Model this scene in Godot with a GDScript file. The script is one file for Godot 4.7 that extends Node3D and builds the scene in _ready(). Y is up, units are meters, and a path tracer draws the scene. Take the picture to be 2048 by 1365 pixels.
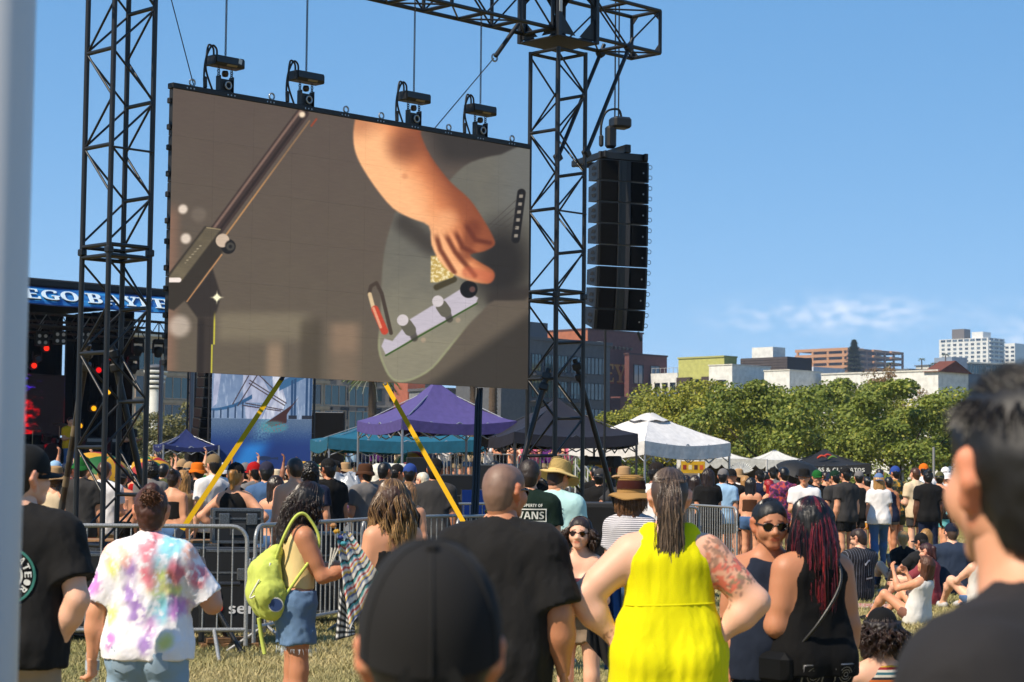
extends Node3D

var sun_dir:=Vector3(-0.58,0.80,0.47).normalized()
var cache:={}
var mats:={}
var rng:=RandomNumberGenerator.new()
var n_grain:Texture2D
var n_fine:Texture2D
var n_cloth:Texture2D
var t_dust:Texture2D
var t_wear:Texture2D


func _ready() -> void:
	rng.seed = 20231
	# camera, sky, sun, exposure
	var cam:=Camera3D.new()
	cam.name = "camera"
	cam.position = Vector3(0,1.68,0)
	cam.rotation_degrees = Vector3(3.80,0,0.58)
	cam.fov = 19.37
	cam.near = 0.1
	cam.far = 4000.0
	var at:=CameraAttributesPhysical.new()
	at.frustum_focal_length = 70.0
	at.frustum_focus_distance = 21.0
	at.exposure_aperture = 7.6
	cam.attributes = at
	add_child(cam)
	var env:=Environment.new()
	env.background_mode = Environment.BG_SKY
	env.tonemap_mode = Environment.TONE_MAPPER_LINEAR
	env.tonemap_exposure = 1.45
	env.sdfgi_enabled = true
	env.ssao_enabled = true
	env.ssil_enabled = true
	env.fog_enabled = true
	env.fog_density = 0.00016
	env.fog_light_color = Color(0.72,0.82,0.94)
	var sk:=Sky.new()
	sk.sky_material = make_sky()
	env.sky = sk
	env.background_energy_multiplier = 1.0
	var we:=WorldEnvironment.new()
	we.name = "world_environment"
	we.environment = env
	add_child(we)
	var sun:=DirectionalLight3D.new()
	sun.name = "sun"
	sun.light_energy = 1.5
	sun.light_color = Color(1.0,0.945,0.86)
	sun.light_angular_distance = 0.53
	sun.shadow_enabled = true
	add_child(sun)
	sun.look_at_from_position(sun_dir*50.0,Vector3.ZERO,Vector3.UP)
	make_textures()
	var t0:=Time.get_ticks_msec()
	for step in [build_ground,build_buildings,build_trees,build_stage,build_rig,build_tents,build_barriers,build_clutter,build_people,build_crowd]:
		step.call()
		print(step.get_method()," ",Time.get_ticks_msec() - t0)


func make_sky() -> PanoramaSkyMaterial:
	# clear blue sky fading to a pale horizon, with a band of thin cloud low in the south-east
	var w:=4096
	var h:=2048
	var strip:=Image.create(4,h,false,Image.FORMAT_RGBF)
	for j in h:
		var el:=90.0 - (j+0.5)*180.0/h
		var c:Color
		if el<0.0:
			c = Color(0.42,0.40,0.34)
		else:
			var k:=pow(1.0 - sin(deg_to_rad(el)),4.2)
			var hz:=exp(-el/3.8)
			c = Color(0.070,0.205,0.440).lerp(Color(0.190,0.410,0.690),k)
			c = c.lerp(Color(0.44,0.63,0.80),hz*0.95)
		for i in 4:
			strip.set_pixel(i,j,c)
	strip.resize(w,h,Image.INTERPOLATE_NEAREST)
	var a:=FastNoiseLite.new()
	a.seed = 5
	a.noise_type = FastNoiseLite.TYPE_SIMPLEX_SMOOTH
	a.frequency = 0.55
	a.fractal_octaves = 5
	var b:=FastNoiseLite.new()
	b.seed = 11
	b.frequency = 0.16
	b.fractal_octaves = 3
	for j in range(int((90.0 - 9.0)*h/180.0),int((90.0 - 0.8)*h/180.0)):
		var el:=90.0 - (j+0.5)*180.0/h
		for k in range(-420,620):
			var az:=(k+0.5)*360.0/w
			var i:=posmod(k,w)
			var band:=exp(-pow((el - 4.55 - 0.02*(az - 8.0))/0.42,2.0))*smoothstep(4.5,9.0,az)*(1.0 - 0.85*smoothstep(10.5,12.5,az))
			band += 0.7*exp(-pow((el - 3.9)/0.45,2.0))*smoothstep(12.0,14.5,az)
			band += 0.35*exp(-pow((el - 2.4)/0.9,2.0))*smoothstep(-3.0,7.0,az)
			if band<0.02:
				continue
			var n:=a.get_noise_2d(az*2.2,el*7.0)*0.9+b.get_noise_2d(az*3.0,el*9.0)*0.6
			var d:=clampf(band*(0.42+1.25*n),0.0,1.0)*0.62
			if d>0.0:
				strip.set_pixel(i,j,strip.get_pixel(i,j).lerp(Color(0.80,0.82,0.90),d))
	var m:=PanoramaSkyMaterial.new()
	m.panorama = ImageTexture.create_from_image(strip)
	m.filter = true
	return m


func noise_tex(freq: float,seed_: int,as_normal:=false,strength:=4.0,lo:=Color.BLACK,hi:=Color.WHITE,kind:=0) -> NoiseTexture2D:
	var f:=FastNoiseLite.new()
	f.seed = seed_
	f.frequency = freq
	f.fractal_octaves = 5
	f.noise_type = [FastNoiseLite.TYPE_SIMPLEX_SMOOTH,FastNoiseLite.TYPE_CELLULAR,FastNoiseLite.TYPE_VALUE][kind]
	var t:=NoiseTexture2D.new()
	t.width = 512
	t.height = 512
	t.seamless = true
	t.noise = f
	if as_normal:
		t.as_normal_map = true
		t.bump_strength = strength
	else:
		var g:=Gradient.new()
		g.set_color(0,lo)
		g.set_color(1,hi)
		t.color_ramp = g
	return t


func make_textures() -> void:
	n_grain = noise_tex(0.02,3,true,3.0)
	n_fine = noise_tex(0.09,4,true,4.0)
	n_cloth = noise_tex(0.35,7,true,5.0,Color.BLACK,Color.WHITE,2)
	t_dust = noise_tex(0.012,9,false,1.0,Color(0.86,0.86,0.86),Color(1,1,1))
	t_wear = noise_tex(0.05,14,false,1.0,Color(0.62,0.6,0.57),Color(1,1,1))


func lin(r: float,g: float,b: float) -> Color:
	return Color(r,g,b).linear_to_srgb()


# a surface of one base colour (sRGB) with fine relief and a little patchiness
func mat(c: Color,rough:=0.8,kind:="plain",metal:=0.0) -> StandardMaterial3D:
	var key:="%s|%.2f|%s|%.2f" % [c.to_html(),rough,kind,metal]
	if mats.has(key):
		return mats[key]
	var m:=StandardMaterial3D.new()
	m.albedo_color = c
	m.roughness = rough
	m.metallic = metal
	m.uv1_triplanar = kind != "print"
	match kind:
		"cloth":
			m.normal_enabled = true
			m.normal_texture = n_cloth
			m.normal_scale = 0.25
			m.uv1_scale = Vector3.ONE*6.0
			m.rim_enabled = true
			m.rim = 0.15
			m.metallic_specular = 0.25
		"skin":
			m.normal_enabled = true
			m.normal_texture = n_fine
			m.normal_scale = 0.12
			m.uv1_scale = Vector3.ONE*5.0
			m.subsurf_scatter_enabled = true
			m.subsurf_scatter_strength = 0.08
			m.metallic_specular = 0.45
			m.vertex_color_use_as_albedo = true
		"hair":
			m.metallic_specular = 0.5
			m.vertex_color_use_as_albedo = true
			m.uv1_triplanar = false
		"metal","paint":
			m.albedo_texture = t_wear
			m.normal_enabled = true
			m.normal_texture = n_grain
			m.normal_scale = 0.12
			m.uv1_scale = Vector3.ONE*2.3
		"wall":
			m.albedo_texture = t_dust
			m.normal_enabled = true
			m.normal_texture = n_fine
			m.normal_scale = 0.3
			m.uv1_scale = Vector3.ONE*0.16
		"fabric":
			m.albedo_texture = t_dust
			m.normal_enabled = true
			m.normal_texture = n_grain
			m.normal_scale = 0.35
			m.uv1_scale = Vector3.ONE*0.9
			m.backlight_enabled = true
			m.backlight = c*0.25
		"vertex":
			m.vertex_color_use_as_albedo = true
			m.uv1_triplanar = false
		"plain":
			m.uv1_triplanar = false
	mats[key] = m
	return m


func glow(c: Color,e: float) -> StandardMaterial3D:
	var m:=StandardMaterial3D.new()
	m.albedo_color = Color(0.02,0.02,0.02)
	m.emission_enabled = true
	m.emission = c
	m.emission_energy_multiplier = e
	return m


func image_mat(im: Image,rough:=0.8) -> StandardMaterial3D:
	var m:=StandardMaterial3D.new()
	m.albedo_texture = ImageTexture.create_from_image(im)
	m.roughness = rough
	return m


# ---- things and parts
func meta(o: Node,label:="",category:="",group:="",kind:="") -> void:
	if label:
		o.set_meta("label",label)
	if category:
		o.set_meta("category",category)
	if group:
		o.set_meta("group",group)
	if kind:
		o.set_meta("kind",kind)


func numbered(n: String,parent: Node) -> String:
	var key:="%d/%s" % [parent.get_instance_id(),n]
	cache[key] = cache.get(key,0)+1
	return n if cache[key]==1 else "%s_%03d" % [n,cache[key] - 1]


func thing(n: String,label: String,category: String,pos:=Vector3.ZERO,turn:=0.0,group:="") -> Node3D:
	var o:=Node3D.new()
	o.name = numbered(n,self)
	o.position = pos
	o.rotation.y = turn
	meta(o,label,category,group)
	add_child(o,true)
	return o


func part(parent: Node,n: String,mesh: Mesh,m: Material = null,xf:=Transform3D.IDENTITY) -> MeshInstance3D:
	var o:=MeshInstance3D.new()
	o.name = numbered(n,parent)
	o.mesh = mesh
	if m:
		o.material_override = m
	o.transform = xf
	parent.add_child(o,true)
	return o


func xf(p: Vector3,yaw:=0.0,pitch:=0.0,roll:=0.0) -> Transform3D:
	return Transform3D(Basis.from_euler(Vector3(pitch,yaw,roll)),p)


# ---- mesh builder
class MB:
	var v:=PackedVector3Array()
	var n:=PackedVector3Array()
	var t:=PackedVector2Array()
	var c:=PackedColorArray()
	var ix:=PackedInt32Array()
	var col:=Color(1,1,1)

	func vert(p: Vector3,nn: Vector3,uv:=Vector2.ZERO) -> int:
		v.append(p)
		n.append(nn)
		t.append(uv)
		c.append(col)
		return v.size() - 1

	func tri(a: int,b: int,d: int) -> void: # counter-clockwise seen from outside
		ix.append(a)
		ix.append(d)
		ix.append(b)

	func poly(pts: Array,centre: Vector3) -> void: # flat convex face turned away from centre
		var nn:Vector3 = (pts[1] - pts[0]).cross(pts[2] - pts[0])
		if nn.length()<1e-12:
			nn = (pts[2] - pts[0]).cross(pts[pts.size() - 1] - pts[0])
		nn = nn.normalized()
		var flip:bool = nn.dot(pts[0] - centre)<0.0
		if flip:
			nn = -nn
		var s:=v.size()
		for p in pts:
			vert(p,nn)
		for i in range(1,pts.size() - 1):
			if flip:
				tri(s,s+i+1,s+i)
			else:
				tri(s,s+i,s+i+1)

	func quad_uv(a: Vector3,b: Vector3,d: Vector3,e: Vector3,u0:=0.0,v0:=0.0,u1:=1.0,v1:=1.0) -> void: # a,b,d,e counter-clockwise from bottom left
		var nn:=(b - a).cross(d - a).normalized()
		var s:=v.size()
		vert(a,nn,Vector2(u0,v1))
		vert(b,nn,Vector2(u1,v1))
		vert(d,nn,Vector2(u1,v0))
		vert(e,nn,Vector2(u0,v0))
		tri(s,s+1,s+2)
		tri(s,s+2,s+3)

	func box(size: Vector3,x:=Transform3D.IDENTITY,bevel:=0.0) -> void:
		var h:=size*0.5
		var b:=minf(bevel,minf(h.x,minf(h.y,h.z))*0.9)
		var o:=x.origin
		if b <= 0.0:
			for ax in 3:
				for s in [-1.0,1.0]:
					var e:=[Vector3.ZERO,Vector3.ZERO,Vector3.ZERO]
					e[0][ax] = h[ax]*s
					var u:=(ax+1) % 3
					var w:=(ax+2) % 3
					var f:=[]
					for q in [[-1,-1],[1,-1],[1,1],[-1,1]]:
						var p:Vector3 = e[0]
						p[u] = h[u]*q[0]
						p[w] = h[w]*q[1]
						f.append(x*p)
					poly(f,o)
			return
		for ax in 3:
			var u:=(ax+1) % 3
			var w:=(ax+2) % 3
			for s in [-1.0,1.0]:
				var f:=[]
				for q in [[-1,-1],[1,-1],[1,1],[-1,1]]:
					var p:=Vector3.ZERO
					p[ax] = h[ax]*s
					p[u] = (h[u] - b)*q[0]
					p[w] = (h[w] - b)*q[1]
					f.append(x*p)
				poly(f,o)
			for q in [[-1,-1],[1,-1],[1,1],[-1,1]]:
				var f:=[]
				for e in [[-1,0],[1,0],[1,1],[-1,1]]:
					var p:=Vector3.ZERO
					p[ax] = (h[ax] - b)*e[0]
					p[u] = (h[u] - (0.0 if e[1]==0 else b))*q[0]
					p[w] = (h[w] - (b if e[1]==0 else 0.0))*q[1]
					f.append(x*p)
				poly(f,o)
		for sx in [-1.0,1.0]:
			for sy in [-1.0,1.0]:
				for sz in [-1.0,1.0]:
					var k:=Vector3(sx,sy,sz)
					poly([x*(k*Vector3(h.x,h.y - b,h.z - b)),x*(k*Vector3(h.x - b,h.y,h.z - b)),x*(k*Vector3(h.x - b,h.y - b,h.z))],o)

	func tube(pts: Array,rads: Array,sides:=8,cap:=true,closed:=false) -> void:
		var side:=Vector3.ZERO
		var base:=v.size()
		var m:=pts.size()
		for i in m:
			var d:Vector3 = pts[mini(i+1,m - 1)] - pts[maxi(i - 1,0)]
			if closed and (i==0 or i==m - 1):
				d = pts[1] - pts[m - 2]
			d = d.normalized()
			if side==Vector3.ZERO:
				side = d.cross(Vector3.UP if absf(d.y)<0.9 else Vector3.RIGHT).normalized()
			else:
				side = (side - d*side.dot(d)).normalized()
			var up:=side.cross(d)
			var r:float = rads[mini(i,rads.size() - 1)]
			for k in sides:
				var a:=TAU*k/sides
				var q:=side*cos(a)+up*sin(a)
				vert(pts[i]+q*r,q,Vector2(float(k)/sides,float(i)/maxi(m - 1,1)))
		for i in m - 1:
			for k in sides:
				var a:=base+i*sides+k
				var b:=base+i*sides+(k+1) % sides
				tri(a,a+sides,b)
				tri(b,a+sides,b+sides)
		if cap and not closed:
			for e in [0,m - 1]:
				var r:float = rads[mini(e,rads.size() - 1)]
				if r<0.0005:
					continue
				var d:Vector3 = (pts[0] - pts[1]) if e==0 else (pts[m - 1] - pts[m - 2])
				d = d.normalized()
				var s:=v.size()
				for k in sides:
					vert(v[base+e*sides+k],d)
				for k in range(1,sides - 1):
					if e==0:
						tri(s,s+k,s+k+1)
					else:
						tri(s,s+k+1,s+k)

	func lathe(prof: Array,x:=Transform3D.IDENTITY,sides:=16,squash:=Vector2.ONE) -> void: # profile of (radius,height),bottom up
		var base:=v.size()
		var m:=prof.size()
		for i in m:
			var d:Vector2 = prof[mini(i+1,m - 1)] - prof[maxi(i - 1,0)]
			var nr:=Vector2(d.y,-d.x).normalized()
			for k in sides+1:
				var a:=TAU*k/sides
				var p:=Vector3(cos(a)*prof[i].x*squash.x,prof[i].y,sin(a)*prof[i].x*squash.y)
				var q:=Vector3(cos(a)*nr.x,nr.y,sin(a)*nr.x)
				vert(x*p,(x.basis*q).normalized(),Vector2(float(k)/sides,float(i)/(m - 1)))
		for i in m - 1:
			for k in sides:
				var a:=base+i*(sides+1)+k
				tri(a,a+sides+1,a+1)
				tri(a+1,a+sides+1,a+sides+2)

	func grid(pts: Array,w: int,h: int,uvs:=true) -> void: # a sheet of w x h points with smooth normals,counter-clockwise rows
		var base:=v.size()
		for j in h:
			for i in w:
				var dx:Vector3 = pts[j*w+mini(i+1,w - 1)] - pts[j*w+maxi(i - 1,0)]
				var dy:Vector3 = pts[mini(j+1,h - 1)*w+i] - pts[maxi(j - 1,0)*w+i]
				vert(pts[j*w+i],dx.cross(dy).normalized(),Vector2(float(i)/(w - 1),1.0 - float(j)/(h - 1)))
		for j in h - 1:
			for i in w - 1:
				var a:=base+j*w+i
				tri(a,a+1,a+w)
				tri(a+1,a+w+1,a+w)

	func torus(R: float,r: float,x: Transform3D,seg:=14,sides:=6) -> void:
		var p:=[]
		for i in seg+1:
			var a:=TAU*i/seg
			p.append(x*Vector3(cos(a)*R,sin(a)*R,0))
		tube(p,[r],sides,false,true)

	func mesh(m: Material = null) -> ArrayMesh:
		var out:=ArrayMesh.new()
		var a:=[]
		a.resize(Mesh.ARRAY_MAX)
		a[Mesh.ARRAY_VERTEX] = v
		a[Mesh.ARRAY_NORMAL] = n
		a[Mesh.ARRAY_TEX_UV] = t
		a[Mesh.ARRAY_COLOR] = c
		a[Mesh.ARRAY_INDEX] = ix
		out.add_surface_from_arrays(Mesh.PRIMITIVE_TRIANGLES,a)
		if m:
			out.surface_set_material(0,m)
		return out


func box_mesh(size: Vector3,bevel:=0.0) -> ArrayMesh:
	var key:="box%v|%.4f" % [size,bevel]
	if not cache.has(key):
		var b:=MB.new()
		b.box(size,Transform3D.IDENTITY,bevel)
		cache[key] = b.mesh()
	return cache[key]


func rod_mesh(r: float,length: float,sides:=10) -> ArrayMesh:
	var key:="rod%.4f|%.3f|%d" % [r,length,sides]
	if not cache.has(key):
		var b:=MB.new()
		b.tube([Vector3(0,-length*0.5,0),Vector3(0,length*0.5,0)],[r],sides)
		cache[key] = b.mesh()
	return cache[key]


func along(a: Vector3,b: Vector3) -> Transform3D: # local y runs from a to b
	var y:=(b - a).normalized()
	var x:=y.cross(Vector3.FORWARD if absf(y.z)<0.9 else Vector3.RIGHT).normalized()
	return Transform3D(Basis(x,y,x.cross(y)),(a+b)*0.5)


func strut(parent: Node,n: String,a: Vector3,b: Vector3,r: float,m: Material,sides:=10) -> MeshInstance3D:
	return part(parent,n,rod_mesh(r,snappedf(a.distance_to(b),0.001),sides),m,along(a,b))


func block(parent: Node,n: String,size: Vector3,m: Material,x:=Transform3D.IDENTITY,bevel:=0.0) -> MeshInstance3D:
	return part(parent,n,box_mesh(size,bevel),m,x)


func tube_part(parent: Node,n: String,pts: Array,r: float,m: Material,sides:=6) -> MeshInstance3D:
	var b:=MB.new()
	b.tube(pts,[r],sides)
	return part(parent,n,b.mesh(),m)


func curve(pts: Array,n: int) -> Array: # Catmull-Rom through the points
	var out:=[]
	for i in pts.size() - 1:
		var p0:Vector3 = pts[maxi(i - 1,0)]
		var p1:Vector3 = pts[i]
		var p2:Vector3 = pts[i+1]
		var p3:Vector3 = pts[mini(i+2,pts.size() - 1)]
		for k in n:
			out.append(p1.cubic_interpolate(p2,p0,p3,float(k)/n))
	out.append(pts[pts.size() - 1])
	return out


func letters(text: String,height: float,depth:=0.01,serif:=false,curve_step:=2.0) -> TextMesh:
	var f:=SystemFont.new()
	f.font_names = PackedStringArray(["Droid Serif" if serif else "Droid Sans"])
	f.font_weight = 700
	var t:=TextMesh.new()
	t.font = f
	t.text = text
	t.font_size = 32
	t.pixel_size = height/23.0
	t.depth = depth
	t.curve_step = curve_step
	return t


# ---- the screen rig: two truss towers, a beam, the screen, hoists, a line array
func rig_frame() -> Transform3D:
	var u:=Vector3(0.713,0,-0.701).normalized()
	var nn:=u.cross(Vector3.UP)
	return Transform3D(Basis(u,Vector3.UP,-nn if nn.z<0.0 else nn),Vector3(-1.71,0,-22.6))


func truss_tower(label: String,s: float,high: float,ladder_left: float) -> Node3D:
	var f:=rig_frame()
	var black:=mat(Color(0.095,0.095,0.10),0.42,"metal")
	var o:=thing("truss_tower",label,"truss tower",f*Vector3(s,0,0),0.0)
	o.basis = f.basis
	var h:=0.245
	var corner:=[Vector3(-h,0,h),Vector3(h,0,h),Vector3(h,0,-h),Vector3(-h,0,-h)]
	var joints:=[0.0,0.86,3.89,7.02]
	if high>7.5:
		joints.append(high)
	# base plate and jacks
	block(o,"base_plate",Vector3(1.1,0.03,1.1),mat(Color(0.16,0.16,0.165),0.5,"metal"),xf(Vector3(0,0.06,0)),0.006)
	for k in 4:
		strut(o,"foot_jack",corner[k]*1.6+Vector3(0,0.0,0),corner[k]*1.6+Vector3(0,0.09,0),0.03,black)
	for j in joints.size() - 1:
		var y0:float = joints[j]+(0.08 if j==0 else 0.035)
		var y1:float = joints[j+1] - 0.035
		for k in 4:
			strut(o,"leg",corner[k]+Vector3(0,y0,0),corner[k]+Vector3(0,y1,0),0.0275,black,12)
			var a:Vector3 = corner[k]
			var b:Vector3 = corner[(k+1) % 4]
			for y in [y0+0.02,y1 - 0.02]:
				strut(o,"frame_bar",a+Vector3(0,y,0),b+Vector3(0,y,0),0.0215,black)
		# alternating diagonals on two faces, ladder rungs on the other two
		var steps:=2 if j==0 else 6
		for face in 2:
			var a:Vector3 = corner[0] if face==0 else corner[2]
			var b:Vector3 = corner[1] if face==0 else corner[3]
			for q in steps:
				var ya:=lerpf(y0+0.05,y1 - 0.05,float(q)/steps)
				var yb:=lerpf(y0+0.05,y1 - 0.05,float(q+1)/steps)
				var up:bool = (q % 2==0) != (face==1)
				strut(o,"diagonal_brace",(a if up else b)+Vector3(0,ya+0.015,0),(b if up else a)+Vector3(0,yb - 0.015,0),0.0125,black,8)
		for face in 2:
			var a:Vector3 = corner[1] if face==0 else corner[3]
			var b:Vector3 = corner[2] if face==0 else corner[0]
			for q in range(1 if face==0 else 2,steps,2):
				var y:=lerpf(y0+0.05,y1 - 0.05,float(q)/steps)
				strut(o,"rung",a+Vector3(0,y,0),b+Vector3(0,y,0),0.0215,black)
				var up:=y+(y1 - y0 - 0.1)/steps
				if up<y1:
					strut(o,"diagonal_brace",a+Vector3(0,y,0),b+Vector3(0,up,0),0.0125,black,8)
				strut(o,"diagonal_brace",b+Vector3(0,y - (y1 - y0 - 0.1)/steps,0),a+Vector3(0,y,0),0.0125,black,8)
		if j>0:
			for k in 4:
				block(o,"joint_plate",Vector3(0.075,0.07,0.075),black,xf(corner[k]+Vector3(0,joints[j],0)),0.01)
			block(o,"deck_plate",Vector3(0.40,0.012,0.40),mat(Color(0.13,0.13,0.14),0.5,"metal"),xf(Vector3(0,joints[j] - 0.03,0)),0.003)
	strut(o,"crossbar",corner[0]+Vector3(0,4.93,0.03),corner[1]+Vector3(0,4.93,0.03),0.012,black,8)
	return o


func brace_pipe(label: String,a: Vector3,b: Vector3,camo:=false) -> void:
	var steel:=mat(Color(0.27,0.24,0.21) if camo else Color(0.17,0.165,0.165),0.38,"metal",0.3)
	var o:=thing("brace_pipe",label,"pipe",b,0.0,"angled pipes bracing the towers")
	strut(o,"pipe",a - b,Vector3.ZERO,0.034,steel,12)
	var d:=(a - b).normalized()
	var black:=mat(Color(0.10,0.10,0.105),0.45,"metal")
	for k in 2:
		block(o,"swivel_clamp",Vector3(0.12,0.09,0.11),black,Transform3D(along(Vector3.ZERO,d).basis,(a - b) - d*(0.10+0.14*k)),0.015)
	block(o,"foot_plate",Vector3(0.22,0.015,0.22),black,xf(Vector3(0,0.008,0)),0.004)
	if camo:
		for k in 7:
			var t:=0.25+k*0.09
			part(o,"tape_wrap",rod_mesh(0.0355,0.12),mat(Color(0.42,0.36,0.27) if k % 2 else Color(0.2,0.19,0.17),0.8),Transform3D(along(Vector3.ZERO,d).basis,(a - b)*t))


func build_rig() -> void:
	var f:=rig_frame()
	var black:=mat(Color(0.095,0.095,0.10),0.42,"metal")
	var dark:=mat(Color(0.085,0.085,0.09),0.55,"metal")
	truss_tower("black truss tower left of the big screen, standing over the crowd",-3.305,9.4,0.0)
	truss_tower("black truss tower right of the big screen carrying the beam corner",3.163,7.0,0.0)
	# beam: sleeve block on the right tower, beam running left over the screen, overhang on the right
	var o:=thing("roof_beam","black box truss beam above the big screen with overhanging end","truss beam",f*Vector3(3.163,6.93,0))
	o.basis = f.basis
	var h:=0.25
	var y0:=0.27
	var segs:=[[-3.2,-0.36],[-6.1,-3.2],[-7.6,-6.1],[0.36,1.66]]
	for sg in segs:
		var x0:float = sg[0]
		var x1:float = sg[1]
		for yy in [0.0,0.56]:
			for zz in [-h,h]:
				strut(o,"chord",Vector3(x0,y0+yy,zz),Vector3(x1,y0+yy,zz),0.026,black,12)
		var cnt:=maxi(2,int(round((x1 - x0)/0.55)))
		for i in cnt+1:
			var x:=lerpf(x0,x1,float(i)/cnt)
			for yy in [0.0,0.56]:
				strut(o,"crossbar",Vector3(x,y0+yy,-h),Vector3(x,y0+yy,h),0.024,black)
			for zz in [-h,h]:
				if i==0 or i==cnt or i % 2==0:
					strut(o,"upright",Vector3(x,y0,zz),Vector3(x,y0+0.56,zz),0.024,black)
			if i<cnt:
				var x2:=lerpf(x0,x1,float(i+1)/cnt)
				for zz in [-h,h]:
					var e:bool = (i % 2==0) != (zz>0.0)
					strut(o,"diagonal_brace",Vector3(x,y0+(0.0 if e else 0.56),zz),Vector3(x2,y0+(0.56 if e else 0.0),zz),0.0125,black,8)
				for yy in [0.0,0.56]:
					strut(o,"diagonal_brace",Vector3(x,y0+yy,-h if i % 2 else h),Vector3(x2,y0+yy,h if i % 2 else -h),0.0125,black,8)
	# end frame gussets of the overhang
	for zz in [-1.0,1.0]:
		for yy in [0.0,0.56]:
			var g:=MB.new()
			var c:=Vector3(1.66,y0+yy,h*zz)
			var iy:=0.14 if yy==0.0 else -0.14
			g.poly([c,c+Vector3(0,iy,0),c+Vector3(0,0,-0.14*zz)],c+Vector3(-0.2,0,0))
			g.poly([c+Vector3(-0.008,0,0),c+Vector3(-0.008,iy,0),c+Vector3(-0.008,0,-0.14*zz)],c+Vector3(0.2,0,0))
			part(o,"gusset",g.mesh(),dark)
	# sleeve block: four plates with cut corners round an open diamond, top and bottom plates
	var b:=MB.new()
	for k in 4:
		var t:=Transform3D(Basis(Vector3.UP,k*PI/2),Vector3(0,y0+0.28,0))
		var s:=0.34
		var w:=0.24
		var cnr:=[Vector3(-s,-s,s),Vector3(s,-s,s),Vector3(s,s,s),Vector3(-s,s,s)]
		for q in 4:
			var p:Vector3 = cnr[q]
			var ax:=Vector3(-signf(p.x),0,0)
			var ay:=Vector3(0,-signf(p.y),0)
			for e in [0.0,-0.012]:
				var dz:=Vector3(0,0,e)
				b.poly([t*(p+dz),t*(p+ax*0.30+dz),t*(p+ay*0.30+dz)],t*Vector3(0,0,0.9 if e<0.0 else -0.9))
			b.poly([t*(p+ax*0.30),t*(p+ay*0.30),t*(p+ay*0.30+Vector3(0,0,-0.012)),t*(p+ax*0.30+Vector3(0,0,-0.012))],t*p)
	part(o,"corner_plate",b.mesh(),dark)
	for sx in [-0.34,0.34]:
		for sz in [-0.34,0.34]:
			block(o,"sleeve_post",Vector3(0.06,0.78,0.06),black,xf(Vector3(sx,y0+0.28,sz)),0.006)
	for yy in [y0 - 0.10,y0+0.66]:
		block(o,"sleeve_plate",Vector3(0.72,0.02,0.72),dark,xf(Vector3(0,yy,0)),0.004)
	block(o,"white_tag",Vector3(0.05,0.17,0.004),mat(Color(0.75,0.75,0.74),0.7),xf(Vector3(-0.34,y0+0.28,0.373)))
	# braces from the overhang down to the tower
	for zz in [-h,h]:
		var a:=Vector3(1.05,y0 - 0.03,zz)
		var c:=Vector3(0.27,-1.22,zz)
		strut(o,"brace_pipe",a+(a - c).normalized()*0.15,c,0.027,mat(Color(0.15,0.15,0.155),0.4,"metal",0.3))
		for p in [a,c]:
			block(o,"clamp",Vector3(0.10,0.10,0.09),dark,xf(p,0,0,0.6),0.015)
	# the screen
	var s:=thing("video_screen","large outdoor LED video screen showing a hand strumming an electric guitar","video screen",f*Vector3(-0.02,4.195,0))
	s.basis = f.basis
	var W:=5.31
	var H:=2.975
	var im:=screen_picture()
	var m:=StandardMaterial3D.new()
	m.albedo_color = Color(0.06,0.058,0.056)
	m.roughness = 0.7
	m.emission_enabled = true
	m.emission = Color.WHITE
	m.emission_operator = BaseMaterial3D.EMISSION_OP_MULTIPLY
	m.emission_texture = ImageTexture.create_from_image(im)
	m.emission_energy_multiplier = 0.95
	var nx:=10
	var ny:=6
	var tw:=W/nx
	var th:=H/ny
	for j in ny:
		for i in nx:
			var q:=MB.new()
			var g:=0.0004
			q.quad_uv(Vector3(-tw/2+g,-th/2+g,0.04),Vector3(tw/2 - g,-th/2+g,0.04),Vector3(tw/2 - g,th/2 - g,0.04),Vector3(-tw/2+g,th/2 - g,0.04),float(i)/nx,float(j)/ny,float(i+1)/nx,float(j+1)/ny)
			var p:=part(s,"led_panel",q.mesh(),m,xf(Vector3(-W/2+tw*(i+0.5),H/2 - th*(j+0.5),0.0)))
			block(p,"panel_case",Vector3(tw - 0.004,th - 0.004,0.07),dark,xf(Vector3(0,0,0.002)),0.004)
			if i==0:
				for e in [-0.16,0.12]:
					block(p,"latch",Vector3(0.035,0.06,0.05),dark,xf(Vector3(-tw/2 - 0.016,e,0.0)),0.008)
			if i==nx - 1:
				block(p,"latch",Vector3(0.03,0.06,0.05),dark,xf(Vector3(tw/2+0.014,0.1,0.0)),0.008)
	block(s,"header_bar",Vector3(W+0.02,0.06,0.10),dark,xf(Vector3(0,H/2+0.032,0)),0.006)
	var grey:=mat(Color(0.62,0.63,0.64),0.35,"plain",0.8)
	for k in 10:
		var x:=-W/2+0.27+k*0.53
		if k in [1,3,6,8]:
			continue
		var e:=MB.new()
		e.torus(0.035,0.010,Transform3D.IDENTITY)
		part(s,"eye_bolt",e.mesh(),grey,xf(Vector3(x,H/2+0.105,0.0)))
	for k in 30:
		block(s,"rivet",Vector3(0.014,0.014,0.008),grey,xf(Vector3(-W/2+0.17+(k/3)*0.53+(k % 3)*0.045,H/2+0.028,0.052)))
	# hoists with chains
	var hoist_s:=[-1.98,-0.87,0.74,1.82]
	var names:=["chain hoist with white sticker nearest the left tower above the screen","second chain hoist from the left tower above the screen","third chain hoist from the left tower above the screen","chain hoist nearest the right tower above the screen"]
	var tops:=[7.27,7.27,7.27,7.27]
	for k in 4:
		chain_hoist(names[k],f*Vector3(hoist_s[k],4.195+H/2+0.06,0),f.basis,tops[k],k==0)
	# guy wires
	var w:=thing("guy_wire","thin steel cable running from the left tower down behind the screen","cable",f*Vector3(-2.2,5.5,-0.12))
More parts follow.
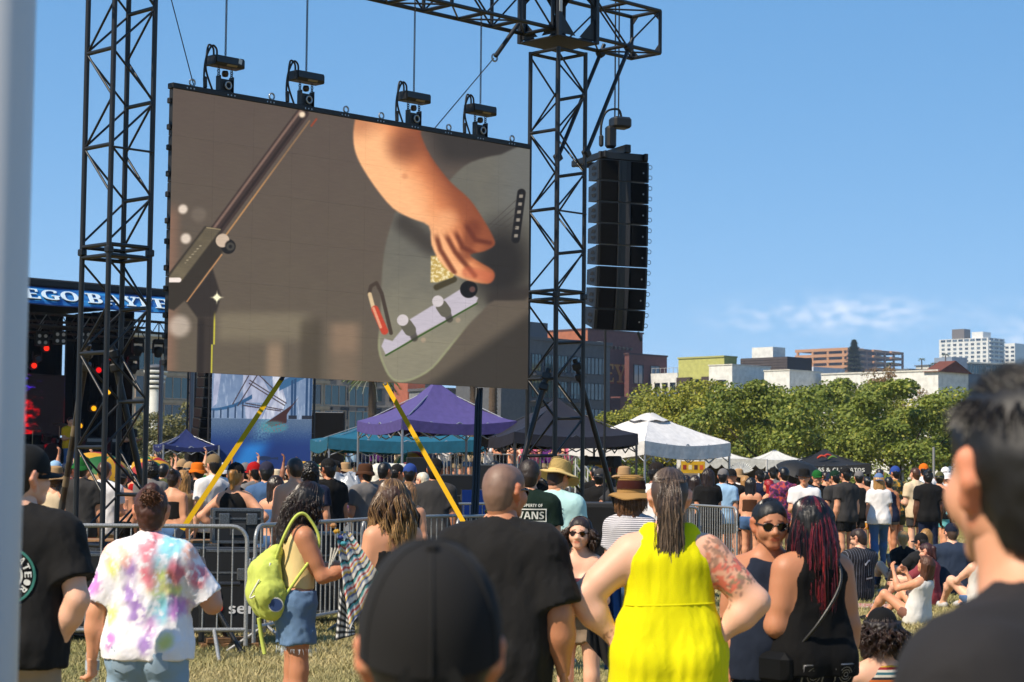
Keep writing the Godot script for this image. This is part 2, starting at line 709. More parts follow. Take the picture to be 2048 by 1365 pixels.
	tube_part(w,"wire",[Vector3.ZERO,f.basis*Vector3(-0.62,1.75,0)],0.006,dark)
	block(w,"shackle",Vector3(0.05,0.09,0.03),dark,Transform3D(f.basis,f.basis*Vector3(-0.62,1.76,0)),0.01)
	w = thing("guy_wire","silver cable with black strap slanting from the beam to the screen top","cable",f*Vector3(1.15,5.72,-0.15))
	tube_part(w,"wire",[Vector3.ZERO,f.basis*Vector3(1.03,1.06,0)],0.008,grey)
	tube_part(w,"strap",[f.basis*Vector3(1.06,1.09,0),f.basis*Vector3(1.45,1.56,0)],0.028,dark)
	var e2:=MB.new()
	e2.torus(0.045,0.012,Transform3D(f.basis,f.basis*Vector3(1.045,1.07,0)))
	part(w,"shackle",e2.mesh(),grey)
	# yellow straps from the screen's lower edge to the ground
	var yel:=mat(Color(0.72,0.56,0.02),0.7,"cloth")
	for q in [[Vector3(-2.527,2.7,-21.9),Vector3(-3.259,1.03,-19.6),"yellow ratchet strap slanting left from the screen's lower edge"],[Vector3(-1.481,2.72,-23.2),Vector3(-0.496,1.128,-21.6),"yellow ratchet strap slanting right from the screen's lower edge"]]:
		var a:Vector3 = q[0]
		var c:Vector3 = q[1]
		c = a+(c - a)*((a.y - 0.75)/(a.y - c.y))
		var st:=thing("ratchet_strap",q[2],"strap",c,0.0,"yellow straps holding the screen")
		var bb:=MB.new()
		var dir:=(a - c).normalized()
		var side:=dir.cross(Vector3(0,0.0,1)).normalized()
		bb.box(Vector3(0.052,a.distance_to(c),0.004),Transform3D(Basis(side,dir,side.cross(dir)),(a - c)*0.5))
		part(st,"webbing",bb.mesh(),yel)
		block(st,"ratchet",Vector3(0.09,0.16,0.06),mat(Color(0.3,0.3,0.31),0.4,"metal",0.6),Transform3D(Basis(side,dir,side.cross(dir)),(a - c).normalized()*0.5),0.012)
		block(st,"hook",Vector3(0.04,0.1,0.02),dark,Transform3D(Basis(side,dir,side.cross(dir)),a - c),0.006)
	# raker pipes
	brace_pipe("dark pipe slanting down to the right from the left tower",Vector3(-4.158,2.967,-20.6),Vector3(-3.483,0,-20.9))
	brace_pipe("worn taped pipe slanting down to the left from the left tower",Vector3(-4.438,2.977,-20.8),Vector3(-5.072,0,-21.8),true)
	brace_pipe("dark pipe slanting down to the right from the right tower",Vector3(0.791,3.126,-25),Vector3(1.723,0,-25.6))
	brace_pipe("dark pipe with pink tape slanting down left from the right tower",Vector3(0.459,2.976,-24.6),Vector3(-0.355,0,-24.2))
	line_array(f)


func chain_hoist(label: String,at: Vector3,basis_: Basis,top_: float,sticker: bool) -> void:
	var o:=thing("chain_hoist",label,"chain hoist",at)
	o.basis = basis_.scaled_local(Vector3.ONE*0.86)
	var top:=at.y+(top_ - at.y)/0.86
	var body:=mat(Color(0.14,0.145,0.15),0.42,"metal")
	var dark:=mat(Color(0.07,0.07,0.075),0.5,"metal")
	var grey:=mat(Color(0.62,0.63,0.64),0.35,"plain",0.8)
	# bracket
	for e in [-1.0,1.0]:
		block(o,"bracket_plate",Vector3(0.012,0.20,0.10),dark,xf(Vector3(0.10*e,0.10,0)),0.003)
	block(o,"bracket_box",Vector3(0.19,0.16,0.06),dark,xf(Vector3(0,0.085,-0.01)),0.006)
	var b:=MB.new()
	b.torus(0.045,0.012,Transform3D.IDENTITY)
	part(o,"eye_bolt",b.mesh(),grey,xf(Vector3(0.02,0.085,0.045)))
	for e in [-1.0,1.0]:
		b = MB.new()
		for k in 4:
			b.torus(0.018,0.006,xf(Vector3(0.10*e,0.20+0.028*k,0),PI/2*(k % 2)),8,5)
		part(o,"side_chain",b.mesh(),dark)
	b = MB.new()
	b.lathe([Vector2(0.0,0.19),Vector2(0.035,0.20),Vector2(0.045,0.235),Vector2(0.035,0.27),Vector2(0.0,0.275)],Transform3D.IDENTITY,12)
	part(o,"hook_block",b.mesh(),mat(Color(0.30,0.24,0.16),0.5,"metal",0.4))
	# motor: a six-sided housing lying across
	b = MB.new()
	var pr:=[Vector2(-0.075,-0.05),Vector2(0.075,-0.05),Vector2(0.115,-0.012),Vector2(0.105,0.075),Vector2(-0.105,0.075),Vector2(-0.115,-0.012)]
	var c:=Vector3(0,0.36,0)
	for e in [-0.21,0.21]:
		var fpts:=[]
		for p in pr:
			fpts.append(c+Vector3(e,p.y,p.x))
		b.poly(fpts,c)
	for i in 6:
		var p:Vector2 = pr[i]
		var q:Vector2 = pr[(i+1) % 6]
		b.poly([c+Vector3(-0.21,p.y,p.x),c+Vector3(0.21,p.y,p.x),c+Vector3(0.21,q.y,q.x),c+Vector3(-0.21,q.y,q.x)],c)
	part(o,"motor_housing",b.mesh(),body)
	block(o,"end_cap",Vector3(0.03,0.13,0.20),dark,xf(c+Vector3(-0.222,0.012,0)),0.02)
	block(o,"end_cap",Vector3(0.03,0.12,0.20),dark,xf(c+Vector3(0.222,0.012,0)),0.02)
	block(o,"rating_plate",Vector3(0.16,0.03,0.004),mat(Color(0.50,0.43,0.30),0.6),xf(c+Vector3(0.03,-0.033,0.103),0,0.7),0.001)
	if sticker:
		block(o,"sticker",Vector3(0.05,0.065,0.003),mat(Color(0.72,0.72,0.70),0.7),xf(c+Vector3(0.15,0.035,0.112),0,-0.1,-0.25))
	# load chain of interlocking links, joined into one part
	b = MB.new()
	var y:=0.44
	var k:=0
	var high:=top - at.y
	while y<high:
		b.torus(0.016,0.0062,Transform3D(Basis(Vector3.UP,PI/2*(k % 2)).scaled_local(Vector3(0.8,1.35,1)),Vector3(0.0,y,0)),7,4)
		y += 0.031
		k += 1
	var ch:=part(o,"load_chain",b.mesh(),dark)
	meta(ch,"","","","stuff")
	# cables looping over to the header
	for e in 2:
		tube_part(o,"power_cable",curve([c+Vector3(-0.13 - 0.05*e,0.07,0),c+Vector3(-0.14 - 0.05*e,0.17,0),c+Vector3(-0.21 - 0.05*e,0.20,0),c+Vector3(-0.29,0.05,0.0),c+Vector3(-0.32+0.03*e,-0.15+0.02*e,0),Vector3(-0.31+0.12*e,0.0,0.0)],5),0.013,dark)
	block(o,"connector",Vector3(0.05,0.15,0.05),dark,xf(Vector3(-0.31,0.08,0.01),0,0,0.05),0.015)


func line_array(f: Transform3D) -> void:
	var o:=thing("line_array","black line array of eight loudspeakers hanging from the beam's overhang","loudspeaker array",Vector3(1.383,5.701,-26.2))
	o.rotation.y = deg_to_rad(24.0)
	var shell:=mat(Color(0.105,0.108,0.115),0.45,"paint")
	var grille:=mat(Color(0.028,0.028,0.032),0.75,"cloth")
	var dark:=mat(Color(0.06,0.06,0.065),0.5,"metal")
	var grey:=mat(Color(0.55,0.56,0.57),0.4,"plain",0.7)
	# bumper frame
	for e in [-1.0,1.0]:
		block(o,"frame_rail",Vector3(0.05,0.09,1.0),dark,xf(Vector3(0.30*e,0.17,-0.25)),0.008)
	block(o,"frame_front",Vector3(0.72,0.10,0.06),shell,xf(Vector3(0,0.165,0.15)),0.01)
	block(o,"frame_rear",Vector3(0.66,0.08,0.06),dark,xf(Vector3(0,0.17,-0.72)),0.01)
	block(o,"hanging_bar",Vector3(0.08,0.11,0.85),dark,xf(Vector3(0.05,0.27,-0.22)),0.008)
	# hoist over the array
	block(o,"hoist_motor",Vector3(0.26,0.15,0.22),mat(Color(0.12,0.12,0.125),0.45,"metal"),xf(Vector3(0.08,0.66,-0.1)),0.03)
	block(o,"hoist_neck",Vector3(0.14,0.30,0.12),dark,xf(Vector3(-0.06,0.46,-0.1)),0.03)
	tube_part(o,"power_cable",curve([Vector3(0.1,0.73,-0.1),Vector3(0.05,0.84,-0.1),Vector3(-0.12,0.80,-0.1),Vector3(-0.2,0.62,-0.1),Vector3(-0.2,0.35,-0.1)],6),0.016,dark)
	block(o,"connector",Vector3(0.06,0.16,0.06),dark,xf(Vector3(-0.2,0.40,-0.1)),0.02)
	for e in [0.0,0.055]:
		strut(o,"chain",Vector3(e,0.7,-0.1),Vector3(e,3.25,-0.1),0.010,dark,6)
	block(o,"chain_hook",Vector3(0.09,0.14,0.08),dark,xf(Vector3(0.03,2.75,-0.1)),0.03)
	# eight wedge cabinets curving down and back
	var y:=0.11
	var z:=0.18
	var tilt:=[0.0,0.3,0.8,1.4,2.4,3.6,6.0,9.5]
	for k in 8:
		var a:float = deg_to_rad(tilt[k])
		var b:=MB.new()
		var hw:=0.355
		var hh:=0.137
		var bh:=0.098
		var d:=0.46
		var fr:=[Vector3(-hw,0,0),Vector3(hw,0,0),Vector3(hw,-2*hh,0),Vector3(-hw,-2*hh,0)]
		var bk:=[Vector3(-hw+0.06,-(hh - bh),-d),Vector3(hw - 0.06,-(hh - bh),-d),Vector3(hw - 0.06,-hh - bh,-d),Vector3(-hw+0.06,-hh - bh,-d)]
		if k >= 6:
			bk[0].y = -0.01
			bk[1].y = -0.01
		var cc:=Vector3(0,-hh,-d/2)
		b.poly(fr,cc)
		b.poly(bk,cc)
		for i in 4:
			b.poly([fr[i],fr[(i+1) % 4],bk[(i+1) % 4],bk[i]],cc)
		var base:=xf(Vector3(0,y,z),0,a)
		var p:=part(o,"speaker_cabinet",b.mesh(),shell,base)
		block(p,"grille",Vector3(0.235,2*hh - 0.022,0.012),grille,xf(Vector3(-0.222,-hh,0.008),-0.05),0.003)
		block(p,"grille",Vector3(0.235,2*hh - 0.022,0.012),grille,xf(Vector3(0.222,-hh,0.008),0.05),0.003)
		block(p,"centre_panel",Vector3(0.085,2*hh - 0.014,0.014),shell,xf(Vector3(-0.052,-hh,0.002),0.5),0.003)
		block(p,"centre_panel",Vector3(0.085,2*hh - 0.014,0.014),mat(Color(0.07,0.075,0.1),0.5),xf(Vector3(0.052,-hh,0.002),-0.5),0.003)
		block(p,"rigging_plate",Vector3(0.02,2*hh - 0.01,0.05),dark,xf(Vector3(-hw - 0.008,-hh,-0.03)),0.004)
		block(p,"rigging_plate",Vector3(0.02,2*hh - 0.01,0.05),dark,xf(Vector3(hw+0.008,-hh,-0.03)),0.004)
		# handle: two half-moon recesses in the side
		var hb:=MB.new()
		for e in [-1.0,1.0]:
			var arc:=[]
			for q in 9:
				var t:=PI*q/8.0
				arc.append(Vector3(-hw+0.012,-hh+e*(0.018+0.052*sin(t)),-0.21+0.062*cos(t)))
			hb.poly(arc,Vector3(0,-hh,-0.2))
		part(p,"handle",hb.mesh(),mat(Color(0.012,0.012,0.013),0.7))
		block(p,"badge",Vector3(0.018,0.02,0.004),grey,xf(Vector3(0.28,-0.15,0.017)))
		for q in 2:
			var tb:=MB.new()
			tb.torus(0.028,0.004,xf(Vector3(hw+0.045,-0.06 - 0.14*q,-0.02)),10,4)
			part(p,"pin_lanyard",tb.mesh(),dark)
		y -= (2*hh+0.008)*cos(a)
		z -= (2*hh+0.008)*sin(a)
	block(o,"rear_link",Vector3(0.03,1.7,0.03),dark,xf(Vector3(-0.28,-0.8,-0.42)),0.004)
	tube_part(o,"tag_line",[Vector3(0.28,y - 0.0,z),Vector3(0.33,y - 0.12,z)],0.02,dark)
	# slim black mast behind it
	var q:=thing("mast","slim black pole standing below the hanging loudspeakers","pole",Vector3(1.292,0,-27.5))
	strut(q,"pole",Vector3(0,0,0),Vector3(0,3.9,0),0.018,dark)
	block(q,"base",Vector3(0.4,0.03,0.4),dark,xf(Vector3(0,0.015,0)),0.006)
	q = thing("cable_bundle","bundle of black cables dropping from the screen's lower right to the ground","cable",Vector3(-0.552,0,-23.4))
	for e in 3:
		tube_part(q,"cable",curve([Vector3(-0.42,2.695,-24) - Vector3(-0.552,0,-23.4)+Vector3(0.03*e,0,0.05),Vector3(0.10+0.03*e,1.1,0.0),Vector3(0.02+0.02*e,0.35,0),Vector3(0.0+0.05*e,0.02,0.1)],6),0.018,dark)


func seg(p: Vector2,a: Vector2,b: Vector2) -> float:
	var q:=b - a
	return (p - a - q*clampf((p - a).dot(q)/maxf(q.length_squared(),1e-9),0,1)).length()


func over(c: Color,d: Color,a: float) -> Color:
	return c.lerp(d,clampf(a,0,1))


# distance to an outline, negative inside
func outline(p: Vector2,poly: PackedVector2Array) -> float:
	var d:=1e9
	var n:=poly.size()
	for k in n:
		d = minf(d,seg(p,poly[k],poly[(k+1) % n]))
	return -d if Geometry2D.is_point_in_polygon(p,poly) else d


func pts2(flat: Array,smooth:=0) -> PackedVector2Array:
	var out:=PackedVector2Array()
	var q:=[]
	for k in range(0,flat.size(),2):
		q.append(Vector3(flat[k],flat[k+1],0))
	if smooth>0:
		q.append(q[0])
		q = curve(q,smooth)
	for p in q:
		out.append(Vector2(p.x,p.y))
	return out


# the camera picture that the screen shows: microphone stand, arm, hand and guitar, drawn in a picture 723 wide
func screen_picture() -> Image:
	var w:=760
	var h:=430
	var im:=Image.create(w,h,false,Image.FORMAT_RGB8)
	var nz:=FastNoiseLite.new()
	nz.seed = 21
	nz.frequency = 0.02
	var body:=pts2([790,420,772,480,764,539,761,644,759,698,770,733,784,757,802,765,831,759,866,738,901,696,936,653,964,625,990,602,1075,575,1075,300,1000,306,940,322,905,350,860,400],3)
	var arm:=pts2([706,225,701,262,704,296,717,328,747,374,783,416,819,436,856,452,862,490,880,525,905,548,937,562,975,569,989,558,986,541,958,524,940,510,968,503,989,490,984,470,963,434,936,396,896,360,858,310,838,268,824,225],3)
	var clutch:=pts2([405,453,438,459,441,506,376,594,346,622,325,615,325,560])
	var lid:=pts2([407,456,436,461,361,562,330,562,345,540])
	var joint:=pts2([422,538,440,592,433,622,425,636,393,636,366,600,395,575])
	var plate:=pts2([773,711,764,694,770,679,786,684,821,640,863,614,889,600,924,578,957,597,953,608,896,640,835,673,795,699])
	var gold:=pts2([861,513,884,512,912,548,905,556,874,566,861,566])
	var fingers:=[[868,462,880,500,908,545],[886,462,910,505,950,552],[905,455,925,495,972,520],[925,440,950,480,980,486]]
	for j in h:
		for i in w:
			var s:=(i+0.5)/w
			var u:=s*24.5/((1.0 - s)*20.76+s*24.5)
			var v:=(j+0.5)/h
			var x:=335.0+723.0*u
			var y:=lerpf(175.0+120.0*u,742.0+40.0*u,v)
			var p:=Vector2(x,y)
			var t:=nz.get_noise_2d(x*0.7,y*0.7)
			var c:=Color(0.350,0.300,0.265).lerp(Color(0.385,0.345,0.285),v*0.9+0.15*t)
			c = over(c,Color(0.505,0.460,0.375),smoothstep(615,640,y)*(1.0 - smoothstep(665,700,y))*smoothstep(420,450,x)*(1.0 - smoothstep(600,640,x))*0.75)
			c = over(c,Color(0.60,0.50,0.40),smoothstep(26,4,absf(x - 550))*smoothstep(670,705,y)*0.75)
			c = over(c,Color(0.56,0.46,0.37),smoothstep(45,12,absf(x - 690))*smoothstep(635,660,y)*(1.0 - 0.5*smoothstep(690,720,y))*0.8)
			c = over(c,Color(0.285,0.250,0.200),smoothstep(32,10,absf(x - 622))*smoothstep(620,660,y)*0.7)
			c = over(c,Color(0.62,0.44,0.35),smoothstep(30,0,x - 335.0)*smoothstep(395,440,y)*0.55)
			for bk in [[360,419,10,0.95],[367,478,11,0.95],[358,653,23,0.62],[392,430,16,0.12]]:
				c = over(c,Color(0.88,0.81,0.74),smoothstep(bk[2]*1.3,bk[2]*0.55,p.distance_to(Vector2(bk[0],bk[1])))*bk[3])
			# boom with a light and a dark side
			var bd:=seg(p,Vector2(598,224),Vector2(415,480))
			var side:=(p - Vector2(598,224)).dot(Vector2(0.813,0.582))
			c = over(c,Color(0.25,0.195,0.175),smoothstep(14.5,11.0,bd))
			c = over(c,Color(0.53,0.42,0.365),smoothstep(4.5,0.5,absf(side+6.5))*smoothstep(14.0,11.0,bd)*0.85)
			c = over(c,Color(0.15,0.115,0.10),smoothstep(4.0,1.0,absf(side - 5.0))*smoothstep(14.0,11.0,bd)*0.7)
			c = over(c,Color(0.74,0.54,0.34),smoothstep(2.8,0.6,seg(p,Vector2(612,240),Vector2(447,472)))*(0.45+0.4*smoothstep(300,400,y)))
			c = over(c,Color(0.66,0.24,0.12),smoothstep(3.0,0.8,seg(p,Vector2(626,236),Vector2(616,250)))*0.7)
			c = over(c,Color(0.93,0.84,0.72),smoothstep(9.0,3.0,p.distance_to(Vector2(597,227))))
			if x<480:
				c = over(c,Color(0.205,0.175,0.155),smoothstep(3,-3,outline(p,joint)))
				c = over(c,Color(0.235,0.200,0.175),smoothstep(18,14,absf(x - 410))*smoothstep(628,640,y))
				c = over(c,Color(0.145,0.12,0.105),smoothstep(10,2,absf(x - 402))*smoothstep(628,650,y)*0.6)
				c = over(c,Color(0.74,0.70,0.24),smoothstep(2.6,0.8,absf(x - (428.0 if y<690 else 424.0)))*smoothstep(620,650,y))
				c = over(c,Color(0.215,0.185,0.150),smoothstep(2.5,-2.5,outline(p,clutch)))
				c = over(c,Color(0.430,0.385,0.300),smoothstep(2.5,-2.5,outline(p,lid))*(0.85+0.3*t))
				c = over(c,Color(0.62,0.55,0.42),smoothstep(1.8,0.6,seg(p,Vector2(409,456),Vector2(436,460)))*0.9)
				c = over(c,Color(0.80,0.74,0.62),smoothstep(2.6,1.0,seg(p,Vector2(398,491),Vector2(367,526)))*clampf(1.6*sin(y*1.1),0,1)*0.6)
				c = over(c,Color(0.78,0.56,0.36),smoothstep(2.2,0.7,seg(p,Vector2(440,510),Vector2(372,604)))*0.8)
				c = over(c,Color(0.94,0.88,0.84),smoothstep(6.0,3.5,seg(p,Vector2(335,561),Vector2(355,561))))
				c = over(c,Color(0.12,0.105,0.095),smoothstep(16,13.5,p.distance_to(Vector2(453,494))))
				c = over(c,Color(0.36,0.34,0.30),smoothstep(4,1,absf(p.distance_to(Vector2(457,494)) - 6.0))*0.6)
				c = over(c,Color(0.78,0.69,0.60),smoothstep(15,12.5,p.distance_to(Vector2(441,482)))*smoothstep(8,13,p.distance_to(Vector2(457,492))))
				var g:=p - Vector2(432,596)
				c = over(c,Color(1.0,0.97,0.80),smoothstep(9.0,3.0,g.length())+0.8*smoothstep(17.0,3.0,g.length())*smoothstep(2.4,0.4,minf(absf(g.x),absf(g.y))))
			if x>680:
				# dark clothing behind, then the guitar
				c = over(c,Color(0.215,0.190,0.170),smoothstep(0,60,(x - 850)+(330 - y)*0.4)*smoothstep(350,300,y))
				c = over(c,Color(0.225,0.200,0.170),smoothstep(-8,30,(x - 850)*0.72+(y - 770)))
				var bo:=outline(p,body)
				var bc:=Color(0.405,0.390,0.350).lerp(Color(0.525,0.500,0.420),smoothstep(470,720,y)+0.2*t)
				bc = over(bc,Color(0.40,0.40,0.385),smoothstep(960,1040,x)*smoothstep(480,380,y)*0.8)
				bc = over(bc,Color(0.155,0.135,0.120),smoothstep(95,25,(p*Vector2(1.0,0.75)).distance_to(Vector2(1003,398)))*0.95)
				bc = over(bc,Color(0.215,0.185,0.160),smoothstep(34,4,seg(p,Vector2(806,446),Vector2(862,492)))*0.75)
				bc = over(bc,Color(0.20,0.17,0.15),smoothstep(26,4,seg(p,Vector2(990,600),Vector2(1060,588)))*0.8)
				var sl:=seg(p,Vector2(1042,384),Vector2(1031,478))
				bc = over(bc,Color(0.115,0.10,0.095),smoothstep(10,7,sl))
				bc = over(bc,Color(0.66,0.62,0.56),smoothstep(5.0,2.5,sl)*smoothstep(0.0,0.5,sin(y*0.39))*0.8)
				for k in 5:
					bc = over(bc,Color(0.25,0.22,0.20),smoothstep(1.4,0.4,seg(p,Vector2(975,452+k*9),Vector2(1032,398+k*14)))*0.6)
				bc = over(bc,Color(0.735,0.700,0.735),smoothstep(1.6,-1.6,outline(p,plate)))
				bc = over(bc,Color(0.22,0.32,0.13),smoothstep(2.4,0.8,seg(p,Vector2(773,713),Vector2(955,608))))
				bc = over(bc,Color(0.70,0.60,0.50),(smoothstep(7,3,p.distance_to(Vector2(848,682)))+smoothstep(7,3,p.distance_to(Vector2(917,642))))*0.6)
				for kb in [[806,642],[876,604]]:
					var kp:=Vector2(kb[0],kb[1])
					bc = over(bc,Color(0.22,0.20,0.165),smoothstep(9,5,seg(p,kp+Vector2(20,26),kp+Vector2(24,36)))*0.8)
					bc = over(bc,Color(0.375,0.355,0.300),smoothstep(13,11,seg(p,kp+Vector2(8,10),kp+Vector2(15,20))))
					bc = over(bc,Color(0.79,0.75,0.75),smoothstep(12.5,10.5,p.distance_to(kp)))
				bc = over(bc,Color(0.085,0.07,0.065),smoothstep(19,16,p.distance_to(Vector2(938,580))))
				bc = over(bc,Color(0.48,0.33,0.30),smoothstep(8,4,p.distance_to(Vector2(945,580)))*0.7)
				bc = over(bc,Color(0.26,0.225,0.14),smoothstep(8,4,seg(p,Vector2(873,576),Vector2(908,560))))
				bc = over(bc,Color(0.74,0.62,0.33).lerp(Color(0.92,0.85,0.66),clampf(2.0*nz.get_noise_2d(x*5.0,y*5.0)+0.3,0,1)),smoothstep(2,-2,outline(p,gold)))
				c = over(c,bc,smoothstep(3.5,-3.0,bo))
				c = over(c,Color(0.66,0.68,0.50),smoothstep(4.0,0.5,absf(bo))*smoothstep(640,700,y)*0.5)
				# cord and red plug
				var loop:=minf(seg(p,Vector2(738,588),Vector2(741,574)),minf(seg(p,Vector2(741,574),Vector2(752,567)),minf(seg(p,Vector2(752,567),Vector2(763,588)),seg(p,Vector2(763,588),Vector2(783,668)))))
				c = over(c,Color(0.27,0.22,0.18),smoothstep(5.0,2.5,loop))
				c = over(c,Color(0.83,0.72,0.56),smoothstep(5.5,2.5,seg(p,Vector2(739,590),Vector2(748,622))))
				c = over(c,Color(0.74,0.26,0.17),smoothstep(9.0,5.5,seg(p,Vector2(750,620),Vector2(770,664))))
				c = over(c,Color(0.90,0.66,0.52),smoothstep(4.0,1.5,seg(p,Vector2(747,618),Vector2(762,656)))*0.8)
				# arm and hand
				var ao:=outline(p,arm)
				if ao<5.0:
					var mid:=seg(p,Vector2(738,210),Vector2(870,430))
					var lit:=(p - Vector2(738,210)).dot(Vector2(-0.857,0.514))
					var ac:=Color(0.86,0.53,0.335).lerp(Color(0.97,0.71,0.50),smoothstep(-30,32,lit+10.0*t))
					ac = over(ac,Color(0.52,0.27,0.165),smoothstep(-10,-70,lit - 6.0)*0.92)
					ac = over(ac,Color(0.44,0.24,0.16),smoothstep(55,8,p.distance_to(Vector2(806,290)))*0.75)
					ac = over(ac,Color(0.55,0.30,0.19),smoothstep(60,10,p.distance_to(Vector2(715,232)))*0.5)
					ac = over(ac,Color(0.66,0.36,0.23),smoothstep(10,2,p.distance_to(Vector2(806,351)))*0.3)
					ac = over(ac,Color(0.93,0.66,0.46),smoothstep(34,6,p.distance_to(Vector2(892,440)))*0.7)
					for q in fingers:
						var fd:=minf(seg(p,Vector2(q[0],q[1]),Vector2(q[2],q[3])),seg(p,Vector2(q[2],q[3]),Vector2(q[4],q[5])))
						ac = over(ac,Color(0.38,0.17,0.10),smoothstep(9.0,0.5,fd)*smoothstep(0,22,p.distance_to(Vector2(q[0],q[1])))*0.85)
					ac = over(ac,Color(0.40,0.18,0.11),smoothstep(26,4,seg(p,Vector2(945,455),Vector2(930,508)))*0.6)
					ac = over(ac,Color(0.74,0.37,0.25),smoothstep(16,6,seg(p,Vector2(935,545),Vector2(982,556)))*0.6)
					ac = over(ac,Color(0.50,0.25,0.15),smoothstep(12.0,0.0,-ao)*0.35*smoothstep(-60,40,-lit))
					c = over(c,ac,smoothstep(3.0,-3.0,ao))
			c = c*(0.97+0.05*nz.get_noise_2d(i*1.3,j*16.0))*(1.0 if j % 2==0 else 0.93)*(1.0 if i % 2==0 else 0.965)
			im.set_pixel(i,j,c)
	return im


# ---- ground and hill
func build_ground() -> void:
	var gm:=StandardMaterial3D.new()
	gm.albedo_texture = noise_tex(0.012,31,false,1.0,Color(0.58,0.52,0.30),Color(0.74,0.66,0.44))
	gm.detail_enabled = true
	gm.detail_albedo = noise_tex(0.11,33,false,1.0,Color(0.68,0.70,0.58),Color(1,1,1))
	gm.detail_blend_mode = BaseMaterial3D.BLEND_MODE_MUL
	gm.detail_uv_layer = BaseMaterial3D.DETAIL_UV_1
	gm.normal_enabled = true
	gm.normal_texture = noise_tex(0.12,34,true,8.0)
	gm.normal_scale = 0.8
	gm.roughness = 0.95
	gm.metallic_specular = 0.2
	gm.uv1_triplanar = true
	gm.uv1_world_triplanar = true
	gm.uv1_scale = Vector3.ONE*0.35
	var b:=MB.new()
	b.quad_uv(Vector3(-1800,0,60),Vector3(1800,0,60),Vector3(1800,0,-2600),Vector3(-1800,0,-2600))
	var g:=part(self,"ground",b.mesh(),gm)
	meta(g,"","","","structure")
	# hill rising behind the town
	var pts:=[]
	var w:=41
	var hh:=24
	var hn:=FastNoiseLite.new()
	hn.seed = 8
	hn.frequency = 0.004
	for j in hh:
		for i in w:
			var x:=lerpf(-900.0,1100.0,i/40.0)
			var z:=lerpf(-430.0,-2200.0,j/23.0)
			pts.append(Vector3(x,hill_height(x,z) ,z))
	b = MB.new()
	b.grid(pts,w,hh)
	g = part(self,"hill",b.mesh(),mat(Color(0.40,0.41,0.30),0.95,"wall"))
	meta(g,"","","","structure")
	# grass blades
	var t:=MB.new()
	for k in 9:
		var a:=k*2.4
		var o:=Vector3(cos(a),0,sin(a))*rng.randf_range(0.01,0.06)
		var tip:=o+Vector3(cos(a*1.7),0,sin(a*1.7))*rng.randf_range(0.02,0.05)+Vector3(0,rng.randf_range(0.02,0.05),0)
		var s:=Vector3(-sin(a),0,cos(a))*0.004
		t.poly([o - s,o+s,tip],o - Vector3(cos(a),0.5,sin(a)))
	var mm:=MultiMesh.new()
	mm.transform_format = MultiMesh.TRANSFORM_3D
	mm.use_colors = true
	mm.mesh = t.mesh(mat(Color(1,1,1),0.85,"vertex"))
	var count:=60000
	mm.instance_count = count
	var pn:=FastNoiseLite.new()
	pn.seed = 77
	pn.frequency = 0.35
	for i in count:
		var z:=15.0+40.0*pow(rng.randf(),1.7)
		var x:=rng.randf_range(-1.0,1.0)*(z*0.262+0.8)
		var sc:=rng.randf_range(0.7,1.4)*(1.0+z*0.012)
		mm.set_instance_transform(i,Transform3D(Basis(Vector3.UP,rng.randf()*TAU).scaled(Vector3(sc,sc,sc)),Vector3(x,0,-z)))
		var dry:=clampf(0.64+0.7*pn.get_noise_2d(x,z)+rng.randf_range(-0.25,0.25),0,1)
		mm.set_instance_color(i,Color(0.17,0.185,0.055).lerp(Color(0.44,0.36,0.17),dry))
	var gi:=MultiMeshInstance3D.new()
	gi.name = "grass"
	gi.multimesh = mm
	meta(gi,"short dry grass with straw coloured and green blades","grass","","stuff")
	add_child(gi)


func hill_height(x: float,z: float) -> float:
	var d:=-z
	var rise:=0.0
	if d>430.0:
		rise = 30.0*smoothstep(430.0,800.0,d)+34.0*smoothstep(700.0,1300.0,d)+12.0*smoothstep(1200.0,2000.0,d)
	return rise*smoothstep(-40.0,130.0,x+(d - 600.0)*0.02) - 0.5


# ---- buildings: local x runs along the right-hand wall, the near corner is the origin, the left-hand wall runs to -z
func building(n: String,label: String,cat: String,px_corner: Vector3,yaw_deg:=44.5) -> Node3D:
	return thing(n,label,cat,px_corner,deg_to_rad(yaw_deg))


func wall(o: Node,n: String,x0: float,x1: float,y0: float,y1: float,z0: float,z1: float,m: Material) -> MeshInstance3D:
	return block(o,n,Vector3(x1 - x0,y1 - y0,z1 - z0),m,xf(Vector3((x0+x1)/2,(y0+y1)/2,(z0+z1)/2)))


func glass(c:=Color(0.10,0.17,0.19)) -> StandardMaterial3D:
	var m:=mat(c,0.06,"plain",0.0)
	m.metallic_specular = 0.9
	return m


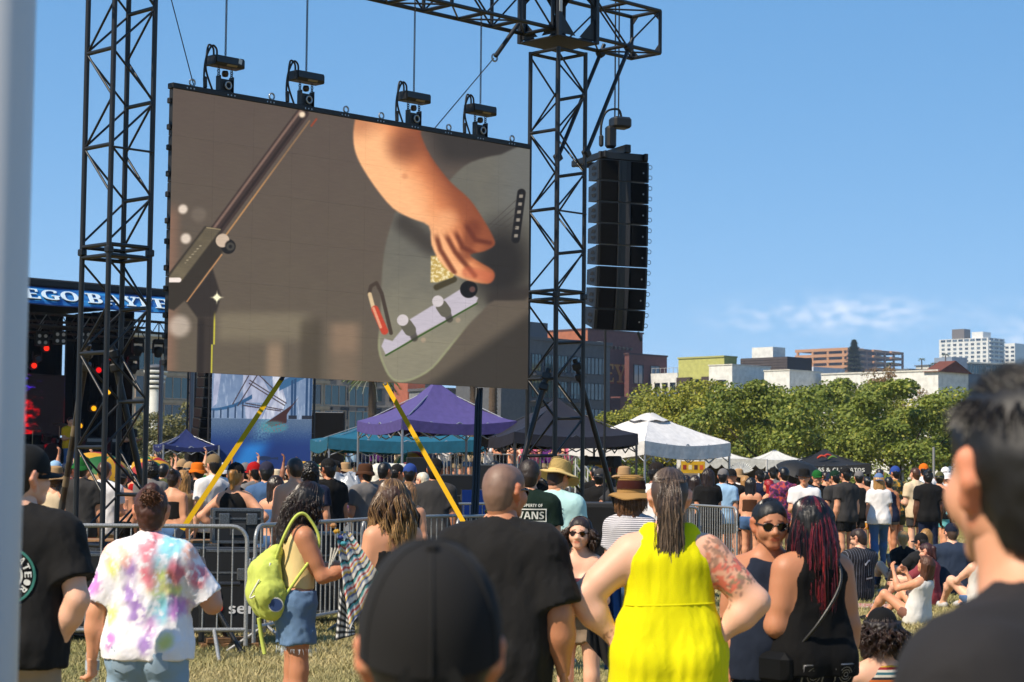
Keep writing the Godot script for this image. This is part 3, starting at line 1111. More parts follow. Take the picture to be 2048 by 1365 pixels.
# a window in the right wall (side 0, at u along x) or the left wall (side 1, u along -z), proud frame and a pane set back in it
func window(o: Node,side: int,u: float,y: float,w: float,h: float,fm: Material,gm: Material,off:=0.0,mull:=1,rows:=1) -> void:
	var key:="win%.2f|%.2f|%d|%d" % [w,h,mull,rows]
	if not cache.has(key):
		var b:=MB.new()
		var t:=0.10
		for e in [-1.0,1.0]:
			b.box(Vector3(t,h,0.16),xf(Vector3(e*(w - t)/2,0,0.06)))
			b.box(Vector3(w - 2*t,t,0.16),xf(Vector3(0,e*(h - t)/2,0.06)))
		for k in range(1,mull+1):
			b.box(Vector3(0.07,h - 2*t,0.10),xf(Vector3(-w/2+w*k/(mull+1),0,0.05)))
		for k in range(1,rows):
			b.box(Vector3(w - 2*t,0.06,0.09),xf(Vector3(0,-h/2+h*k/rows,0.05)))
		cache[key] = b.mesh()
	var p:=Vector3(u,y,off) if side==0 else Vector3(-off,y,-u)
	var f:=part(o,"window",cache[key],fm,xf(p,0.0 if side==0 else -PI/2))
	block(f,"pane",Vector3(w - 0.12,h - 0.12,0.05),gm,xf(Vector3(0,0,0.0)))


func build_buildings() -> void:
	var cream:=mat(Color(0.80,0.79,0.75),0.85,"wall")
	var white:=mat(Color(0.86,0.86,0.84),0.85,"wall")
	var black:=mat(Color(0.07,0.07,0.075),0.6)
	var alu:=mat(Color(0.62,0.62,0.60),0.5)
	var teal:=glass(Color(0.09,0.26,0.27))
	var dkgl:=glass(Color(0.07,0.10,0.12))
	# hotel with teal glass behind the stage
	var o:=building("hotel","cream hotel with teal glass windows, seen between the stage and the ship banner","building",Vector3(-44.906,0,-235),44.5)
	wall(o,"wall",0,30,0,17.5,-12,0,mat(Color(0.72,0.68,0.60),0.85,"wall"))
	wall(o,"roof",-0.8,30.6,17.5,18.0,-12.5,0.6,cream)
	for j in 5:
		wall(o,"floor_band",0,30,3.0+j*3.3,3.4+j*3.3,0.0,0.25,mat(Color(0.70,0.62,0.52),0.85,"wall"))
		for i in 9:
			window(o,0,2.3+i*4.1,1.6+j*3.3,3.7,2.7,mat(Color(0.66,0.58,0.50),0.7),teal if (i+j) % 3 else dkgl,0.02,2)
	# grey brown apartments behind the screen
	o = building("apartment_block","grey brown apartment block with dark windows, visible under the big screen","building",Vector3(-37.823,0,-360),26)
	wall(o,"wall",0,26,0,22,-12,0,mat(Color(0.54,0.50,0.46),0.85,"wall"))
	wall(o,"roof",-0.3,26.3,22,22.5,-12.3,0.3,mat(Color(0.36,0.34,0.32),0.8))
	for j in 6:
		wall(o,"floor_band",0,26,3.05+j*3.5,3.3+j*3.5,0.0,0.18,mat(Color(0.55,0.53,0.50),0.85,"wall"))
		for i in 8:
			window(o,0,1.8+i*3.2,1.75+j*3.5,1.7,2.2,black,dkgl if (i*3+j) % 4 else teal,0.02,1,2)
	o = building("terracotta_annex","small terracotta coloured building beside the palm under the screen","building",Vector3(-17.22,0,-330),20)
	wall(o,"wall",0,3.0,0,18,-8,0,mat(Color(0.64,0.35,0.24),0.85,"wall"))
	for j in 4:
		window(o,0,1.2,2.4+j*4.0,1.5,2.2,black,dkgl,0.02)
	wall(o,"roof",-0.2,3.2,18,18.4,-8,0.2,mat(Color(0.4,0.36,0.33),0.8))
	o = building("office_block","grey office block with window rows behind the dark canopies","building",Vector3(-11.846,0,-310),30)
	wall(o,"wall",0,17,0,14.5,-9,0,mat(Color(0.47,0.475,0.48),0.85,"wall"))
	wall(o,"roof",-0.3,17.3,14.5,14.9,-9,0.3,mat(Color(0.3,0.3,0.31),0.8))
	for j in 4:
		for i in 6:
			window(o,0,1.6+i*2.7,1.9+j*3.4,2.2,2.0,black,dkgl,0.02,2,2)
	# dark grey balcony building
	var slate:=mat(Color(0.33,0.335,0.345),0.85,"wall")
	o = building("balcony_building","dark grey building with glass balconies behind the right tower","building",Vector3(-1.587,0,-300))
	wall(o,"wall",0,24.2,0,22.1,-10,0,slate)
	wall(o,"roof",-0.3,24.5,22.1,22.6,-10,0.3,mat(Color(0.28,0.285,0.295),0.8))
	wall(o,"penthouse",3,13,22.6,25.2,-8,-3,mat(Color(0.30,0.31,0.33),0.8))
	for j in 5:
		var y:=2.2+j*4.05
		for i in 4:
			window(o,0,7.5+i*2.9,y+0.3,2.3,2.7,black,teal,0.02,2)
		var bal:=wall(o,"balcony",6,17.2,y - 1.75,y - 1.5,0.0,1.5,mat(Color(0.17,0.17,0.18),0.7))
		for i in 8:
			block(bal,"baluster",Vector3(0.06,1.1,0.06),black,xf(Vector3(-5.5+i*1.57,0.67,0.68)))
		block(bal,"handrail",Vector3(11.2,0.08,0.08),black,xf(Vector3(0,1.26,0.68)))
		window(o,0,20.6,y+0.3,5.2,2.7,black,glass(Color(0.20,0.25,0.26)),0.02,5,2)
	# brick building with painted letters
	var brick:=mat(Color(0.44,0.265,0.235),0.9,"wall")
	var orange:=mat(Color(0.66,0.40,0.28),0.9,"wall")
	o = building("brick_building","tall brick building with painted letters EY behind the right tower","building",Vector3(12.658,0,-330))
	wall(o,"wall",0,13.6,0,25.6,-10.8,0,brick)
	wall(o,"wall",-0.12,0.0,0,25.6,-10.8,-0.02,orange)
	wall(o,"parapet",-0.2,13.8,25.6,25.9,-11,0.1,mat(Color(0.30,0.18,0.16),0.85))
	for k in 7:
		block(o,"sign_lamp",Vector3(0.12,0.5,0.7),black,xf(Vector3(4.2+k*1.0,22.9,0.4)),0.04)
	block(o,"vent_light",Vector3(1.4,0.35,0.25),alu,xf(Vector3(2.6,23.6,0.2)),0.05)
	window(o,1,4.0,22.5,2.6,2.6,black,dkgl,0.14)
	var l1:=letters("EY",3.2,0.05,true)
	part(o,"painted_letters",l1,mat(Color(0.62,0.25,0.10),0.85),Transform3D(Basis().scaled(Vector3(1.05,1,1)),Vector3(6.6,18.4,0.03)))
	var l2:=letters("EY",2.9,0.03,true)
	part(o,"painted_letters",l2,mat(Color(0.80,0.58,0.28),0.85),Transform3D(Basis().scaled(Vector3(1.0,1,1)),Vector3(6.5,18.5,0.06)))
	o = building("brick_building","lower dark brick building with tall windows beside the white houses","building",Vector3(19.549,0,-331))
	wall(o,"wall",4.0,9.5,0,21.55,-9,-0.9,mat(Color(0.40,0.24,0.215),0.9,"wall"))
	wall(o,"wall",0,9.6,0,21.6,-1.0,0,mat(Color(0.40,0.24,0.215),0.9,"wall"))
	wall(o,"parapet",-0.15,9.75,21.6,21.9,-1.1,0.1,mat(Color(0.25,0.15,0.14),0.85))
	wall(o,"base_block",-4.5,9.4,0,14.4,0,2.2,brick)
	for i in 2:
		window(o,0,2.3+i*4.2,18.4,2.4,3.2,black,glass(Color(0.33,0.37,0.42)),0.02,1)
	for i in 3:
		window(o,0,1.2+i*3.0,12.9+1.0,1.6+(i % 2),2.9,black,glass(Color(0.22,0.30,0.34)),0.02,1)
	for i in 5:
		window(o,0,-3.3+i*2.6,9.5,1.5,3.0,black,glass(Color(0.30,0.33,0.36)) if i % 2 else dkgl,2.22,1)
	# white, green and blue houses
	o = building("blue_house","white house with blue lower wall right of the brick buildings","building",Vector3(27.556,0,-330))
	wall(o,"wall",0,8,15.2,18.6,-6,0,white)
	wall(o,"blue_wall",-0.2,8.2,0,15.2,-6.2,0.2,mat(Color(0.30,0.46,0.70),0.85,"wall"))
	for i in 3:
		window(o,1,1.0+i*1.7,16.2,1.1,1.6,black,dkgl,0.02)
	for k in 7:
		block(o,"rail_post",Vector3(0.06,0.9,0.06),alu,xf(Vector3(0,19.0,-k*0.95)))
	block(o,"rail",Vector3(0.06,0.06,5.8),alu,xf(Vector3(0,19.45,-2.9)))
	o = building("green_house","pale green rendered house with brown window bays above the trees","building",Vector3(32.085,0,-300))
	wall(o,"wall",0,3,0,19.5,-9.1,0,mat(Color(0.70,0.70,0.40),0.85,"wall"))
	wall(o,"roof_edge",-0.15,3.1,19.5,19.75,-9.2,0.1,mat(Color(0.60,0.60,0.36),0.85))
	for i in 2:
		wall(o,"bay",-0.7,0.0,11.5,16.6,-8.9+i*5.0,-6.2+i*5.0,mat(Color(0.26,0.20,0.18),0.8,"wall"))
		window(o,1,7.5 - i*5.0,14.6,1.8,2.2,mat(Color(0.4,0.36,0.33),0.6),teal,0.72,1)
	window(o,1,4.7,15.0,1.8,2.6,black,dkgl,0.02)
	o = building("white_house","white cube house with grey shaded side and dark door above the trees","building",Vector3(30.842,0,-278))
	wall(o,"wall",0,8.6,0,17.1,-4.2,0,white)
	wall(o,"coping",-0.1,8.7,17.1,17.25,-4.3,0.1,cream)
	window(o,1,1.9,13.9,1.7,2.3,black,dkgl,0.02)
	window(o,0,6.2,14.0,1.0,1.8,alu,dkgl,0.02)
	var louver:=mat(Color(0.30,0.27,0.27),0.75,"wall")
	o = building("louvered_house","dark grey house clad in horizontal boards between white houses","building",Vector3(40.552,0,-292))
	wall(o,"wall",0,5.9,0,19.2,-8.8,0,mat(Color(0.22,0.20,0.21),0.8))
	for k in 11:
		wall(o,"cladding_board",-0.10,0.0,14.9+k*0.39,15.22+k*0.39,-8.8,0.0,louver)
	for i in 3:
		window(o,1,1.2+i*1.3,15.6,1.0,1.4,alu,glass(Color(0.45,0.5,0.55)),0.12,0)
	o = building("white_house","white cube house with two faces left of the long white wall","building",Vector3(38.046,0,-272))
	wall(o,"wall",0,7.4,0,16.1,-4.4,0,white)
	wall(o,"coping",-0.1,7.5,16.1,16.25,-4.5,0.1,cream)
	wall(o,"door_frame",-0.12,0,10.8,14.0,-3.0,-2.85,black)
	wall(o,"door_frame",-0.12,0,13.85,14.0,-3.0,-1.1,black)
	window(o,0,5.6,11.6,1.4,1.3,alu,glass(Color(0.5,0.55,0.58)),0.02)
	o = building("white_house","pale blue white house with roof box above the tree row","building",Vector3(45.554,0,-300))
	wall(o,"wall",0,8.0,0,18.2,-4,0,mat(Color(0.80,0.82,0.86),0.85,"wall"))
	wall(o,"roof_box",-6,-3,18.2,21.0,-7,-3,white)
	o = building("white_hall","long white hall with red tiled gable roof behind the trees","building",Vector3(56.251,0,-262))
	wall(o,"wall",0,7.2,0,15.7,-19,0,white)
	wall(o,"coping",-0.12,0.3,15.7,15.9,-19,0.05,cream)
	var rb:=MB.new()
	var tile:=mat(Color(0.42,0.22,0.15),0.9,"wall")
	for e in [-1.0,1.0]:
		rb.poly([Vector3(3.6+e*4.0,15.6,0.4),Vector3(3.6+e*4.0,15.6,-2.2),Vector3(3.6,17.2,-2.2),Vector3(3.6,17.2,0.4)],Vector3(3.6,10,-4))
	rb.poly([Vector3(-0.4,15.6,0.3),Vector3(7.6,15.6,0.3),Vector3(3.6,17.1,0.3)],Vector3(3.6,15,-4))
	part(o,"tiled_roof",rb.mesh(),tile)
	window(o,0,1.6,12.6,1.2,1.6,alu,dkgl,0.02)
	# parking structure on the hill
	var tan:=mat(Color(0.72,0.52,0.34),0.9,"wall")
	o = building("parking_structure","tan concrete parking structure of open decks on the hill","building",Vector3(194.768,59.989,-1150))
	for j in 5:
		wall(o,"deck",0,56,j*3.4+1.2,j*3.4+2.6,-38,0,mat(Color(0.60,0.42,0.29),0.9,"wall"))
		wall(o,"deck_edge",-0.5,0,j*3.4+1.0,j*3.4+2.7,-38,0,tan)
		for i in 3:
			block(o,"planter_bay",Vector3(9,1.5,1.6),tan,xf(Vector3(9.5+i*18.0,j*3.4+1.9,0.8)),0.3)
	wall(o,"core",6,50,-20,16,-30,-18,tan)
	wall(o,"footing",0.6,55,-20,0.9,-37,-3,tan)
	for i in 7:
		wall(o,"column",i*9.2,i*9.2+1.0,-20,15.5,-1.2,-0.1,mat(Color(0.58,0.40,0.28),0.9))
	for i in 4:
		wall(o,"column",-0.4,0.6,-20,15.5,-37+i*11.0,-35.6+i*11.0,tan)
	# white tower block on the hill
	o = building("white_tower_block","white tower block of nine floors on the hill at right","building",Vector3(331.136,72.638,-1380))
	wall(o,"wall",0,21,-20,26.5,-40,0,white)
	wall(o,"roof_plant",3,13,26.5,31.0,-15,-6,white)
	wall(o,"roof_plant",1,9,26.5,33.5,-30,-20,mat(Color(0.40,0.37,0.34),0.85))
	for j in 9:
		wall(o,"balcony",1,20,0.2+j*2.95,1.0+j*2.95,0,1.3,white)
		for i in 3:
			window(o,0,4.0+i*6.5,1.9+j*2.95,4.6,1.6,alu,dkgl,0.02,2)
		for i in 8:
			window(o,1,3.0+i*4.8,1.7+j*2.95,2.6 if j<8 else 3.8,1.7,alu,glass(Color(0.30,0.36,0.40)) if (i+j) % 3 else dkgl,0.02,1)
	o = building("white_tower_block","second white tower block cut off by the photo's right edge","building",Vector3(385.464,79.067,-1500))
	wall(o,"wall",-10,21,-20,24,-20,0,white)
	for j in 7:
		for i in 4:
			window(o,1,2.0+i*4.8,1.7+j*3.2,2.8,1.7,alu,dkgl,10.02,1)
	# modern blue grey house
	o = building("modern_house","modern pale blue grey house with ribbon glazing on the hill","building",Vector3(146.518,33.875,-640),30)
	wall(o,"wall",-6.5,0,-10,6.4,-8,0.4,mat(Color(0.52,0.57,0.64),0.85,"wall"))
	wall(o,"wing",0,30,-10,4.6,-8,0,mat(Color(0.20,0.27,0.32),0.6))
	wall(o,"roof_slab",0,30.5,4.6,5.1,-8.4,0.8,cream)
	for i in 11:
		window(o,0,1.6+i*2.6,2.8,2.4,3.0,alu,teal,0.03,1)
	window(o,0,-3.2,2.6,2.2,1.0,black,dkgl,0.42)
	for q in [[Vector3(123.937,32.532,-620),"flat white bungalow roof below the parking structure",7.0,2.6],[Vector3(142.742,36.438,-680),"small cream building between the palms on the hill",6.0,3.4],[Vector3(151.145,37.328,-700),"dark roofed house beside the modern grey house",7.0,3.0]]:
		o = building("hill_house",q[1],"building",q[0],35)
		wall(o,"wall",0,q[2],-12,q[3],-6,0,cream)
		wall(o,"roof",-0.4,q[2]+0.4,q[3],q[3]+0.35,-6.4,0.4,mat(Color(0.38,0.39,0.41),0.85))
		for i in 3:
			window(o,0,1.2+i*2.1,1.2,1.2,1.2,black,dkgl,0.02)
	# white ribbed tower with striped top
	o = thing("lookout_tower","slim white ribbed tower with striped flared top behind the stage","tower",Vector3(-34.029,0,-190))
	var b:=MB.new()
	b.lathe([Vector2(0.62,0),Vector2(0.55,9.1),Vector2(0.62,9.3)],Transform3D.IDENTITY,12)
	part(o,"shaft",b.mesh(),white)
	for k in 4:
		b = MB.new()
		var y:=9.4+k*0.48
		var r:=0.72+k*0.13
		b.lathe([Vector2(r - 0.1,y),Vector2(r,y+0.05),Vector2(r+0.06,y+0.25),Vector2(r - 0.1,y+0.3)],Transform3D.IDENTITY,16)
		part(o,"louver_ring",b.mesh(),white)
	b = MB.new()
	b.lathe([Vector2(0.5,9.3),Vector2(0.85,11.3),Vector2(1.2,11.35),Vector2(0.9,11.6),Vector2(0.0,11.75)],Transform3D.IDENTITY,16)
	part(o,"lantern",b.mesh(),mat(Color(0.3,0.31,0.33),0.6))


# ---- trees
func leaf_crown(seed_: int,rx: float,ry: float,clumps: int,leaves: int,leaf: float,tones: Array,flat:=0.55) -> ArrayMesh:
	var r:=RandomNumberGenerator.new()
	r.seed = seed_
	var b:=MB.new()
	var cs:=[]
	for k in clumps:
		var a:=r.randf()*TAU
		var q:=sqrt(r.randf())
		var y:=r.randf_range(-flat,1.0)
		var lim:=sqrt(maxf(0.05,1.0 - y*y*(0.95 if y>0 else 0.5)))
		cs.append([Vector3(cos(a)*q*lim*rx,y*ry,sin(a)*q*lim*rx),r.randf_range(0.17,0.36)*rx,r.randf()])
	for i in leaves:
		var c:Array = cs[r.randi() % clumps]
		var d:=Vector3(r.randfn(),r.randfn(),r.randfn()).normalized()
		if d.y<0.0 and r.randf()<0.45:
			d.y = -d.y
		var rad:float = c[1]*pow(r.randf(),0.35)
		var p:Vector3 = c[0]+d*Vector3(1.15,0.75,1.15)*rad
		var nn:=(d*0.6+Vector3(r.randfn(),r.randfn()+0.9,r.randfn())*0.55).normalized()
		var s:=nn.cross(Vector3(r.randfn(),r.randfn(),r.randfn())).normalized()
		var u:=nn.cross(s)
		var L:=leaf*r.randf_range(0.65,1.35)
		var tone:float = clampf(c[2]*0.55+r.randf()*0.45,0,1)
		b.col = tones[0].lerp(tones[1],tone)
		if r.randf()<0.07:
			b.col = tones[2]
		var s0:=b.v.size()
		b.vert(p - s*L*0.5,nn)
		b.vert(p+u*L*0.32+nn*L*0.06,nn)
		b.vert(p+s*L*0.5,nn)
		b.vert(p - u*L*0.32+nn*L*0.06,nn)
		b.tri(s0,s0+2,s0+1)
		b.tri(s0,s0+3,s0+2)
	return b.mesh()


func leaf_mat() -> StandardMaterial3D:
	if not mats.has("leaf"):
		var m:=StandardMaterial3D.new()
		m.vertex_color_use_as_albedo = true
		m.roughness = 0.55
		m.metallic_specular = 0.35
		m.backlight_enabled = true
		m.backlight = Color(0.7,0.7,0.5)
		m.cull_mode = BaseMaterial3D.CULL_DISABLED
		mats["leaf"] = m
	return mats["leaf"]


func trunk_mesh(seed_: int,h: float,r0: float,spread: float,top: float) -> ArrayMesh:
	var r:=RandomNumberGenerator.new()
	r.seed = seed_
	var b:=MB.new()
	b.tube(curve([Vector3.ZERO,Vector3(0.05,h*0.5,0.03),Vector3(-0.03,h,0)],4),[r0*1.25,r0,r0,r0*0.95,r0*0.9,r0*0.9,r0*0.85,r0*0.85,r0*0.8],9)
	for k in 7:
		var a:=TAU*k/7.0+r.randf_range(-0.3,0.3)
		var s:=Vector3(-0.03,h*r.randf_range(0.8,1.0),0)
		var e:=Vector3(cos(a)*spread*r.randf_range(0.5,0.9),h+top*r.randf_range(0.3,0.8),sin(a)*spread*r.randf_range(0.5,0.9))
		var m:=s.lerp(e,0.45)+Vector3(0,-0.1*top*r.randf(),0)
		b.tube(curve([s,m,e],4),[r0*0.6,r0*0.5,r0*0.45,r0*0.4,r0*0.3,r0*0.25,r0*0.2,r0*0.14,r0*0.06],6)
	return b.mesh()


func tree(n: String,label: String,pos: Vector3,crown: ArrayMesh,ch: float,trunk: ArrayMesh,scale_: float,turn: float,group: String) -> void:
	var o:=thing(n,label,"tree" if n.ends_with("tree") else "shrub",pos,turn,group)
	var sb:=Basis().scaled(Vector3.ONE*scale_)
	part(o,"trunk",trunk,mat(Color(0.25,0.20,0.16),0.95,"wall"),Transform3D(sb,Vector3.ZERO))
	var c:=part(o,"crown",crown,leaf_mat(),Transform3D(sb,Vector3(0,ch*scale_,0)))
	meta(c,"","","","stuff")


func build_trees() -> void:
	var green:=[Color(0.140,0.165,0.022),Color(0.330,0.325,0.045),Color(0.50,0.43,0.06)]
	var deep:=[Color(0.105,0.145,0.026),Color(0.235,0.270,0.046),Color(0.36,0.35,0.07)]
	var crowns:=[]
	for k in 4:
		crowns.append(leaf_crown(100+k,3.3,1.85,25,13500,0.17,green if k<2 else deep))
	var trunk:=trunk_mesh(5,2.1,0.15,2.6,2.4)
	var rows:=[
		[Vector3(7.39,0,-120),0.95,0,"small yellow green tree behind the white canopy's left slope"],
		[Vector3(10.807,0,-112),1.25,1,"broad yellow green tree right of the white canopy's peak"],
		[Vector3(9.861,0,-128),1.2,0,"tree peeking up behind the white canopy, below the brick building"],
		[Vector3(11.563,0,-88),1.04,2,"round darker green tree above the white marquee with scalloped edge"],
		[Vector3(13.946,0,-118),1.22,1,"leafy tree behind the round one, below the louvered house"],
		[Vector3(16.051,0,-104),1.13,3,"tree above the black beer tent, below the white cube house"],
		[Vector3(21.111,0,-122),1.36,2,"tallest tree of the row, in front of the conifer on the hill"],
		[Vector3(16.42,0,-84),1.02,3,"large dark green tree with trunk showing behind the walking crowd"],
		[Vector3(24.128,0,-112),1.12,1,"tree beside the dark haired head at the photo's right edge"],
		[Vector3(22.835,0,-96),1.05,2,"tree mostly hidden behind the head at the photo's right edge"],
	]
	for k in rows.size():
		var q:Array = rows[k]
		tree("leafy_tree",q[3],q[0],crowns[q[2]],3.45,trunk,q[1],k*1.9,"row of leafy trees behind the crowd")
	var bc:=leaf_crown(140,2.4,2.0,22,3500,0.16,[Color(0.18,0.11,0.06),Color(0.32,0.21,0.11),Color(0.26,0.26,0.10)])
	tree("bare_brown_tree","reddish brown half bare tree rising behind the row of green trees",Vector3(28.575,0,-150),bc,7.3,trunk_mesh(9,5.5,0.16,1.8,2.6),1.05,0.4,"")
	# olive trees behind the stage
	var oc:=leaf_crown(150,1.9,2.0,34,11000,0.13,[Color(0.09,0.095,0.04),Color(0.20,0.19,0.085),Color(0.30,0.27,0.14)],0.9)
	for q in [[Vector3(-13.255,0,-84),1.0,"grey green olive tree behind the small blue canopy"],[Vector3(-15.818,0,-88),0.92,"grey green olive tree below the white ribbed tower"],[Vector3(-18.028,0,-92),0.85,"olive tree behind the stage's right side"]]:
		tree("olive_tree",q[2],q[0],oc,2.3,trunk_mesh(6,1.2,0.12,1.2,1.6),q[1],q[1]*7.0,"olive trees behind the stage")
	var sc:=leaf_crown(160,1.3,0.8,16,3000,0.12,deep,0.6)
	for q in [[Vector3(-9.607,0,-120),1.7,"clipped shrub below the apartment block, right of the ship banner"],[Vector3(15.773,0,-99),1.3,"low shrub under the trees beside the black beer tent"],[Vector3(17.981,0,-101),1.4,"low shrub behind the crowd left of the tree trunk"],[Vector3(20.919,0,-100),1.4,"low shrub behind the crowd right of the tree trunk"],[Vector3(11.643,0,-104),1.3,"low shrub behind the white marquee"],[Vector3(4.334,0,-106),1.5,"shrub seen under the dark canopy at the right tower"],[Vector3(6.327,0,-104),1.6,"shrub seen under the white canopy"]]:
		tree("shrub",q[2],q[0],sc,0.8,trunk_mesh(7,0.3,0.05,0.7,0.5),q[1],q[1]*5.0,"shrubs behind the crowd")
	# conifer on the hill
	var b:=MB.new()
	var r:=RandomNumberGenerator.new()
	r.seed = 44
	for i in 5200:
		var t:=pow(r.randf(),0.8)
		var y:=12.5*t
		var rad:=(4.3*pow(1.0 - t,0.8)+0.2)*(0.75+0.25*sin(y*5.0+r.randf()))*pow(r.randf(),0.3)
		var a:=r.randf()*TAU
		var p:=Vector3(cos(a)*rad,y - rad*0.25,sin(a)*rad)
		var d:=Vector3(cos(a),-0.25,sin(a))*r.randf_range(0.6,1.1)
		var s:=Vector3(-sin(a),0,cos(a))*0.24
		b.col = Color(0.030,0.045,0.022).lerp(Color(0.07,0.085,0.04),r.randf())
		b.poly([p - s,p+s,p+d],p - Vector3(0,1,0))
	var o:=thing("conifer_tree","tall dark pointed conifer in front of the parking structure","tree",Vector3(110.314,33.348,-640))
	var cr:=part(o,"crown",b.mesh(),leaf_mat())
	meta(cr,"","","","stuff")
	strut(o,"trunk",Vector3(0,-6,0),Vector3(0,9,0),0.25,mat(Color(0.2,0.16,0.13),0.9))
	# palms
	palm("palm tree with rough trunk and drooping fronds under the screen",Vector3(-8.729,0,-125),7.6,0.33,1.0)
	palm("palm trunk rising behind the purple canopy's right slope",Vector3(-2.466,0,-130),9.0,0.30,1.0)
	palm("palm trunk nearest the right tower under the screen",Vector3(-1.183,0,-128),9.2,0.33,1.0)
	palm("taller small palm on the hill right of the parking structure",Vector3(115.587,29.443,-560),5.6,0.22,0.62)
	palm("shorter small palm on the hill right of the parking structure",Vector3(119.09,29.197,-560),4.6,0.22,0.75)
	palm("small palm at the left end of the modern grey house",Vector3(131.052,31.649,-600),7.2,0.22,0.7)
	palm("small palm in front of the parking structure's right half",Vector3(106.755,28.792,-560),5.0,0.22,0.7)


func palm(label: String,pos: Vector3,h: float,r: float,k: float) -> void:
	var o:=thing("palm_tree",label,"palm tree",pos,pos.x,"palm trees")
	var b:=MB.new()
	var pr:=[]
	var n:=int(h/0.25)
	for i in n:
		pr.append(Vector2(r*(1.1 - 0.25*i/n),i*0.25))
		pr.append(Vector2(r*(0.92 - 0.25*i/n),i*0.25+0.2))
	b.lathe(pr,Transform3D.IDENTITY,9)
	part(o,"trunk",b.mesh(),mat(Color(0.34,0.28,0.22),0.95,"wall"))
	for q in 22:
		var rr:=RandomNumberGenerator.new()
		rr.seed = q+3
		var a:=q*2.399
		var lift:=rr.randf_range(-0.5,1.2)
		var L:=rr.randf_range(1.6,2.3)*k
		b = MB.new()
		var d:=Vector3(cos(a),0,sin(a))
		var pts:=[]
		for i in 7:
			var t:=i/6.0
			pts.append(d*L*t*(1.0 - 0.15*t)+Vector3(0,L*(0.5*lift*t - 0.65*t*t),0))
		b.tube(pts,[0.03*k,0.02*k,0.012*k],4,false)
		b.col = Color(0.10,0.13,0.035).lerp(Color(0.30,0.25,0.10),clampf(-lift+rr.randf()*0.3,0,1))
		var side:=Vector3(-d.z,0,d.x)
		for i in 26:
			var t:=0.12+0.88*i/26.0
			var p:Vector3 = pts[int(t*5.9)].lerp(pts[int(t*5.9)+1],fmod(t*5.9,1.0))
			for e in [-1.0,1.0]:
				var tip:Vector3 = p+side*e*0.42*k*(1.1 - 0.6*t)+d*0.22*k+Vector3(0,-0.16*k,0)
				b.poly([p - d*0.03,p+d*0.04,tip],p - Vector3(0,1,0))
		part(o,"frond",b.mesh(),leaf_mat(),xf(Vector3(0,h,0)))


# ---- the stage at the left
func place_text(parent: Node,n: String,text: String,width: float,height: float,m: Material,t: Transform3D,serif:=false,depth:=0.01) -> MeshInstance3D:
	var tm:=letters(text,1.0,depth,serif,1.0)
	var bb:=tm.get_aabb()
	var o:=part(parent,n,tm,m,Transform3D(t.basis*Basis.from_scale(Vector3(width/bb.size.x,height/bb.size.y,1.0)),t.origin))
	return o


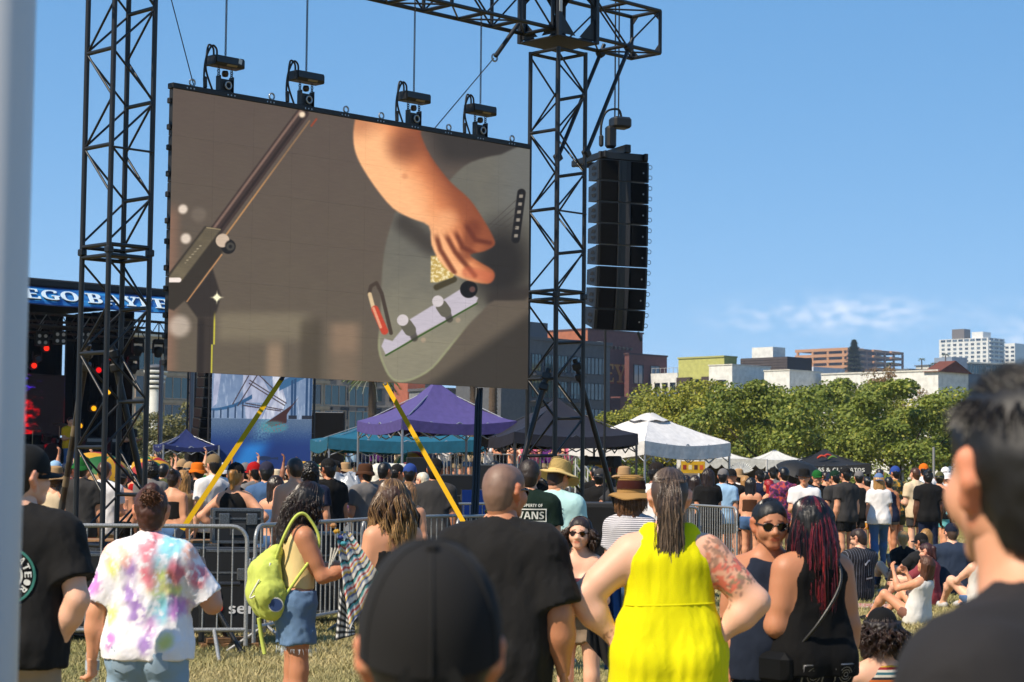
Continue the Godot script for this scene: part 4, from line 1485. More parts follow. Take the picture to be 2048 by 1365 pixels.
func build_stage() -> void:
	var f:=rig_frame().basis
	var black:=mat(Color(0.055,0.055,0.06),0.7)
	var drape:=mat(Color(0.035,0.035,0.04),0.95,"cloth")
	var truss:=mat(Color(0.10,0.10,0.105),0.5)
	var alu:=mat(Color(0.50,0.51,0.52),0.4,"plain",0.7)
	var o:=thing("festival_stage","black covered festival stage with blue lettered roof banner at left","stage",Vector3(-10.597,0,-62))
	o.basis = f
	block(o,"roof",Vector3(16,0.25,9.5),black,xf(Vector3(-6.7,7.15,-4.5)),0.05)
	block(o,"deck",Vector3(15.6,0.22,9),black,xf(Vector3(-6.5,1.35,-4.4)),0.03)
	block(o,"deck_skirt",Vector3(15.6,1.22,0.05),drape,xf(Vector3(-6.5,0.62,0.1)))
	# folds of the back and side drapes
	for q in [[Vector3(-14.5,0,-8.4),Vector3(1.3,0,-8.4),90,"back_drape"],[Vector3(1.3,0,-4.1),Vector3(1.3,0,-8.4),26,"side_drape"]]:
		var pts:=[]
		var a:Vector3 = q[0]
		var c:Vector3 = q[1]
		var d:=(c - a).normalized().cross(Vector3.UP)
		for j in 2:
			for i in q[2]:
				pts.append(a.lerp(c,i/float(q[2] - 1))+d*0.07*sin(i*2.1)+Vector3(0,1.4+j*5.6,0))
		var b:=MB.new()
		b.grid(pts,q[2],2)
		part(o,q[3],b.mesh(),drape)
	# bowed blue banner along the roof edge
	var bp:=[]
	for j in 5:
		for i in 30:
			var v:=j/4.0
			bp.append(Vector3(-14.5+15.9*i/29.0,6.46+0.58*v+0.012*sin(i*1.3),0.62 - 0.42*v+0.05*sin(v*PI)))
	var b:=MB.new()
	b.grid(bp,30,5)
	var im:=Image.create(256,32,false,Image.FORMAT_RGB8)
	var nz:=FastNoiseLite.new()
	nz.seed = 3
	nz.frequency = 0.05
	for j in 32:
		for i in 256:
			var c:=Color(0.20,0.58,0.82).lerp(Color(0.06,0.32,0.60),clampf(0.5+1.1*nz.get_noise_2d(i,j*3.0),0,1))
			im.set_pixel(i,j,c if j>1 and j<30 else Color(0.02,0.12,0.3))
	part(o,"roof_banner",b.mesh(),image_mat(im,0.7))
	place_text(o,"banner_lettering_edge","SAN DIEGO BAYFEST",9.35,0.42,mat(Color(0.02,0.07,0.2),0.7),xf(Vector3(-4.06,6.75,0.478),0,-0.628),true,0.01)
	place_text(o,"banner_lettering","SAN DIEGO BAYFEST",9.26,0.37,mat(Color(0.86,0.92,0.95),0.7),xf(Vector3(-4.08,6.765,0.488),0,-0.628),true,0.02)
	# roof trusses with lamps
	for z in [-0.4,-3.0,-5.6]:
		for e in [[0.0,0.0],[0.35,0.0],[0.0,0.35],[0.35,0.35]]:
			strut(o,"truss_chord",Vector3(-14,5.95+e[0],z - e[1]),Vector3(1.2,5.95+e[0],z - e[1]),0.03,truss,6)
		for i in 26:
			strut(o,"truss_lacing",Vector3(-12+i*0.5,5.95,z),Vector3(-11.75+i*0.5,6.3,z),0.016,alu if i % 3==0 else truss,5)
			strut(o,"truss_lacing",Vector3(-11.75+i*0.5,6.3,z),Vector3(-11.5+i*0.5,5.95,z),0.016,truss,5)
	for s in [0.9,1.35]:
		for e in [0.0,0.4]:
			strut(o,"roof_leg",Vector3(s,0,-e),Vector3(s,7.0,-e),0.035,truss)
		for i in 16:
			strut(o,"leg_lacing",Vector3(s,i*0.42,0),Vector3(s,i*0.42+0.4,-0.4),0.016,truss,5)
	var spots:=[[Vector3(-14.766,5.485,-63),Color(1.0,0.16,0.08)],[Vector3(-15.146,4.928,-63),Color(1.0,0.16,0.08)],[Vector3(-12.942,5.278,-64),Color(0.9,0.08,0.08)],[Vector3(-13.3,4.857,-64),Color(0.9,0.06,0.07)],[Vector3(-13.385,4.232,-66),Color(1.0,0.72,0.12)],[Vector3(-13.851,3.683,-66),Color(1.0,0.66,0.08)],[Vector3(-14.298,3.101,-66),Color(1.0,0.68,0.1)],[Vector3(-15.009,5.151,-63),Color(0.10,0.10,0.10)]]
	for q in spots:
		var l:=thing("stage_lamp","","stage lamp",q[0],deg_to_rad(30),"coloured lamps over the stage")
		var idx:=spots.find(q)
		l.set_meta("label",["upper red stage lamp at the stage's left","lower red stage lamp above the stage video wall","dim red stage lamp seen between the left tower legs","faint red stage lamp below the dim one","highest yellow stage lamp between the tower legs","middle yellow stage lamp on the black drape","lowest yellow stage lamp beside the left tower leg","unlit round stage lamp between two red ones"][idx])
		var hb:=MB.new()
		hb.tube([Vector3(0,0,-0.34),Vector3(0,0,-0.22),Vector3(0,0,0.0)],[0.09,0.125,0.125],14)
		part(l,"housing",hb.mesh(),black)
		hb = MB.new()
		hb.tube([Vector3(0,0,0.001),Vector3(0,0,0.012)],[0.085],16)
		part(l,"lamp_lens",hb.mesh(),glow(q[1],1.0) if idx<7 else glass())
		block(l,"yoke",Vector3(0.03,0.3,0.05),black,xf(Vector3(0.14,0.08,-0.15)),0.008)
		block(l,"yoke",Vector3(0.03,0.3,0.05),black,xf(Vector3(-0.14,0.08,-0.15)),0.008)
		if idx<7:
			var ol:=OmniLight3D.new()
			ol.name = "lamp_light"
			ol.light_color = q[1]
			ol.light_energy = 0.05
			ol.light_size = 0.1
			ol.omni_range = 6.0
			ol.omni_attenuation = 2.0
			ol.shadow_enabled = true
			ol.position = Vector3(0,0,0.06)
			l.add_child(ol)
	for k in 3:
		var l:=thing("lamp_cluster",["four lens white blinder left under the stage roof","four lens white blinder in the middle under the stage roof","two tall white blinder lenses behind the left tower"][k],"stage lamp",[Vector3(-14.457,5.639,-61),Vector3(-13.908,5.69,-61),Vector3(-13.359,5.764,-62)][k],deg_to_rad(38),"white blinders under the stage roof")
		block(l,"housing",Vector3(0.42,0.42,0.14),black,Transform3D.IDENTITY,0.02)
		for e in 4:
			var hb:=MB.new()
			hb.tube([Vector3(0,0,0.07),Vector3(0,0,0.085)],[0.055],12)
			part(l,"lamp_lens",hb.mesh(),mat(Color(0.72,0.72,0.74),0.2),xf(Vector3(-0.1+0.2*(e % 2),-0.1+0.2*(e/2),0)))
	# moving heads hanging at the open side
	for k in 3:
		var l:=thing("moving_head",["moving head lamp hanging right of the left tower","moving head lamp hanging beside the screen's left edge","small moving head lamp low at the stage roof's open side"][k],"stage lamp",[Vector3(-11.862,5.467,-63),Vector3(-11.214,5.442,-63),Vector3(-12.007,4.913,-63)][k],0.4,"lamps hanging at the stage's open side")
		block(l,"base",Vector3(0.36,0.16,0.26),black,xf(Vector3(0,0.28,0)),0.04)
		block(l,"yoke",Vector3(0.05,0.34,0.14),black,xf(Vector3(0.17,0.08,0)),0.015)
		block(l,"yoke",Vector3(0.05,0.34,0.14),black,xf(Vector3(-0.17,0.08,0)),0.015)
		var hb:=MB.new()
		hb.lathe([Vector2(0,-0.2),Vector2(0.1,-0.2),Vector2(0.15,-0.05),Vector2(0.14,0.1),Vector2(0,0.14)],xf(Vector3.ZERO,0,0.3),12)
		part(l,"head",hb.mesh(),black)
		strut(l,"hanger",Vector3(0,0.36,0),Vector3(0,0.9,0),0.02,black,6)
	# video wall at the back of the stage
	var vw:=thing("stage_video_wall","stage video wall glowing red, purple and blue at far left","video screen",Vector3(-14.747,3.756,-65.5))
	vw.basis = f
	var pic:=Image.create(160,96,false,Image.FORMAT_RGB8)
	for j in 96:
		for i in 160:
			var u:=i/160.0
			var v:=j/96.0
			var n1:=nz.get_noise_2d(i*1.2,j*1.6)
			var n2:=nz.get_noise_2d(i*0.9+300.0,j*2.2)
			var c:=Color(0.05,0.035,0.04)
			var body:=smoothstep(0.75,0.55,u+0.15*n1)
			c = c.lerp(Color(0.95,0.05,0.08),body*smoothstep(0.25,0.45,v+0.2*n2))
			c = c.lerp(Color(0.24,0.12,0.72),smoothstep(0.15,0.5,n2+0.25)*smoothstep(0.5,0.25,v)*body)
			c = c.lerp(Color(0.62,0.25,0.85),smoothstep(0.2,0.45,n1)*smoothstep(0.6,0.8,v)*body)
			pic.set_pixel(i,j,c)
	var vm:=StandardMaterial3D.new()
	vm.albedo_color = Color(0.03,0.03,0.03)
	vm.emission_enabled = true
	vm.emission = Color.WHITE
	vm.emission_operator = BaseMaterial3D.EMISSION_OP_MULTIPLY
	vm.emission_texture = ImageTexture.create_from_image(pic)
	vm.emission_energy_multiplier = 1.1
	for i in 6:
		for j in 3:
			var q:=MB.new()
			q.quad_uv(Vector3(0,0,0),Vector3(0.648,0,0),Vector3(0.648,0.648,0),Vector3(0,0.648,0),i/6.0,(2 - j)/3.0,(i+1)/6.0,(3 - j)/3.0)
			part(vw,"led_panel",q.mesh(),vm,xf(Vector3(-3.9+i*0.65,-0.97+j*0.65,0.05)))
	block(vw,"panel_frame",Vector3(3.94,1.99,0.08),black,xf(Vector3(-1.95,0.0,0)))
	# line array hanging at the stage's right
	var la:=thing("side_line_array","tall thin black loudspeaker column hanging left of the ship banner","loudspeaker array",Vector3(-9.118,4.527,-60),deg_to_rad(40))
	for k in 9:
		var p:=block(la,"speaker_cabinet",Vector3(0.62,0.29,0.42),mat(Color(0.06,0.06,0.065),0.55),xf(Vector3(0,0.4 - k*0.305,-0.006*k*k),0,0.02*k),0.02)
		block(p,"grille",Vector3(0.54,0.23,0.01),drape,xf(Vector3(0,0,0.212)),0.003)
		block(p,"rigging_pin",Vector3(0.05,0.03,0.03),alu,xf(Vector3(0.31,0.13,0.15)),0.006)
	strut(la,"hanging_cable",Vector3(0,0.5,0),Vector3(0,2.6,0),0.02,black)
	var sub:=thing("speaker_stack","stack of black loudspeaker boxes under the small blue canopy","loudspeaker",Vector3(-9.089,0,-58),deg_to_rad(35))
	for k in 3:
		var p:=block(sub,"speaker_box",Vector3([0.95,0.8,0.55][k],[0.95,0.75,0.6][k],0.8),black,xf(Vector3(0,[0.48,1.34,2.05][k],0)),0.03)
		block(p,"grille",Vector3([0.85,0.7,0.45][k],[0.82,0.62,0.5][k],0.012),drape,xf(Vector3(0,0,0.404)),0.004)
	for k in 2:
		var ms:=thing("silver_mast",["silver pole beside the stage's right edge","silver pole standing before the teal windowed hotel"][k],"pole",[Vector3(-11.276,0,-64),Vector3(-9.965,0,-62)][k])
		strut(ms,"pole",Vector3.ZERO,Vector3(0,[5.2,5.6][k],0),0.075,mat(Color(0.42,0.43,0.46),0.35,"plain",0.6),12)
		block(ms,"base_plate",Vector3(0.5,0.04,0.5),alu,xf(Vector3(0,0.02,0)),0.01)
	# ship banner
	ship_banner()
	# drum kit and amplifiers on the deck
	var dk:=thing("drum_kit","dark drum kit seen on the stage deck at left","drum kit",Vector3(-14.301,1.893,-62),0.5)
	var chrome:=mat(Color(0.55,0.5,0.4),0.3,"plain",0.8)
	for q in [[Vector3(0,0.3,0),0.28,0.4,PI/2],[Vector3(-0.45,0.35,0.1),0.2,0.35,0.0],[Vector3(0.4,0.6,0),0.16,0.24,0.3],[Vector3(-0.15,0.72,0),0.15,0.22,0.3]]:
		var db:=MB.new()
		db.tube([Vector3(0,-q[2]/2,0),Vector3(0,q[2]/2,0)],[q[1]],16)
		part(dk,"drum",db.mesh(),mat(Color(0.14,0.05,0.05),0.3),xf(q[0],0,q[3]))
	for q in [Vector3(-0.6,1.05,0),Vector3(0.65,1.1,0),Vector3(0.3,1.2,-0.2)]:
		var cb:=MB.new()
		cb.lathe([Vector2(0.0,0.0),Vector2(0.24,-0.03),Vector2(0.24,-0.035),Vector2(0,-0.006)],xf(q,0,0.25),18)
		part(dk,"cymbal",cb.mesh(),chrome)
		strut(dk,"stand",q,Vector3(q.x,0,q.z),0.012,chrome,6)
	for k in 3:
		var am:=thing("amplifier",["black amplifier cabinet on stage left of the tower leg","black amplifier cabinet beside the musician on stage","dark amplifier cabinet at the stage's right side"][k],"amplifier",[Vector3(-14.025,1.821,-62.5),Vector3(-12.986,1.86,-62),Vector3(-12.409,1.871,-63)][k],0.6,"amplifiers on the stage")
		block(am,"cabinet",Vector3(0.7,0.8,0.4),black,xf(Vector3(0,0.4,0)),0.03)
		block(am,"grille",Vector3(0.6,0.5,0.015),mat(Color(0.1,0.1,0.1),0.9,"cloth"),xf(Vector3(0,0.34,0.205)),0.004)
		block(am,"control_panel",Vector3(0.6,0.1,0.012),alu,xf(Vector3(0,0.71,0.204)),0.003)


func ship_banner() -> void:
	var w:=300
	var h:=500
	var im:=Image.create(w,h,false,Image.FORMAT_RGB8)
	var nz:=FastNoiseLite.new()
	nz.seed = 61
	nz.frequency = 0.03
	var wave:=FastNoiseLite.new()
	wave.seed = 62
	wave.frequency = 0.11
	var y_sea:=0.687
	var sails:=[[.306,.415,.477,.415,.57,.52,.515,.59,.306,.59],[.33,.608,.515,.627,.492,.719,.368,.728,.337,.663],[.593,.40,.678,.40,.69,.48,.74,.575,.71,.636,.547,.705,.477,.723,.554,.608,.616,.539],[.02,.41,.09,.41,.05,.60,.01,.62],[.30,.05,.62,.02,.62,.39,.33,.39]]
	for k in sails.size():
		sails[k] = pts2(sails[k])
	var hull:=pts2([.864,.555,.80,.60,.709,.64,.539,.712,.60,.735,.748,.71,.750,.66,.80,.612])
	for j in h:
		for i in w:
			var u:=(i+0.5)/w
			var v:=(j+0.5)/h
			var p:=Vector2(u,v*1.666)
			var n:=nz.get_noise_2d(i,j)
			var c:=Color(0.40,0.50,0.66).lerp(Color(0.55,0.63,0.75),clampf(v+0.4*n,0,1))
			c = c.lerp(Color(0.72,0.77,0.86),clampf(2.0*nz.get_noise_2d(i*3.0+200.0,j*0.5) - 0.35,0,0.6))
			for k in sails.size():
				if Geometry2D.is_point_in_polygon(Vector2(u,v),sails[k]):
					c = (Color(0.90,0.91,0.96) if k==2 else Color(0.76,0.78,0.87)).lerp(Color(0.56,0.59,0.72),clampf(0.35+0.9*nz.get_noise_2d(i*1.4,j*0.5),0,1))
			# bridge: deck sweeping up from the left and from the right, with piers
			var deck:=0.636 - 0.02*u - 0.47*u*u
			if u<0.40 and absf(v - deck)<0.007+0.014*u:
				c = Color(0.16,0.36,0.54)
			var deck2:=0.488 - 0.31*(u - 0.678)
			if u>0.67 and absf(v - deck2)<0.026:
				c = Color(0.20,0.40,0.58)
			for k in 5:
				if absf(u - 0.02 - k*0.072)<0.009 and v>deck and v<y_sea:
					c = Color(0.16,0.27,0.40)
			for k in [0.797,0.828,0.945,0.985]:
				if absf(u - k)<0.012 and v>deck2 and v<y_sea:
					c = Color(0.13,0.28,0.45)
			if v>y_sea - 0.024 and v<y_sea and ((u>0.765 and u<0.85) or u>0.90):
				c = Color(0.09,0.13,0.21)
			for q in [[.376,.456,.74,.59],[.368,.474,.725,.604],[.337,.594,.71,.631],[.306,.608,.686,.638],[.21,.60,.36,.43],[.26,.61,.45,.42],[.46,.42,.60,.50]]:
				if seg(p,Vector2(q[0],q[1]*1.666),Vector2(q[2],q[3]*1.666))<0.0055:
					c = Color(0.26,0.20,0.24)
			if v>y_sea:
				var t:=(v - y_sea)/(1.0 - y_sea)
				c = Color(0.30,0.40,0.53).lerp(Color(0.03,0.19,0.46),smoothstep(0.0,0.55,t))
				c = c.lerp(Color(0.52,0.58,0.66),clampf(wave.get_noise_2d(i*2.0,j*4.0)*1.2,0,1)*(1.0 - smoothstep(0.2,0.6,t)))
				var beam:=absf(u - 0.58+0.28*t)
				c = c.lerp(Color(0.14,0.55,0.88),smoothstep(0.22,0.02,beam)*smoothstep(0.35,0.6,t)*0.85)
				c = c.lerp(Color(0.45,0.66,0.75),smoothstep(0.14,0.02,absf(u - 0.57+0.2*t))*smoothstep(0.62,0.1,t)*clampf(0.6+nz.get_noise_2d(i*4.0,j*4.0),0,1))
				if Vector2((u - 0.53)/0.075,(v - 0.925)/0.013).length()<1.0 or (absf(u - 0.62)<0.05 and absf(v - 0.925)<0.002+0.08*absf(u - 0.58)):
					c = Color(0.05,0.16,0.32)
			# hull and bow
			if Geometry2D.is_point_in_polygon(Vector2(u,v),hull):
				c = Color(0.24,0.11,0.12)
			var sp:=Vector2((u - 0.62)/0.17,(v - 0.735)/0.045).length()
			if sp<1.0:
				var n3:=nz.get_noise_2d(i*6.0,j*6.0)
				c = c.lerp(Color(0.70,0.30,0.28) if n3>0.25 else Color(0.25,0.60,0.64),smoothstep(1.0,0.6,sp)*0.7)
			im.set_pixel(i,j,c)
	var m:=image_mat(im,0.75)
	m.cull_mode = BaseMaterial3D.CULL_DISABLED
	var at:Vector3 = Vector3(-7.143,1.695,-57)
	var o:=thing("ship_banner","tall printed banner of a sailing ship, a bridge and blue sea","banner",Vector3(at.x,0,at.z),0.16)
	var pts:=[]
	for j in 14:
		for i in 16:
			var u:=i/15.0
			var v:=j/13.0
			pts.append(Vector3((u - 0.5)*2.86,at.y - 0.02+v*4.75,0.05*sin(u*5.0+v*3.0)+0.03*sin(v*9.0+u*2.0)))
	var b:=MB.new()
	b.grid(pts,16,14)
	part(o,"printed_mesh",b.mesh(),m)
	var truss:=mat(Color(0.09,0.09,0.095),0.5)
	for e in [-1.5,1.5]:
		strut(o,"frame_pole",Vector3(e,0,-0.12),Vector3(e,6.6,-0.12),0.035,truss)
	strut(o,"frame_rail",Vector3(-1.5,6.5,-0.12),Vector3(1.5,6.5,-0.12),0.035,truss)
	for k in 8:
		strut(o,"tie",Vector3(-1.44,2.2+k*0.55,0),Vector3(-1.5,2.22+k*0.55,-0.12),0.008,truss,5)
		strut(o,"tie",Vector3(1.44,2.2+k*0.55,0),Vector3(1.5,2.22+k*0.55,-0.12),0.008,truss,5)


# ---- canopies
func popup_tent(label: String,pos: Vector3,yaw: float,side: float,eave: float,peak: float,c: Color,val:=0.28,deep:=-1.0,sag:=0.25) -> Node3D:
	var o:=thing("canopy_tent",label,"canopy tent",pos,yaw,"pop-up canopies on the field")
	var m:=mat(c,0.75,"fabric")
	var steel:=mat(Color(0.60,0.61,0.63),0.4,"plain",0.6)
	if c.v<0.25:
		steel = mat(Color(0.22,0.22,0.23),0.45,"plain",0.4)
	var d:=side if deep<0.0 else deep
	var cr:=[Vector3(-side/2,eave,d/2),Vector3(side/2,eave,d/2),Vector3(side/2,eave,-d/2),Vector3(-side/2,eave,-d/2)]
	var nz:=FastNoiseLite.new()
	nz.seed = int(pos.x*10.0)
	nz.frequency = 1.1
	for k in 4:
		var a:Vector3 = cr[k]
		var e:Vector3 = cr[(k+1) % 4]
		var pts:=[]
		for j in 10:
			for i in 13:
				var v:=j/9.0
				var p:=a.lerp(e,i/12.0).lerp(Vector3(0,peak,0),v*0.985)
				var mid:=sin(PI*i/12.0)*(1.0 - v)
				p.y -= sag*v*(1.0 - v)*2.2+0.10*mid*(1.0 - v)
				p += Vector3(0,0.035,0)*nz.get_noise_2d(p.x*1.5+9.0*k,p.z*1.5)*(1.0 if j>0 else 0.0)
				pts.append(p)
		var b:=MB.new()
		b.grid(pts,13,10)
		part(o,"roof_panel",b.mesh(),m)
		pts = []
		var out:=Vector3(0,0,0)
		out = (a+e).normalized()
		out.y = 0
		for j in 3:
			for i in 17:
				var p:=a.lerp(e,i/16.0)
				p.y -= 0.10*sin(PI*i/16.0)*1.0+val*(2 - j)/2.0
				p += out*(0.015+0.018*sin(i*1.9+k)*(2 - j)/2.0)
				pts.append(p)
		b = MB.new()
		b.grid(pts,17,3)
		part(o,"valance",b.mesh(),m)
		var leg:=Vector3(a.x*0.985,0,a.z*0.985)
		block(o,"leg",Vector3(0.045,eave - 0.02,0.045),steel,xf(leg+Vector3(0,(eave - 0.02)/2,0)),0.006)
		block(o,"foot",Vector3(0.14,0.015,0.14),steel,xf(leg+Vector3(0,0.01,0)))
		# scissor bars
		var n:=4
		for i in n:
			var p:=a.lerp(e,float(i)/n)*0.985
			var q:=a.lerp(e,float(i+1)/n)*0.985
			var up:=eave - 0.06
			var dn:=eave - val - 0.17
			strut(o,"scissor_bar",Vector3(p.x,up if i % 2==0 else dn,p.z),Vector3(q.x,dn if i % 2==0 else up,q.z),0.014,steel,6)
			strut(o,"scissor_bar",Vector3(p.x,dn if i % 2==0 else up,p.z),Vector3(q.x,up if i % 2==0 else dn,q.z),0.014,steel,6)
		strut(o,"roof_bar",a*0.985 - Vector3(0,0.03,0),Vector3(0,peak - 0.12,0),0.012,steel,6)
	strut(o,"peak_pole",Vector3(0,eave - 0.2,0),Vector3(0,peak - 0.03,0),0.02,steel,8)
	return o


func marquee(label: String,pos: Vector3,yaw: float,w: float,d: float,eave: float,peak: float) -> void:
	var o:=thing("marquee",label,"marquee",pos,yaw,"white marquees behind the right crowd")
	var m:=mat(Color(0.83,0.82,0.79),0.8,"fabric")
	var b:=MB.new()
	for k in 4:
		var s:=[Vector3(-w/2,eave,d/2),Vector3(w/2,eave,d/2),Vector3(w/2,eave,-d/2),Vector3(-w/2,eave,-d/2)]
		var a:Vector3 = s[k]
		var e:Vector3 = s[(k+1) % 4]
		var pts:=[]
		for j in 8:
			for i in 15:
				var v:=j/7.0
				var p:=a.lerp(e,i/14.0).lerp(Vector3(0,peak,0),v)
				p.y -= 0.5*v*(1.0 - v) - 0.06*sin(i*2.2+k)*v*(1.0 - v)
				pts.append(p)
		b = MB.new()
		b.grid(pts,15,8)
		part(o,"roof_panel",b.mesh(),m)
		b = MB.new()
		var n:=int(a.distance_to(e)/0.42)
		for i in n:
			var p:=a.lerp(e,float(i)/n)
			var q:=a.lerp(e,float(i+1)/n)
			var fan:=[p,q]
			for t in 7:
				fan.append(q.lerp(p,t/6.0)+Vector3(0,-0.22 - 0.16*sin(PI*t/6.0),0))
			b.poly(fan,p*0.5)
		part(o,"scalloped_valance",b.mesh(),m)
		strut(o,"pole",Vector3(a.x,0,a.z),a,0.04,mat(Color(0.7,0.7,0.7),0.4),8)
		block(o,"side_curtain",Vector3(0.02 if k % 2 else w*0.98,eave*0.62,0.02 if k % 2==0 else d*0.98),mat(Color(0.42,0.38,0.33),0.9,"fabric"),xf(Vector3((a.x+e.x)*0.49,eave*0.60,(a.z+e.z)*0.49))) if k != 0 else null


func build_tents() -> void:
	popup_tent("purple pop-up canopy with peaked roof under the big screen",Vector3(-1.703,0,-45),deg_to_rad(25),2.75,2.84,3.74,Color(0.31,0.265,0.50),0.24)
	popup_tent("teal pop-up canopy partly behind the purple one",Vector3(-3.063,0,-53),deg_to_rad(12),4.1,2.55,3.35,Color(0.03,0.36,0.46),0.30)
	popup_tent("dark navy pop-up canopy behind the right truss tower",Vector3(0.993,0,-44),deg_to_rad(17),2.8,2.56,3.36,Color(0.075,0.075,0.135),0.24)
	var w:=popup_tent("white pop-up canopy with crumpled peak right of the tower",Vector3(3.335,0,-48),deg_to_rad(38),2.75,2.46,3.14,Color(0.86,0.85,0.84),0.32,-1.0,0.02)
	var b:=MB.new()
	var cap:=[]
	for j in 5:
		for i in 17:
			var a:=TAU*i/16.0
			var v:=j/4.0
			cap.append(Vector3(cos(a)*(0.50 - 0.42*v),2.97+0.19*v+0.018*sin(i*3.0+j),-sin(a)*(0.50 - 0.42*v)))
	b.grid(cap,17,5)
	part(w,"peak_cap",b.mesh(),mat(Color(0.82,0.81,0.80),0.75,"fabric"))
	popup_tent("small blue pop-up canopy right of the stage",Vector3(-9.296,0,-57),deg_to_rad(20),1.6,2.40,2.85,Color(0.03,0.11,0.34),0.12)
	var k:=popup_tent("black pop-up beer tent with white lettering on its valance",Vector3(10.699,0,-68),deg_to_rad(-8),3.0,2.12,2.62,Color(0.06,0.06,0.075),0.34)
	place_text(k,"valance_lettering","MICHELADAS & CLAMATOS",2.6,0.13,mat(Color(0.75,0.75,0.73),0.7),xf(Vector3(0,1.90,1.55)))
	for q in [[Vector3(0.1,2.36,0.82),Color(0.62,0.12,0.07)],[Vector3(0.26,2.30,0.95),Color(0.30,0.42,0.10)],[Vector3(-0.1,2.32,0.92),Color(0.66,0.2,0.08)]]:
		var pb:=MB.new()
		pb.tube(curve([Vector3(-0.16,-0.05,0),Vector3(0,0.05,0.01),Vector3(0.16,0.0,0)],4),[0.01,0.03,0.04,0.045,0.04,0.03,0.02,0.012,0.004],6)
		part(k,"chilli_print",pb.mesh(),mat(q[1],0.7),xf(q[0],0,-0.5))
	marquee("white marquee with scalloped valance right of the white canopy",Vector3(8.032,0,-76),0.15,2.6,3.4,2.30,2.68)
	marquee("white marquee with scalloped valance beside the black beer tent",Vector3(10.591,0,-80),0.1,2.6,3.6,2.3,2.74)
	# yellow printed banner
	var y:=thing("yellow_banner","yellow printed banner hanging below the white marquee","banner",Vector3(6.402,0,-70),0.1)
	block(y,"sheet",Vector3(0.85,0.42,0.02),mat(Color(0.80,0.62,0.05),0.8,"fabric"),xf(Vector3(0,1.95,0)))
	for i in 4:
		block(y,"printed_patch",Vector3(0.12,0.16,0.006),mat([Color(0.5,0.1,0.08),Color(0.8,0.75,0.6),Color(0.3,0.15,0.1),Color(0.75,0.3,0.1)][i],0.8),xf(Vector3(-0.3+0.2*i,1.95,0.014)))
	for e in [-0.42,0.42]:
		strut(y,"pole",Vector3(e,0,-0.03),Vector3(e,2.2,-0.03),0.02,mat(Color(0.5,0.5,0.5),0.5),6)
	# black screened fence panel by the ship banner
	var fb:=thing("black_screen_panel","black fabric screen panel right of the ship banner","fence panel",Vector3(-5.717,0,-62),0.05)
	block(fb,"fabric",Vector3(1.0,2.3,0.03),mat(Color(0.06,0.06,0.065),0.9,"cloth"),xf(Vector3(0,2.35,0)))
	for e in [-0.5,0.5]:
		strut(fb,"post",Vector3(e,0,-0.04),Vector3(e,3.55,-0.04),0.03,mat(Color(0.1,0.1,0.1),0.5),8)
	strut(fb,"rail",Vector3(-0.5,3.5,-0.04),Vector3(0.5,3.5,-0.04),0.025,mat(Color(0.4,0.4,0.4),0.5),8)
	# the big grey pole at the photo's left edge
	var p:=thing("tent_pole","thick grey metal pole close by at the photo's left edge","pole",Vector3(-0.872,0,-3.3))
	b = MB.new()
	var prof:=[]
	for i in 2:
		prof.append(Vector3(0.004*i,i*3.2,0))
	b.tube(prof,[0.062],28)
	part(p,"pole",b.mesh(),mat(Color(0.74,0.755,0.78),0.4,"plain",0.15))
	block(p,"base_plate",Vector3(0.26,0.02,0.26),mat(Color(0.5,0.5,0.52),0.5,"metal"),xf(Vector3(0,0.01,0)),0.004)


# ---- crowd barriers
func barrier(label: String,a: Vector3,c: Vector3,high:=1.18,group:="steel crowd barriers",kind:=0) -> void:
	var L:=snappedf(a.distance_to(c),0.05)
	var steel:=mat(Color(0.72,0.73,0.735),0.36,"metal",0.35)
	var o:=thing("crowd_barrier",label,"barrier",(a+c)*0.5,atan2(-(c - a).z,(c - a).x),group)
	var key:="barrier%.2f|%.2f" % [L,high]
	var r:=0.019
	if not cache.has(key):
		var b:=MB.new()
		var loop:=[]
		var R:=0.14
		var lo:=0.24
		for q in [[L/2 - R,high - R,0.0],[-L/2+R,high - R,PI/2]]:
			for i in 6:
				var t:float = q[2]+PI/2*i/5.0
				loop.append(Vector3(q[0]+cos(t)*R,q[1]+sin(t)*R,0))
		loop.push_front(Vector3(L/2,0.12,0))
		loop.append(Vector3(-L/2,0.12,0))
		b.tube(loop,[r],8)
		cache[key] = b.mesh()
	part(o,"frame",cache[key],steel)
	strut(o,"bottom_rail",Vector3(-L/2,0.26,0),Vector3(L/2,0.26,0),r,steel,8)
	var n:=int(L/0.125)
	for i in range(1,n):
		strut(o,"upright_bar",Vector3(-L/2+L*i/n,0.26,0),Vector3(-L/2+L*i/n,high,0),0.008,steel,6)
	for e in [-1.0,1.0]:
		var x:float = e*(L/2 - 0.28)
		for z in [-1.0,1.0]:
			strut(o,"foot",Vector3(x,0.26,0),Vector3(x+e*0.05,0.012,0.36*z),0.017,steel,8)
		block(o,"hook",Vector3(0.03,0.09,0.03),steel,xf(Vector3(e*(L/2+0.025),0.85,0)),0.01)


